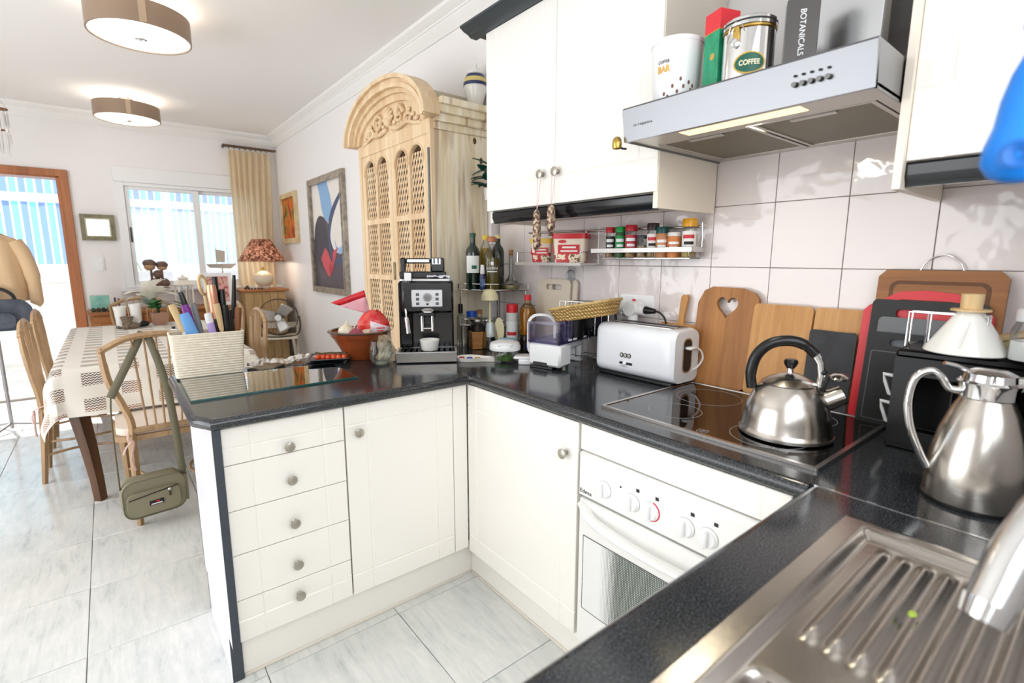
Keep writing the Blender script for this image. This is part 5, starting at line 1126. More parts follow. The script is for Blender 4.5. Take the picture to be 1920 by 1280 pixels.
for k in range(6):
    for s_ in (-1, 1): part('stalk', MB().tube([(-.055+.022*k, 0, .031), (-.055+.022*k+.004, s_*.008, .032), (-.055+.022*k, s_*.014, .026)], .0016, 5), M_vine, t)
# glass sheet
t = thing('glass_board', 'flat sheet of greenish glass on the peninsula', 'glass board', (.43, 1.96, CT+.0005))
part('sheet', MB().prism([(-.268, -.175), (.262, -.178), (.272, .128), (-.262, .185)], 0, .0055), glass('sheet_glass', '#dcefea', .01, 2.6), t)
part('edge', MB().prism([[(-.2685, -.1755), (.2625, -.1785), (.2725, .1285), (-.2625, .1855)], [(-.266, -.173), (.260, -.176), (.27, .126), (-.26, .183)]], .0002, .0056), mat('glass_edge_green', '#2f6a66', .1, trans=.3), t)
# crumpled foil
m = MB(); random.seed(5)
m.grid(lambda u, v: (-.135+.27*u, -.03+.06*v+.012*math.sin(u*11), .003+.020*random.random()*(1 if 0 < v < 1 else .3)+.012*math.sin(u*6)**2), 22, 6)
t = solo('foil_sheet', m, mat('crumpled_foil', '#d4d0ca', .25, .85), 'crumpled foil sheet along the back edge of the peninsula', 'foil', (.545, 2.225, CT+.001), math.radians(6), smooth=False)
mo = t.modifiers.new('thick', 'SOLIDIFY'); mo.thickness = .0008
# ------------------------------------------------------------------ utensil basket
KX, KY, KW, KD, KH = .272, 2.195, .215, .115, .158
t = thing('utensil_basket', 'cream woven basket full of kitchen utensils', 'basket', (KX, KY, CT+.0065), math.radians(-3))
M_bk = mat('cream_cord', '#f1e8d6', .8, col2='#e7dac2', scale=60)
rows = 17; m = MB(); vs = []; fs = []; base = rrect(-KW/2, KW/2, -KD/2, KD/2, .012, 3); n = len(base); prof = []
for r in range(rows):
    for q in range(3): prof.append((r+q/3, .0036*math.sin(PI*(q+.5)/3)))
prof.append((rows, 0))
for k, (r, d_) in enumerate(prof):
    z = KH*r/rows; sc = 1+.10*(z/KH)
    for a, b_ in base: vs.append((a*sc+math.copysign(d_, a), b_*sc+math.copysign(d_, b_), z))
for (sc, z) in ((1.05, KH), (.955, .008)):
    for a, b_ in base: vs.append((a*sc, b_*sc*.97, z))
K = len(prof)+2
for k in range(K-1): fs += [(k*n+i, k*n+(i+1) % n, (k+1)*n+(i+1) % n, (k+1)*n+i) for i in range(n)]
fs += [tuple(range(n))[::-1], tuple((K-1)*n+i for i in range(n))]
part('woven_body', m.add(vs, fs), M_bk, t)
part('rim', MB().tube([(a*1.10, b_*1.10, KH) for a, b_ in base], .004, 8, True), M_bk, t)
def utensil(name, lab, x, z, bx, pieces, cat='utensil', yo=0.):
    """leaning utensil; top at world x,z, foot at bx in the basket; pieces = (from, to, r0, r1, material, flat, name) along its length"""
    top = Vector((x, KY+.01+yo, z)); ft = Vector((bx, KY+yo*.6, CT+.022)); d = top-ft; L = d.length
    M = Matrix.Translation(ft) @ d.to_track_quat('Z', 'Y').to_matrix().to_4x4()
    o = tag(link(name, None), lab, cat, 'utensils in the woven basket'); o.matrix_world = M
    for (a, b_, r0, r1, mm, flat, pn) in pieces:
        k = 6; part(pn, MB().tube([(0, 0, L*(a+(b_-a)*i/k)) for i in range(k+1)], [ (r0+(r1-r0)*i/k)*(1 if 0 < i < k else .86) for i in range(k+1)], 14, flat=flat), mm, o)
    return o, L
M_bw = wood('pale_beech', '#e3cba0', '#c7a26a', 2, 14, .6); M_brw = wood('brown_handle', '#9a6236', '#6d3f1e', 2, 14, .5); M_cop = mat('rose_copper', '#d9a084', .25, .7)
M_sky = mat('sky_blue_silicone', '#6fa9e6', .45); M_pur = mat('purple_plastic', '#7b2a8c', .35); M_gr = mat('grey_plastic', '#7d8084', .5)
utensil('wooden_spatula', 'pale wooden spatula leaning out at the left of the basket', .170, 1.155, .245, [(0, .62, .006, .009, M_white, .5, 'shaft'), (.6, 1, .010, .013, M_bw, .5, 'handle')], yo=-.03)
utensil('blue_spatula', 'sky blue rounded spatula in the basket', .205, 1.122, .262, [(0, .5, .006, .008, M_gr, .6, 'shaft'), (.42, 1, .022, .017, M_sky, .35, 'blade')], yo=-.035)
utensil('purple_spatula', 'purple-handled utensil with a black tip in the basket', .203, 1.198, .262, [(0, .5, .006, .008, M_pur, .6, 'shaft'), (.45, .84, .013, .014, M_pur, .6, 'handle'), (.82, 1, .012, .009, M_black, .6, 'tip')], yo=.0)
utensil('grey_whisk', 'grey-handled utensil beside the purple one', .240, 1.155, .275, [(0, .6, .005, .006, M_steel, 1, 'shaft'), (.55, 1, .011, .011, M_gr, .8, 'handle')], yo=.01)
utensil('copper_roller', 'utensil with a fat rose copper handle in the basket', .300, 1.222, .315, [(0, .64, .006, .008, M_black, .7, 'shaft'), (.6, 1, .017, .017, M_cop, 1, 'handle')], yo=-.02)
o, L = utensil('loop_spoon', 'pale wooden utensil with a looped end in the basket', .282, 1.19, .305, [(0, 1, .0065, .0075, M_bw, .7, 'shaft')], yo=.02)
part('loop', MB().tube([(.023*math.cos(a), 0, L+.03+.036*math.sin(a)) for a in [2*PI*i/22 for i in range(22)]], .0055, 8, True), M_bw, o)
utensil('black_ladle', 'tall black plastic handle at the back of the basket', .322, 1.25, .320, [(0, .55, .007, .009, M_black, .7, 'shaft'), (.5, 1, .018, .021, M_black, .55, 'handle')], yo=.03)
utensil('black_turner', 'second black plastic handle beside the tall one', .342, 1.202, .335, [(0, .6, .007, .009, M_black, .7, 'shaft'), (.5, 1, .016, .015, M_black, .7, 'handle')], yo=.02)
utensil('kitchen_knife', 'slim black knife handle at the right of the basket', .386, 1.256, .355, [(0, .55, .012, .012, M_steel, .1, 'blade'), (.52, 1, .011, .007, M_black, .6, 'handle')], cat='knife', yo=.01)
utensil('wooden_fork', 'pale wooden fork in the middle of the basket', .310, 1.152, .335, [(0, .6, .006, .005, M_bw, .7, 'shaft'), (.58, 1, .009, .013, M_bw, .5, 'head')], yo=-.04)
for k, (x, z, bx, lab) in enumerate(((.338, 1.145, .345, 'riveted black handle left of centre in the basket'), (.352, 1.125, .352, 'riveted black handle in the right of the basket'), (.325, 1.10, .34, 'lowest riveted black handle in the basket'), (.362, 1.10, .36, 'rightmost riveted black handle in the basket'))):
    o, L = utensil('steak_knife', lab, x, z, bx, [(0, .6, .010, .010, M_steel, .1, 'blade'), (.5, 1, .012, .014, M_black, .7, 'handle')], cat='knife', yo=-.03+.012*k)
    part('rivet', MB().cyl((0, -.0085, L*.85), (0, .0085, L*.85), .003, n=10), M_chrome, o)
utensil('brown_brush', 'brown wooden handle at the right rim of the basket', .384, 1.132, .362, [(0, .55, .006, .008, M_black, .8, 'shaft'), (.5, 1, .010, .014, M_brw, .8, 'handle')], yo=-.025)
utensil('pastry_brush', 'white and lilac pastry brush low in the basket', .278, 1.118, .312, [(0, .7, .007, .010, mat('cyan_plastic', '#5fb4e0', .4), .6, 'handle'), (.6, .85, .013, .013, mat('lilac_plastic', '#b9a2dc', .4), .5, 'band'), (.83, 1, .014, .012, M_white, .5, 'bristles')], yo=-.04)
o, L = utensil('hook_tool', 'thin black hooked tool at the left of the basket', .180, 1.14, .25, [(0, 1, .0035, .0035, M_black, 1, 'rod')], yo=.02)
part('hook', MB().tube([(.012-.012*math.cos(a), 0, L+.012*math.sin(a)) for a in [PI*i/8*1.2 for i in range(9)]], .0035, 7), M_black, o)
# ------------------------------------------------------------------ carved pine armoire
def m_pine(name, a, b, dark):
    g = G(name); n = g.node('TexNoise', Vector=g.obj((1, 1, .05)), Scale=26., Detail=5., Distortion=.5); n2 = g.node('TexNoise', Vector=g.obj((1, 1, .07)), Scale=11., Detail=4., Distortion=1.2)
    base = g.ramp(n, [(.4, b), (.6, a)]); st = g.ramp(n2, [(.52, '#000000'), (.62, '#ffffff')])
    mx = g.node('Mix', {'data_type': 'RGBA'}, i0=g.math('MULTIPLY', st, .55)); g.put(mx.inputs[6], base); mx.inputs[7].default_value = lin(dark)
    g.set(Base_Color=mx.outputs[2], Roughness=.6); g.bump(n, .15, .003); return g.m
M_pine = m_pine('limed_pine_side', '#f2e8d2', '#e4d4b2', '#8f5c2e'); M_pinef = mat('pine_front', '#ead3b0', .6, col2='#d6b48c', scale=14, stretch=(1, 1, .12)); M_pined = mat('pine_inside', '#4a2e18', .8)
AX, AY0, AY1, AYc = 1.303, 2.262, 3.15, 2.706
t = thing('pine_armoire', 'tall limed pine armoire with arched carved pediment and lattice doors', 'armoire', (1.47, AYc, 0))
part('side', MB().box(AX, 1.645, AY0, AY0+.02, .0, 1.95, .002), M_pine, t, True)
part('side', MB().box(AX, 1.645, AY1-.02, AY1, .0, 1.95, .002), M_pine, t, True)
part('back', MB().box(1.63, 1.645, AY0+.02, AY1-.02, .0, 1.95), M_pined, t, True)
part('plinth', MB().box(AX-.012, 1.645, AY0-.008, AY1+.012, 0, .1, .004), M_pinef, t, True)
part('stile', MB().box(AX-.004, AX+.02, AY0-.002, AY0+.035, .1, 1.95, .002), M_pinef, t, True)
part('stile', MB().box(AX-.004, AX+.02, AY1-.035, AY1, .1, 1.95, .002), M_pinef, t, True)
part('hinge_post', MB().cyl((AX-.008, AY0+.012, 1.0), (AX-.008, AY0+.012, 1.86), .006, n=10), mat('hinge_grey', '#6b6f70', .4, .6), t, True)
for k in range(3): part('knot', MB().ball((AX+(.03, .26, .30)[k], AY0-.0004, (1.305, 1.925, 1.83)[k]), .011, (1, .06, 1.5)), mat('knot_brown', '#5a3a1c', .6), t, True)
def clipseg(p, d, u0, u1, v0, v1):
    ta, tb = -9, 9
    for q, dd, lo, hi in ((p[0], d[0], u0, u1), (p[1], d[1], v0, v1)):
        if abs(dd) < 1e-9: continue
        a, b_ = (lo-q)/dd, (hi-q)/dd
        if a > b_: a, b_ = b_, a
        ta, tb = max(ta, a), min(tb, b_)
    return (ta, tb) if tb-ta > .004 else None
def lattice(u0, u1, v0, v1, M):
    m = MB()
    for ang, dz in ((66, .0), (114, -.004)):
        d = (math.cos(math.radians(ang)), math.sin(math.radians(ang))); nrm = (-d[1], d[0]); pit = .027
        for k in range(-40, 41):
            c = ((u0+u1)/2+nrm[0]*pit*k, (v0+v1)/2+nrm[1]*pit*k); s_ = clipseg(c, d, u0, u1, v0, v1)
            if not s_: continue
            T = basis((c[0]+d[0]*s_[0], c[1]+d[1]*s_[0], dz), (d[0], d[1], 0), (nrm[0], nrm[1], 0), (0, 0, 1))
            m.box(0, s_[1]-s_[0], -.0048, .0048, -.004, 0, 0, M @ T)
    return m
for s_ in (0, 1):
    y1 = AYc-.001 if s_ == 0 else AY1-.036; y0 = AY0+.036 if s_ == 0 else AYc+.001
    W_ = y1-y0; M = FX(AX, y1, 0)
    cols = [(.045, W_/2-.014), (W_/2+.014, W_-.045)]; rows_ = [(.90, 1.195), (1.225, 1.525), (1.555, 1.86)]
    loops = [[(0, .11), (W_, .11), (W_, 1.93), (0, 1.93)]]
    for c0, c1 in cols:
        for r0, r1 in rows_:
            if r1 > 1.8: loops.append([(c0, r0), (c1, r0), (c1, r1-.035)]+arc((c0+c1)/2, r1-.035, (c1-c0)/2, 0, 180, 10)[1:-1]+[(c0, r1-.035)])
            else: loops.append([(c0, r0), (c1, r0), (c1, r1), (c0, r1)])
    d_ = part('door', MB().prism(loops, -.02, 0, M), M_pinef, t, True)
    for c0, c1 in cols:
        for r0, r1 in rows_:
            part('lattice', lattice(c0-.004, c1+.004, r0-.004, r1+.004, M @ Matrix.Translation((0, 0, -.008))), M_pinef, d_, True, kind='stuff', smooth=False)
            if r1 > 1.8:
                part('arch_bead', MB().tube([(u, v, .002) for u, v in arc((c0+c1)/2, r1-.035, (c1-c0)/2+.006, -10, 190, 16)], .005, 7, M=M), M_pinef, d_, True)
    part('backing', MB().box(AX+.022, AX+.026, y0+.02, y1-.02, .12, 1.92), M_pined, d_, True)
part('lock_plate', MB().box(AX-.006, AX-.001, AYc-.012, AYc+.012, 1.20, 1.30, .002), mat('lock_brass', '#9c8a62', .4, .8), t, True)
# entablature and arched pediment
Z0 = 1.945
part('frieze', MB().box(AX-.006, AX+.02, AY0, AY1, 1.93, 2.0, .003), M_pinef, t, True)
def archband(r_in, r_out, x0, x1, h=1., n=40):
    """band of a flattened arch in the y,z plane, extruded along x"""
    H = .47; rise = .226
    P = lambda k: [(AYc+(H+k)*math.cos(a), 2.0+(rise+k)*math.sin(a)) for a in [PI*i/n for i in range(n+1)]]
    o_, i_ = P(r_out), P(r_in); m = MB(); vs = []; fs = []; k = len(o_)
    for x in (x0, x1): vs += [(x, y, z) for y, z in o_]+[(x, y, z) for y, z in i_]
    for i in range(k-1):
        fs += [(i, i+1, k+i+1, k+i), (2*k+i, 3*k+i, 3*k+i+1, 2*k+i+1), (i, 2*k+i, 2*k+i+1, i+1), (k+i, k+i+1, 3*k+i+1, 3*k+i)]
    fs += [(0, k, 3*k, 2*k), (k-1, 3*k-1, 4*k-1, 2*k-1)]
    return m.add(vs, [f[::-1] for f in fs])
part('arch_moulding', archband(.024, .044, AX-.075, AX+.014), M_pinef, t, True)
part('arch_moulding', archband(.004, .025, AX-.055, AX+.014), M_pinef, t, True)
part('arch_moulding', archband(-.018, .005, AX-.062, AX+.014), M_pinef, t, True)
part('arch_moulding', archband(-.040, -.017, AX-.035, AX+.014), M_pinef, t, True)
part('arch_moulding', archband(-.075, -.039, AX-.018, AX+.014), M_pinef, t, True)
m = MB(); ty = [(AYc+.42*math.cos(a), 1.985+.19*math.sin(a)) for a in [PI*i/30 for i in range(31)]]
part('tympanum', MB().prism([(-y, z) for y, z in ty], -.03, .0, FX(AX+.0)), M_pinef, t, True)
part('roof', archband(-.03, .004, AX+.012, 1.645), mat('pine_roof', '#b3a78c', .7), t, True)
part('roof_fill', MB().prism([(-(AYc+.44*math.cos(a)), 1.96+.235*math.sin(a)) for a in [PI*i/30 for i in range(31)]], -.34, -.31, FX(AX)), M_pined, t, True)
# carved spray: scrolls, leaves and a central flower, one carving
m = MB()
def spiral(cy, cz, r, turns, s_, r0=.011):
    return [(AX-.008-.004*math.sin(i*.7), cy+s_*r*(1-i/30)*math.cos(i/30*turns*2*PI), cz+r*(1-i/30)*math.sin(i/30*turns*2*PI)) for i in range(30)]
for s_ in (-1, 1):
    m.tube(spiral(AYc+s_*.13, 2.075, .05, 1.6, s_), [.013*(1-.6*i/30) for i in range(30)], 8)
    m.tube(spiral(AYc+s_*.235, 2.035, .034, 1.5, -s_), [.010*(1-.6*i/30) for i in range(30)], 8)
    m.tube(bez([(AX-.008, AYc+s_*.02, 2.03), (AX-.012, AYc+s_*.12, 2.012), (AX-.01, AYc+s_*.22, 2.022), (AX-.008, AYc+s_*.31, 2.0), (AX-.006, AYc+s_*.36, 1.995)], 6), [.012]*6+[.010]*18+[.004], 8)
    for k in range(7): m.ball((AX-.008, AYc+s_*(.07+.042*k), 2.05+.03*math.sin(k*1.9)), .014, (.7, 1.3, .8), 10)
for k in range(7):
    a = math.radians(20+140*k/6); m.tube([(AX-.006, AYc, 2.06), (AX-.016, AYc+.04*math.cos(a), 2.06+.05*math.sin(a)), (AX-.008, AYc+.06*math.cos(a), 2.06+.08*math.sin(a))], [.008, .014, .003], 8)
m.ball((AX-.012, AYc, 2.06), .026, (.8, 1, 1), 14)
part('carving', m, M_pinef, t, True, kind='stuff')
for z0, z1, e in ((1.95, 1.985, .012), (1.984, 2.02, .035), (2.019, 2.055, .06), (2.054, 2.085, .08)):
    part('cornice_step', MB().box(AX+.016, 1.645, AY0-e, AY0+.03, z0, z1, .004), M_pine, t, True)
    part('cornice_step', MB().box(AX+.016, 1.645, AY1-.03, AY1+e, z0, z1, .004), M_pine, t, True)
# painted vase on the armoire and a houseplant beside it
t = thing('painted_jar', 'white jar with blue and yellow bands on top of the armoire', 'jar', (1.586, 2.285, 2.0855))
part('body', MB().lathe([(0, 0), (.03, 0), (.05, .03), (.072, .09), (.075, .125), (.068, .15), (.055, .165), (.05, .17), (0, .17)], 32), M_cer, t)
part('yellow_band', MB().lathe([(.0748, .128), (.0756, .128), (.070, .150), (.069, .150)], 32), mat('band_yellow', '#d9c67a', .4), t)
for z0, z1, r0, r1 in ((.112, .128, .0752, .0756), (.150, .168, .069, .054)): part('blue_band', MB().lathe([(r0, z0), (r0+.001, z0), (r1+.001, z1), (r1, z1)], 32), mat('band_navy', '#2c3560', .4), t)
part('lid', MB().lathe([(.05, .17), (.054, .172), (.05, .185), (.025, .20), (.01, .205), (.014, .215), (.01, .225), (0, .227)], 28), M_cer, t); t.scale = (.8, .8, 1)
t = thing('hanging_plant', 'dark green leafy houseplant beside the armoire', 'plant', (1.60, 2.175, 1.62))
M_lf = mat('dark_leaf', '#17533a', .3, col2='#0e3a2a', scale=20)
part('pot', MB().lathe([(0, 0), (.03, 0), (.036, .06), (.033, .06), (.028, .004), (0, .004)], 20), M_cer, t)
part('bracket', MB().tube([(.0, .0, .03), (.05, .0, .03), (.085, .0, .03)], .004, 8), M_blackm, t)
def leaf(L, w_):
    m = MB(); k = 8
    return m.grid(lambda u, v: (w_*math.sin(PI*min(1, v*.98+.02))**.8*(u-.5)*2*.5, L*v, .35*L*v*v*-.6+.15*w_*abs(u-.5)), 4, k)
random.seed(21)
for k in range(10):
    o = part('leaf', leaf(.10, .05), M_lf, t); o.location = (-.01, -.01, .06+.012*k); o.rotation_euler = (math.radians(30-18*(k % 3)), .3*((k % 4)-1.5), 1.57+.55*((k % 4)-1.5)); o.modifiers.new('t', 'SOLIDIFY').thickness = .0015
part('stem', MB().tube([(0, 0, .005), (-.005, -.004, .10), (-.015, -.01, .17)], .003, 6), M_lf, t)
# ------------------------------------------------------------------ dining table, cloth and chairs
M_ch = wood('chair_oak', '#bb9a74', '#8c6c4a', 2, 9, .45); M_tl = wood('table_walnut', '#6a4426', '#432714', 2, 6, .4)
TX0, TX1, TY0, TY1, TZ = -.265, .665, 3.40, 5.46, .752
t = thing('dining_table', 'long dining table with dark curved legs under the patterned cloth', 'table', (.2, 4.43, 0))
part('top', MB().box(TX0+.006, TX1-.006, TY0+.006, TY1-.006, TZ-.03, TZ-.003, .004), M_tl, t, True)
for x in (TX0+.115, TX1-.115):
    for y in (TY0+.05, TY1-.05):
        s_ = -1 if x < .2 else 1
        part('leg', MB().tube([(x+s_*.02, y, .70), (x+s_*.045, y, .60), (x+s_*.04, y, .48), (x+s_*.02, y, .30), (x+s_*.005, y, .12), (x, y, .0)], [.05, .05, .044, .037, .031, .029], 4), M_tl, t, True, sharp=30)
part('apron', MB().box(TX0+.1, TX1-.1, TY0+.04, TY0+.06, .62, TZ-.03).box(TX0+.1, TX1-.1, TY1-.06, TY1-.04, .62, TZ-.03).box(TX0+.10, TX0+.12, TY0+.05, TY1-.05, .62, TZ-.03).box(TX1-.12, TX1-.10, TY0+.05, TY1-.05, .62, TZ-.03), M_tl, t, True)
def m_cloth():
    g = G('patterned_tablecloth'); uv = g.node('UVMap'); s = g.node('SeparateXYZ', i0=uv)
    fu = g.math('FRACT', g.math('DIVIDE', s.outputs[0], .16)); row = g.math('FLOOR', g.math('DIVIDE', s.outputs[0], .16))
    fv = g.math('FRACT', g.math('ADD', g.math('DIVIDE', s.outputs[1], .135), g.math('MULTIPLY', row, .5)))
    blk_ = g.math('MULTIPLY', g.math('LESS_THAN', fu, .55), g.math('LESS_THAN', fv, .5))
    zig = g.math('PINGPONG', s.outputs[0], .008); st = g.math('FRACT', g.math('MULTIPLY', g.math('ADD', s.outputs[1], zig), 75.)); line = g.math('LESS_THAN', st, .55)
    n = g.node('TexNoise', Vector=uv, Scale=3.); ink = g.ramp(n, [(.45, '#6f605c'), (.58, '#a87a64')])
    mx = g.node('Mix', {'data_type': 'RGBA'}, i0=g.math('MULTIPLY', g.math('MULTIPLY', blk_, line), 1.)); mx.inputs[6].default_value = lin('#ece7dd'); g.put(mx.inputs[7], ink)
    g.set(Base_Color=mx.outputs[2], Roughness=.85); g.bump(g.node('TexNoise', Vector=uv, Scale=260.), .15, .002); return g.m
m = MB(); UV = []; DR = .25; nu, nv = 64, 96
def clothp(a, b_):
    dx = max(TX0-a, 0, a-TX1); dy = max(TY0-b_, 0, b_-TY1); cx = min(max(a, TX0), TX1); cy = min(max(b_, TY0), TY1)
    r = math.hypot(dx, dy)
    if r < 1e-9: return (a, b_, TZ+.001+.0006*math.sin(a*31)*math.sin(b_*23))
    ux = (-1 if a < TX0 else 1)*dx/r; uy = (-1 if b_ < TY0 else 1)*dy/r
    ph = a*17+b_*15; fl = .012+min(r, .3)*.10+.014*math.sin(ph)*min(1, r/.1)+(.035*min(1, r/.2) if dx > 0 and dy > 0 else 0)
    return (cx+ux*fl, cy+uy*fl, TZ-r*.985)
vs = []
for j in range(nv+1):
    for i in range(nu+1):
        a = TX0-DR+(TX1-TX0+2*DR)*i/nu; b_ = TY0-DR+(TY1-TY0+2*DR)*j/nv; vs.append(clothp(a, b_)); UV.append((a, b_))
m.add(vs, [(j*(nu+1)+i, j*(nu+1)+i+1, (j+1)*(nu+1)+i+1, (j+1)*(nu+1)+i) for j in range(nv) for i in range(nu)])
tc_ = solo('tablecloth', m, m_cloth(), 'cream tablecloth with brown woven blocks draped over the table', 'tablecloth', sharp=80)
ul = tc_.data.uv_layers.new(name='UVMap')
for lp in tc_.data.loops: ul.data[lp.index].uv = UV[lp.vertex_index]
def chair(label, loc, rz, cushion='#ded0bb', tie=True):
    t = thing('dining_chair', label, 'chair', loc, rz, 'shield-back dining chairs')
    part('seat', MB().prism(rrect(-.21, .21, -.19, .22, .07, 5), .425, .452), M_ch, t)
    part('cushion', MB().prism(rrect(-.20, .20, -.175, .215, .08, 6), .453, .488), mat('cushion_'+cushion[1:], cushion, .9, bump=.3, scale=40), t, sharp=60)
    for s_ in (-1, 1):
        part('back_leg', MB().tube([(s_*.14, -.19, .44), (s_*.142, -.20, .25), (s_*.148, -.225, .0)], [.019, .018, .014], 4), M_ch, t, sharp=30)
        part('front_leg', MB().tube([(s_*.175, .18, .43), (s_*.172, .18, .2), (s_*.168, .185, .0)], [.024, .019, .014], 4), M_ch, t, sharp=30)
        part('back_stile', MB().tube(bez([(s_*.14, -.19, .43), (s_*.135, -.195, .52), (s_*.16, -.205, .62), (s_*.20, -.215, .74), (s_*.212, -.222, .84), (s_*.215, -.225, .905)], 5), [.016]*20+[.014]*6, 4), M_ch, t, sharp=30)
        part('side_stretcher', MB().tube(bez([(s_*.145, -.205, .17), (s_*.10, -.02, .175), (s_*.168, .18, .17)], 6), .008, 8), M_ch, t)
        if tie:
            part('cushion_tie', MB().tube(bez([(s_*.15, -.17, .47), (s_*.155, -.225, .45), (s_*.135, -.225, .43), (s_*.15, -.23, .35), (s_*.14, -.23, .29)], 5), .006, 6, flat=.6).tube(bez([(s_*.14, -.225, .44), (s_*.165, -.235, .415), (s_*.18, -.232, .38)], 5), .006, 6, flat=.6), mat('tie_pink', '#e2c2ba', .9), t)
    part('top_rail', MB().tube(bez([(-.222, -.225, .885), (-.19, -.226, .908), (-.11, -.228, .945), (0, -.23, .957), (.11, -.228, .945), (.19, -.226, .908), (.222, -.225, .885)], 6), .015, 4, flat=1.), M_ch, t, sharp=30)
    part('bottom_rail', MB().box(-.135, .135, -.205, -.182, .468, .494, .004), M_ch, t)
    for k in range(5): part('spindle', MB().tube([(-.072+.036*k, -.193, .48), (-.085+.0425*k, -.208, .70), (-.098+.049*k, -.225, .945)], [.0045, .0052, .0045], 8), M_ch, t)
    return t
chair('dining chair with pale cushion at the near end of the table, bag on its back', (.155, 3.205, 0), 0, '#e9d9cb')
chair('dining chair nearest the camera on the left side of the table', (-.185, 4.06, 0), -PI/2, '#e4d2c6')
chair('second dining chair on the left side, nearer the door', (-.19, 4.78, 0), -PI/2, '#d9c6ae')
chair('dining chair at the far end of the table by the sideboard', (.21, 5.52, 0), PI, tie=False)
chair('dining chair on the right side of the table behind the basket', (.60, 3.98, 0), PI/2, tie=False)
chair('far dining chair on the right side of the table', (.60, 4.72, 0), PI/2, tie=False)
# shoulder bag on the near chair
t = thing('shoulder_bag', 'olive shoulder bag with a long strap hanging on the chair', 'bag', (.072, 2.945, .075), math.radians(7))
M_ol = mat('olive_nylon', '#8d8870', .75, bump=.2, scale=300); M_ol2 = mat('olive_strap', '#77735f', .85); M_zip = mat('zip_dark', '#2c2820', .6)
part('main', MB().prism(rrect(-.128, .128, 0, .185, .05, 6), -.045, .045, FY(0)), M_ol, t, sharp=60)
part('pocket', MB().prism(rrect(-.116, .10, .016, .132, .036, 6), .045, .065, FY(0)), M_ol, t, sharp=60)
part('piping', MB().tube([(a, -.046, b_) for a, b_ in rrect(-.128, .128, 0, .185, .05, 6)], .003, 6, True), M_ol2, t)
part('zip', MB().tube([(-.108, -.0655, .104), (0, -.0665, .118), (.094, -.0655, .129)], .0028, 6), M_zip, t)
part('side_pocket', MB().prism(rrect(-.04, .04, .015, .15, .03, 5), 0, .016, basis((.126, 0, 0), (0, 1, 0), (0, 0, 1), (1, 0, 0))), M_ol, t, sharp=60)
part('zip_pull', MB().box(.052, .06, -.073, -.068, .082, .112, .002), mat('leather_brown', '#4a2c1e', .6), t)
part('zip_slider', MB().ball((.056, -.070, .117), .008, (1, .6, 1)), M_chrome, t)
p_ = part('badge', MB().box(-.03, .03, -.0685, -.064, .056, .08, .003), M_blackm, t)
part('badge_mark', MB().box(-.004, .010, -.0692, -.0683, .069, .077), red, p_)
part('badge_print', MB().box(-.024, .022, -.0692, -.0683, .060, .065), M_white, p_)
def ribbon(pts, w_, m_, name, parent, wd=(1, 0, 0)):
    P_ = bez(pts, 6); W_ = Vector(wd).normalized()*w_/2; k = MB()
    k.add([tuple(p+W_*q) for p in P_ for q in (-1, 1)], [(2*i, 2*i+1, 2*i+3, 2*i+2) for i in range(len(P_)-1)])
    o = part(name, k, m_, parent, sharp=80); o.modifiers.new('t', 'SOLIDIFY').thickness = .003; return o
ribbon([(.13, -.005, .14), (.122, .0, .38), (.105, .01, .62), (.065, .03, .84), (.045, .055, .892)], .034, M_ol2, 'strap', t)
ribbon([(.04, .06, .893), (-.01, .035, .80), (-.075, .02, .68), (-.118, .01, .60)], .034, M_ol2, 'strap', t, (.85, 0, -.45))
ribbon([(-.118, .012, .60), (-.125, .012, .50), (-.128, .01, .30), (-.13, -.005, .15)], .016, M_ol2, 'strap', t, (.4, 1, 0))
# things on the table
t = thing('boot_vase', 'pair of ceramic cowboy boots, one brown and one white, on the table', 'vase', (.11, 5.12, TZ+.0025), math.radians(15))
def boot(dx, dy, m_, top, h, nm):
    part(nm, MB().lathe([(.03, .0), (.033, .02), (.034, .05), (.040, h*.75), (.046, h), (.042, h), (.034, .06), (.0, .05)], 24, c=(dx, dy, .015)), top, t)
    part(nm+'_foot', MB().ball((dx+.035, dy-.01, .026), .03, (1.75, .95, .85)), m_, t)
    part(nm+'_heel', MB().box(dx-.032, dx-.005, dy-.025, dy+.025, 0, .022, .003), m_, t)
M_sn = mat('snakeskin_brown', '#5d4c40', .6, col2='#8d7c6a', scale=60); boot(-.03, -.03, M_sn, M_sn, .085, 'brown_boot'); boot(.055, .035, M_blackm, M_cer, .18, 'white_boot'); boot(-.045, .06, M_sn, M_cer, .165, 'tall_boot')
t = thing('flower_pot', 'white poinsettia in a square copper pot on the table', 'potted plant', (.315, 5.27, TZ+.0025), math.radians(8))
part('pot', shell(rrect(-.045, .045, -.045, .045, .006), rrect(-.056, .056, -.056, .056, .006), .105, .008), mat('copper_pot', '#b98d7a', .3, .4), t)
part('soil', MB().box(-.048, .048, -.048, .048, .085, .092), mat('soil', '#2a1d14', .9), t)
part('stem', MB().tube([(0, 0, .09), (-.01, 0, .16), (-.03, .0, .21)], .006, 7).tube([(0, 0, .09), (.02, .01, .17)], .005, 7), M_lf, t)
def petal(L, w_): return MB().grid(lambda u, v: (w_*math.sin(PI*min(1, v*.97+.03))**.7*(u-.5), L*v, .25*L*math.sin(v*2.2)+.1*w_*abs(u-.5)), 4, 7)
M_pe = mat('petal_white', '#fbf8ee', .6, transl=.3); M_lg = mat('plant_green', '#3f8a32', .4, col2='#2a6a28', scale=20)
pm = petal(.19, .11).mesh('petal', M_pe, 80); lm_ = petal(.19, .10).mesh('leaf', M_lg, 80)
for k in range(14):
    o = link('petal', pm, t, (-.05+.02*(k % 3), .0, .22+.008*k), (math.radians(10-11*(k % 4)), .0, k*2.4)); 
for k in range(9): link('leaf', lm_, t, (.0, 0, .13+.008*k), (math.radians(8-16*(k % 3)), 0, k*2.1+.6))
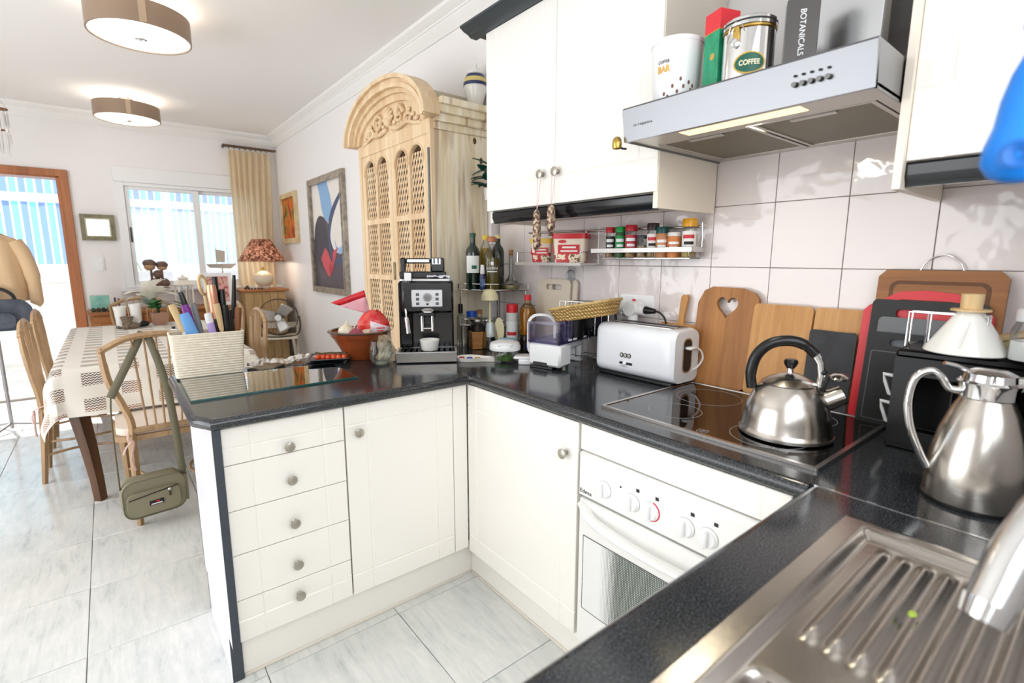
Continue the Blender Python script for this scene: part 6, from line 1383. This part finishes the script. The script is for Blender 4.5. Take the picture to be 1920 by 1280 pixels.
# little things at the near end of the table
for k, (x, y, c_, lab) in enumerate(((.20, 4.50, '#d9a06a', 'small orange trinket on the tablecloth'), (.235, 4.46, '#d8c489', 'small yellow trinket on the tablecloth'), (.16, 4.56, '#6a5030', 'small dark trinket on the tablecloth'))):
    solo('trinket', MB().lathe([(0, 0), (.016, 0), (.02, .008), (.016, .02), (.006, .028), (0, .03)], 14), mat('trinket_'+c_[1:], c_, .5), lab, 'trinket', (x, y, TZ+.0025), group='trinkets on the tablecloth')
t = thing('white_bottle', 'small white bottle with black cap on the tablecloth', 'bottle', (.33, 4.25, TZ+.0025)); part('body', MB().lathe([(0, 0), (.022, 0), (.024, .004), (.024, .06), (.014, .072), (0, .073)], 18), M_white, t); part('cap', MB().lathe([(0, .072), (.011, .072), (.011, .09), (0, .091)], 14), M_black, t)
# ------------------------------------------------------------------ ceiling lamps
M_shade = mat('bronze_silk', '#9c8672', .4, .3); M_diff = mat('lamp_diffuser', '#fff6e8', .5, emit=2.2)
for k, (x, y) in enumerate(((.272, 3.565), (.276, 5.66))):
    t = thing('ceiling_lamp', ['large bronze drum ceiling lamp nearer the kitchen', 'bronze drum ceiling lamp above the far end of the table'][k], 'ceiling lamp', (x, y, 2.50), group='drum ceiling lamps')
    part('shade', MB().lathe([(.228, .0), (.236, 0), (.236, .115), (.228, .115), (.228, 0)], 56), M_shade, t)
    part('diffuser', MB().lathe([(0, -.004), (.2, -.002), (.227, .006), (.227, .010), (0, .006)], 56), M_diff, t)
    part('finial', MB().lathe([(0, -.016), (.022, -.015), (.029, -.009), (.029, -.004), (0, -.003)], 24), M_chrome, t)
    part('stem', MB().lathe([(0, .0), (.008, .0), (.008, .18), (0, .18)], 12), M_chrome, t)
    part('ceiling_plate', MB().lathe([(0, .155), (.05, .155), (.055, .165), (.055, .18), (0, .18)], 28), M_chrome, t)
    part('seam', MB().box(-.016, .016, -.2375, -.2345, .002, .113), mat('seam_light', '#c2a98f', .4, .3), t)
    for a in range(3): part('spoke', MB().tube([(0, 0, .10), (.228*math.cos(a*2.1), .228*math.sin(a*2.1), .10)], .003, 6), M_chrome, t)
    light('ceiling_bulb', 'POINT', (x, y, 2.585), 7, (1, .9, .78), .06)
t = thing('wind_chime', 'metal tube wind chime hanging in the far left corner', 'wind chime', (-.545, 6.0, 2.30))
part('hook', MB().tube([(0, 0, .30), (0, 0, .378)], .0015, 6), M_blackm, t)
part('top_disc', MB().cyl((0, 0, .215), (0, 0, .225), .045, n=20), M_brw, t)
for k in range(6):
    a = k*PI/3; x, y = .036*math.cos(a), .036*math.sin(a)
    part('tube', MB().cyl((x, y, -.05-.02*k), (x, y, .19), .006, n=10), M_chrome, t); part('cord', MB().tube([(x, y, .19), (x, y, .215)], .0008, 5), M_blackm, t); 
part('clapper', MB().cyl((0, 0, .05), (0, 0, .06), .016, n=14), M_brw, t)
for k in range(3): part('cord', MB().tube([(.04*math.cos(k*2.1), .04*math.sin(k*2.1), .225), (0, 0, .30)], .0008, 5), M_blackm, t)
# ------------------------------------------------------------------ pictures on the right wall
def framed(name, lab, y0, y1, z0, z1, fw_, m_f, depth=.035):
    t = thing(name, lab, 'painting', (FXW, (y0+y1)/2, z0)); W_, H_ = y1-y0, z1-z0
    M = FX(FXW, y1, z0)
    part('frame', MB().prism([[(0, 0), (W_, 0), (W_, H_), (0, H_)], [(fw_, fw_), (fw_, H_-fw_), (W_-fw_, H_-fw_), (W_-fw_, fw_)]], .002, depth, M), m_f, t, True)
    part('frame_bead', MB().prism([[(fw_*.75, fw_*.75), (W_-fw_*.75, fw_*.75), (W_-fw_*.75, H_-fw_*.75), (fw_*.75, H_-fw_*.75)], [(fw_*1.15, fw_*1.15), (fw_*1.15, H_-fw_*1.15), (W_-fw_*1.15, H_-fw_*1.15), (W_-fw_*1.15, fw_*1.15)]], depth-.012, depth+.004, M), m_f, t, True)
    return t, M, W_, H_
t, M, W_, H_ = framed('framed_painting', 'tall abstract painting in grey, blue and red with a silver frame', 4.30, 5.235, .995, 2.068, .05, mat('frame_silver', '#b7ab9b', .4, .3, col2='#8a7f72', scale=20))
def pic(parent, M, W_, H_, pts, col, lv, nm='paint_area'):
    return part(nm, MB().prism([(u*W_, v*H_) for u, v in pts], .006+lv*.0004, .0064+lv*.0004, M), mat('paint_'+col[1:], col, .6), parent, True)
part('canvas', MB().box(.04, W_-.04, .04, H_-.04, .003, .006, 0, M), mat('canvas_cream', '#efe9e2', .7), t, True)
def sm(pts, n=8): return [(p.x, p.y) for p in bez([(a, b_, 0) for a, b_ in pts], n)]
pic(t, M, W_, H_, [(.05, .04), (.95, .04), (.95, .42)]+sm([(.95, .42), (.80, .36), (.66, .36), (.56, .44), (.5, .60), (.38, .66), (.24, .66), (.12, .60), (.06, .48)])[1:]+[(.05, .45)], '#5b5158', 0)
pic(t, M, W_, H_, sm([(.24, .95), (.30, .84), (.34, .72), (.42, .64), (.50, .62), (.60, .66), (.62, .78), (.52, .95)]), '#8fb4dc', 1)
pic(t, M, W_, H_, sm([(.08, .45), (.10, .58), (.22, .67), (.36, .66), (.44, .56), (.50, .42), (.62, .30), (.5, .18), (.3, .2), (.12, .3)]), '#4a434b', 2)
pic(t, M, W_, H_, sm([(.94, .84), (.74, .72), (.60, .60), (.54, .46), (.60, .34), (.74, .30), (.94, .38), (.94, .33), (.72, .25), (.56, .28), (.48, .42), (.5, .58), (.62, .72), (.90, .86)]), '#4b5270', 3)
pic(t, M, W_, H_, sm([(.94, .40), (.80, .34), (.70, .38), (.66, .46), (.72, .40), (.82, .40), (.94, .47)]), '#9cc0e4', 4)
pic(t, M, W_, H_, [(.24, .30), (.38, .40), (.46, .36), (.56, .26), (.60, .36), (.74, .40), (.60, .24), (.46, .14), (.32, .22)], '#d0565c', 5)
pic(t, M, W_, H_, [(.50, .28), (.56, .22), (.62, .34), (.60, .22), (.50, .15), (.46, .2)], '#b33a44', 6)
t, M, W_, H_ = framed('framed_painting', 'small orange and green abstract painting in a cream frame', 5.67, 6.25, 1.488, 2.026, .045, mat('frame_cream', '#e6d5b0', .5, col2='#c9a876', scale=12), .03)
def m_abs():
    g = G('abstract_orange'); n = g.node('TexNoise', Vector=g.obj((1, 1.2, .8)), Scale=5., Detail=5., Distortion=1.5)
    g.set(Base_Color=g.ramp(n, [(.30, '#2f4a35'), (.42, '#c23e20'), (.52, '#d9802a'), (.60, '#5d7a35'), (.70, '#7a2a1c')]), Roughness=.6); g.bump(n, .3, .01); return g.m
part('canvas', MB().box(.04, W_-.04, .04, H_-.04, .003, .01, 0, M), m_abs(), t, True)
# small framed mirror and light switch on the far wall
t = thing('wall_mirror', 'small mirror in a wide olive grey frame beside the door', 'mirror', (-.02, FYW, 1.61))
M = FY(FYW, -.152, 1.492); W_, H_ = .262, .246
part('frame', MB().prism([[(0, 0), (W_, 0), (W_, H_), (0, H_)], [(.04, .04), (.04, H_-.04), (W_-.04, H_-.04), (W_-.04, .04)]], .002, .03, M), mat('frame_olive', '#8f8a70', .5, .2, col2='#6f6a52', scale=25), t, True)
part('glass', MB().box(.035, W_-.035, .035, H_-.035, .004, .01, 0, M), mat('mirror_glass', '#f4f4f4', .02, 1.), t, True)
part('inner_bead', MB().prism([[(.034, .034), (W_-.034, .034), (W_-.034, H_-.034), (.034, H_-.034)], [(.046, .046), (.046, H_-.046), (W_-.046, H_-.046), (W_-.046, .046)]], .02, .034, M), mat('frame_bead', '#b5b094', .4, .3), t, True)
t = thing('light_switch', 'white double light switch below the small mirror', 'switch', (-.055, FYW, 1.26))
part('plate', MB().prism(rrect(-.045, .045, -.07, .07, .008), 0, .010, FY(FYW, -.055, 1.262)), M_white, t, True)
part('rocker', MB().box(-.0, .036, .012, .062, .01, .015, .002, FY(FYW, -.055, 1.262)), M_white, t, True)
part('rocker', MB().box(-.036, .036, -.06, .0, .01, .015, .002, FY(FYW, -.055, 1.262)), M_white, t, True)
# ------------------------------------------------------------------ curtain
t = thing('curtain', 'beige sheer curtain at the right of the far window', 'curtain', (1.34, 6.33, .6))
M_cu = mat('sheer_beige', '#f3e4c8', .85, transl=.6)
def cur(u, v):
    x = 1.14+.41*u+.012*math.sin(v*3+u*5); return (x, 6.335+(.022+.012*(1-v))*math.sin(u*44+1.5*math.sin(v*4))+.004*math.sin(u*97), .55+1.93*v)
part('cloth', MB().grid(cur, 110, 16), M_cu, t, True, sharp=80)
part('rod', MB().tube([(1.10, 6.335, 2.522), (1.636, 6.335, 2.522)], .010, 12), mat('rod_bronze', '#6d5a48', .4, .6), t, True)
part('second_rod', MB().tube([(1.10, 6.39, 2.522), (1.636, 6.39, 2.522)], .008, 12), mat('rod_bronze', '#6d5a48', .4, .6), t, True)
part('bracket', MB().box(1.11, 1.125, 6.33, 6.438, 2.505, 2.535, .002), mat('rod_bronze', '#6d5a48', .4, .6), t, True)
for k in range(8): part('ring', MB().tube([(1.16+.053*k, 6.335+.018*math.cos(a), 2.512+.022*math.sin(a)) for a in [2*PI*i/12 for i in range(12)]], .003, 6, True), mat('rod_bronze', '#6d5a48', .4, .6), t, True)
# ------------------------------------------------------------------ sideboard and what stands on it
M_sb = wood('orange_pine', '#b4763c', '#8a5122', 0, 6, .4)
t = thing('sideboard', 'orange-brown wooden sideboard under the window', 'sideboard', (.42, 6.22, 0))
part('top', MB().box(-.185, 1.04, 5.985, 6.435, .80, .825, .006), M_sb, t, True)
part('body', MB().box(-.165, 1.02, 6.01, 6.43, .04, .80, .003), M_sb, t, True)
for k, x in enumerate((-.145, .245, .635)):
    d_ = part('door', MB().box(x, x+.37, 5.992, 6.01, .08, .78, .004), M_sb, t, True)
    part('raised_panel', MB().box(x+.06, x+.31, 5.984, 5.994, .14, .72, .008), M_sb, d_, True)
    part('ring_pull', MB().tube([(x+.315+.016*math.cos(a), 5.985, .66+.022*math.sin(a)) for a in [2*PI*i/14 for i in range(14)]], .004, 6, True), M_blackm, d_, True)
for x in (-.14, .99):
    for y in (6.03, 6.40): part('foot', MB().cyl((x, y, 0), (x, y, .045), .02, .025, 12), M_sb, t, True)
SBZ = .826
t = thing('desk_calendar', 'small turquoise spiral-bound desk calendar', 'calendar', (-.075, 6.15, SBZ), 0)
part('page', MB().box(-.075, .07, -.030, -.026, .012, .142, .001, Matrix.Rotation(-.14, 4, 'X')), mat('print_teal', '#6fb7ac', .6, col2='#a9d4c4', scale=12), t)
part('stand', MB().prism([(-.02, 0), (.03, 0), (.0, .14)], -.075, .07, basis((0, 0, 0), (0, 1, 0), (0, 0, 1), (1, 0, 0))), M_white, t)
for k in range(10): part('spiral', MB().tube([(-.068+.0148*k, .03+.008*math.cos(a), .142+.008*math.sin(a)) for a in [2*PI*i/8 for i in range(8)]], .0018, 5, True), M_blackm, t)
for k in range(2): solo('small_book', MB().box(-.008, .008, -.05, .05, 0, .12-.01*k, .001), mat('book_%d' % k, ('#3a3440', '#6a5a68')[k], .5), ['thin dark book standing beside the calendar', 'thin mauve book standing beside the calendar'][k], 'book', (.035+.028*k, 6.16, SBZ), group='thin books by the calendar')
random.seed(4)
for k in range(7):
    x = -.13+.036*k; c_ = ('#3f4a34', '#57452f', '#2b2620', '#6b6a4e', '#4a3a2c', '#39402f', '#5a4a3a')[k]
    solo('pine_cone', MB().lathe([(0, 0), (.012, .002), (.019, .012), (.018, .024), (.010, .036), (0, .042)], 12), mat('cone_'+c_[1:], c_, .7, bump=.8, scale=120), ['mossy green cone, leftmost on the sideboard', 'brown cone, second from the left on the sideboard', 'near-black cone in front of the calendar', 'pale olive cone in the middle of the row', 'dark brown cone right of the pale olive one', 'dark olive cone in front of the thin books', 'tan cone, rightmost of the row on the sideboard'][k], 'cone', (x, 6.035+.012*(k % 2), SBZ), group='cones along the sideboard edge')
t = thing('lantern', 'white house-shaped candle lantern on the sideboard', 'lantern', (.60, 6.13, SBZ), math.radians(10))
M_lan = mat('lantern_white', '#eae4da', .6)
for x in (-.06, .06):
    for y in (-.06, .06): part('post', MB().box(x-.008, x+.008, y-.008, y+.008, .02, .23, .002), M_lan, t)
for s_ in (-1, 1): part('bar', MB().box(-.004, .004, s_*.06-.004, s_*.06+.004, .02, .23, .001), M_lan, t)
part('base', MB().box(-.08, .08, -.08, .08, 0, .022, .003), M_lan, t)
part('roof', MB().lathe([(.115, .225), (.118, .232), (.062, .275), (.05, .278), (0, .28)], 4, Matrix.Rotation(PI/4, 4, 'Z')), M_lan, t, sharp=20)
part('roof_cap', MB().lathe([(.045, .278), (.06, .29), (.058, .296), (.012, .318), (.008, .33), (0, .33)], 4, Matrix.Rotation(PI/4, 4, 'Z')), M_lan, t, sharp=20)
for s_ in (-1, 1): part('pane', MB().box(-.052, .052, s_*.058-.001, s_*.058+.001, .024, .226), M_clear, t)
part('candle', MB().cyl((0, 0, .023), (0, 0, .11), .025, n=16), mat('candle_cream', '#efe6d0', .6), t)
t = thing('photo_frame', 'white photo frame with a pink picture on the sideboard', 'photo frame', (.905, 6.12, SBZ), rot=(math.radians(-8), 0, math.radians(-6)))
part('frame', MB().prism([[(-.135, 0), (.135, 0), (.135, .34), (-.135, .34)], [(-.1, .035), (-.1, .305), (.1, .305), (.1, .035)]], 0, .022, FY(0)), M_white, t)
def m_pink():
    g = G('pink_print'); n = g.node('TexNoise', Vector=g.obj(), Scale=11., Distortion=2.); g.set(Base_Color=g.ramp(n, [(.38, '#a8404a'), (.5, '#e2a898'), (.62, '#d8b8b4')]), Roughness=.5); return g.m
part('picture', MB().box(-.105, .105, -.010, -.004, .03, .31), m_pink(), t)
part('strut', MB().box(-.02, .02, .0, .09, 0, .004), M_white, t)
# brown figurine with big round hats on the sill
t = thing('brown_figurine', 'cluster of brown round-headed wooden figures on the window sill', 'figurine', (.40, 6.33, 1.0185))
M_fb = mat('figure_brown', '#6d5347', .5); M_ft = mat('figure_tan', '#b08d6c', .5)
for x, y, z, r, sc, m_, nm in ((-.055, -.01, .25, .058, (1, .9, .75), M_fb, 'hat'), (.05, .01, .235, .056, (1, .9, .7), M_fb, 'hat'), (-.055, -.02, .215, .05, (1, .9, .75), M_ft, 'head'), (.05, .0, .205, .045, (1, .9, .6), M_ft, 'head'), (.01, -.02, .14, .042, (1.1, .9, 1.05), M_fb, 'head'), (-.06, -.03, .03, .038, (1, 1, .9), M_ft, 'head'), (-.01, .0, .05, .055, (1.2, .8, 1), M_fb, 'body'), (.06, .0, .05, .045, (1, .8, 1.1), M_fb, 'body')):
    part(nm, MB().ball((x, y, z), r, sc), m_, t)
for x in (-.045, .045): part('neck', MB().cyl((x, 0, .05), (x, 0, .22), .012, .01, 10), M_fb, t)
part('base', MB().box(-.10, .10, -.05, .05, 0, .012, .004), M_fb, t)
t = thing('model_ship', 'grey model sailing ship by the window', 'model ship', (1.0, 6.36, 1.0185))
M_sh = mat('ship_grey', '#a9a49c', .6)
part('hull', MB().prism([(-.15, .24), (-.12, .20), (.08, .19), (.13, .23), (.14, .245)], -.02, .02, FY(0)), M_sh, t)
part('sail', MB().prism([(-.05, .26), (.03, .26), (.04, .38), (-.05, .40)], -.002, .002, FY(0)), mat('sail_cloth', '#c9c2b4', .8), t)
for x in (-.05, .06): part('mast', MB().cyl((x, 0, .2), (x, 0, .43), .003, n=8), M_sh, t)
part('stand', MB().cyl((0, 0, 0), (0, 0, .195), .006, n=10).box(-.06, .06, -.03, .03, 0, .008, .002), M_sh, t)
# ------------------------------------------------------------------ lamp table with lamp
t = thing('lamp_table', 'tall pine corner cabinet with an orange wooden top', 'cabinet', (1.36, 6.2, 0))
part('top', MB().box(1.10, 1.57, 5.94, 6.26, .965, .99, .005), wood('top_orange', '#b9763e', '#8d5226', 0, 6, .4), t, True)
M_cp = wood('cabinet_pine', '#c9a878', '#a8834f', 2, 6, .6)
part('body', MB().box(1.13, 1.54, 5.97, 6.25, .05, .962, .003), M_cp, t, True)
for k in range(5): part('plank', MB().box(1.135+.081*k, 1.213+.081*k, 5.958, 5.971, .08, .94, .003), M_cp, t, True)
for x in (1.15, 1.52): part('foot', MB().box(x-.02, x+.02, 5.98, 6.02, 0, .06, .003), M_cp, t, True)
t = thing('table_lamp', 'cream table lamp with a floral pleated shade, lit', 'lamp', (1.345, 6.06, .991))
part('base', MB().lathe([(0, 0), (.05, 0), (.055, .015), (.045, .03), (.07, .05), (.10, .09), (.105, .12), (.09, .155), (.05, .18), (.022, .195), (0, .196)], 32), mat('lamp_cream', '#e4d6bd', .4), t)
part('neck', MB().lathe([(0, .195), (.018, .195), (.016, .22), (.012, .235), (0, .235)], 16), M_gold2, t)
def m_floral():
    g = G('floral_shade'); v = g.node('TexNoise', Vector=g.obj(), Scale=32., Detail=4., Distortion=1.2)
    r = g.ramp(v, [(.40, '#3f2a1c'), (.48, '#8f5a44'), (.56, '#c48a70'), (.66, '#dcb79c')]); g.set(Base_Color=r, Roughness=.8)
    tr = g.node('BsdfTranslucent', Color=r); g.put(g.out.inputs[0], g.node('MixShader', i0=.2, i1=g.b, i2=tr)); return g.m
m = MB(); N = 72; vs = []; fs = []
for i in range(N):
    a = 2*PI*i/N; k = 1+.012*(i % 2)
    for r, z in ((.235*k, .30), (.165*k, .42), (.092*k, .535)): vs.append((r*math.cos(a), r*math.sin(a), z))
for i in range(N):
    j = (i+1) % N
    for q in range(2): fs.append((i*3+q, j*3+q, j*3+q+1, i*3+q+1))
s_ = part('shade', m.add(vs, fs), m_floral(), t, sharp=80)
part('shade_trim', MB().tube([(.236*math.cos(a), .236*math.sin(a), .30) for a in [2*PI*i/40 for i in range(40)]], .004, 6, True), M_brw, s_)
part('harp', MB().tube([(0, 0, .235), (0, 0, .50)], .003, 6).tube([(-.09, 0, .50), (.09, 0, .50)], .002, 6), M_gold2, t)
part('bulb', MB().ball((0, 0, .36), .03, (1, 1, 1.2)), mat('warm_bulb', '#ffdca8', .5, emit=8), t)
light('table_lamp_bulb', 'POINT', (1.345, 6.06, 1.33), 6.5, (1, .85, .66), .04)
for k, (x, c_, lab) in enumerate(((1.155, '#3a3430', 'small dark toy car on the lamp table'), (1.215, '#d9d4cc', 'small white toy car on the lamp table'), (1.285, '#b9a6a2', 'small grey and red toy car on the lamp table'))):
    t = thing('toy_car', lab, 'toy car', (x, 5.975, .991), 0, 'toy cars under the lamp')
    part('body', MB().box(-.026, .026, -.016, .016, .008, .026, .004), mat('toy_'+c_[1:], c_, .3), t); part('cabin', MB().box(-.014, .016, -.014, .014, .026, .042, .005), mat('toy_'+c_[1:], c_, .3), t)
    for dx in (-.016, .016):
        for dy in (-.017, .017): part('wheel', MB().cyl((dx, dy-.003, .008), (dx, dy+.003, .008), .008, n=12), M_blackm, t)
# ------------------------------------------------------------------ folding chair with fan
t = thing('folding_chair', 'white wooden folding chair holding the fan', 'chair', (1.375, 5.70, 0), math.radians(-20))
M_fc = mat('chair_offwhite', '#e2d8c6', .6)
for k in range(4): part('seat_slat', MB().box(-.19, .19, -.16+.085*k, -.16+.085*k+.07, .485, .502, .004), M_fc, t)
for s_ in (-1, 1):
    part('leg', MB().tube([(s_*.17, -.18, 0), (s_*.17, .04, .30), (s_*.17, .20, .49), (s_*.17, .25, .62)], .015, 4), M_fc, t); part('leg', MB().tube([(s_*.15, .22, 0), (s_*.15, .02, .28), (s_*.15, -.15, .485)], .015, 4), M_fc, t)
part('crossbar', MB().box(-.17, .17, -.10, -.08, .10, .125, .003), M_fc, t); part('crossbar', MB().box(-.15, .15, .15, .17, .10, .125, .003), M_fc, t)
part('back_slat', MB().box(-.18, .18, .215, .232, .56, .62, .003), M_fc, t)
t = thing('desk_fan', 'round wire-cage metal fan on the folding chair', 'fan', (1.375, 5.67, .503), math.radians(-18))
FC = Vector((0, -.03, .205)); M_fw = mat('fan_wire', '#5d564f', .35, .8)
def fr(r, y, rr=.003, n=36): return MB().tube([(r*math.cos(a), y, FC.z+r*math.sin(a)) for a in [2*PI*i/n for i in range(n)]], rr, 6, True)
part('cage_ring', fr(.19, -.02, .006), M_fw, t); part('cage_ring', fr(.19, .05, .004), M_fw, t)
m = MB()
for k in range(28):
    a = 2*PI*k/28; m.tube([(.04*math.cos(a), -.085, FC.z+.04*math.sin(a)), (.14*math.cos(a), -.075, FC.z+.14*math.sin(a)), (.19*math.cos(a), -.02, FC.z+.19*math.sin(a)), (.15*math.cos(a), .075, FC.z+.15*math.sin(a)), (.05*math.cos(a), .08, FC.z+.05*math.sin(a))], .0009, 4)
part('cage_wires', m, M_fw, t, kind='stuff')
for k in range(3):
    M = Matrix.Translation((0, -.01, FC.z)) @ Matrix.Rotation(k*2*PI/3+.6, 4, 'Y') @ Matrix.Rotation(.35, 4, 'X')
    o = part('blade', MB().grid(lambda u, v: ((.05+.05*v)*(u-.4)*1.6*(1.1-.3*v), .02*(u-.5), .03+.135*v-.03*(u-.5)**2), 6, 6, M), mat('fan_blade', '#c6c2bd', .3, .5), t); o.modifiers.new('t', 'SOLIDIFY').thickness = .002
part('hub', MB().cyl((0, -.03, FC.z), (0, .01, FC.z), .03, n=18), mat('fan_blade', '#c6c2bd', .3, .5), t)
part('badge', MB().cyl((0, -.09, FC.z), (0, -.082, FC.z), .032, n=20), M_white, t); part('motor', MB().cyl((0, .02, FC.z), (0, .12, FC.z), .05, .045, 18), M_blackm, t)
part('stand', MB().tube(bez([(-.2, .02, .205), (-.205, .03, .1), (-.17, .02, .008), (-.05, -.1, .008), (.05, -.1, .008), (.17, .02, .008), (.205, .03, .1), (.2, .02, .205)], 5), .008, 8), M_fw, t)
# ------------------------------------------------------------------ clothes stand by the door
t = thing('clothes_stand', 'slim metal clothes stand in front of the open door', 'clothes stand', (-.69, 5.32, 0))
part('pole', MB().cyl((0, 0, .02), (0, 0, 1.68), .012, n=12), mat('stand_grey', '#a9a5a8', .4, .5), t)
part('hook', MB().tube(bez([(0, 0, 1.68), (.02, 0, 1.72), (.05, 0, 1.715), (.06, 0, 1.68)], 5), .006, 8), M_blackm, t)
for k in range(3): a = k*2.1; part('foot', MB().tube([(0, 0, .06), (.12*math.cos(a), .12*math.sin(a), .035), (.22*math.cos(a), .22*math.sin(a), .012)], .011, 8), mat('stand_grey', '#a9a5a8', .4, .5), t)
part('hanger_bar', MB().tube(bez([(-.19, 0, 1.44), (-.08, 0, 1.50), (0, 0, 1.525), (.08, 0, 1.50), (.19, 0, 1.44)], 5), .010, 8), M_brw, t)
t = thing('beige_jumper', 'beige knitted jumper hung on the clothes stand', 'jumper', (-.69, 5.32, 1.0))
M_kn = mat('beige_knit', '#d9b892', .95, bump=.5, scale=160)
def tor(u, v):
    a = 2*PI*u; z = .50*v; w_ = .215-.02*math.sin(v*3)+(-.13*((v-.86)/.14)**2 if v > .86 else 0); d_ = .085-.03*v
    return (w_*math.cos(a)*(1+.03*math.sin(a*5+v*7)), d_*math.sin(a)*(1+.22*math.sin(a*7+v*3)), z)
part('torso', MB().grid(tor, 40, 14), M_kn, t, sharp=80)
part('collar', MB().tube([(.075*math.cos(a), .05*math.sin(a), .505) for a in [2*PI*i/20 for i in range(20)]], .016, 8, True), M_kn, t)
for s_ in (-1, 1): part('sleeve', MB().tube(bez([(s_*.17, 0, .44), (s_*.215, -.01, .34), (s_*.245, -.02, .18), (s_*.25, -.03, .0), (s_*.24, -.03, -.03)], 5), [.05]*5+[.047]*6+[.04]*6+[.034]*4, 12), M_kn, t, sharp=80)
t = thing('dark_backpack', 'dark grey backpack hanging below the jumper', 'backpack', (-.66, 5.13, .80), math.radians(8))
M_dk = mat('dark_grey_nylon', '#3c424e', .7, col2='#565c68', scale=12, bump=.3)
part('body', MB().prism(rrect(-.2, .2, 0, .22, .08, 6), -.07, .07, FY(0)), M_dk, t, sharp=60)
part('pocket', MB().prism(rrect(-.12, .1, .02, .13, .04, 5), .07, .1, FY(0)), M_dk, t, sharp=60)
part('strap', MB().tube(bez([(.12, .0, .2), (.1, .04, .26), (.03, .09, .30), (-.06, .05, .26), (-.1, .0, .2)], 5), .012, 8), M_blackm, t)
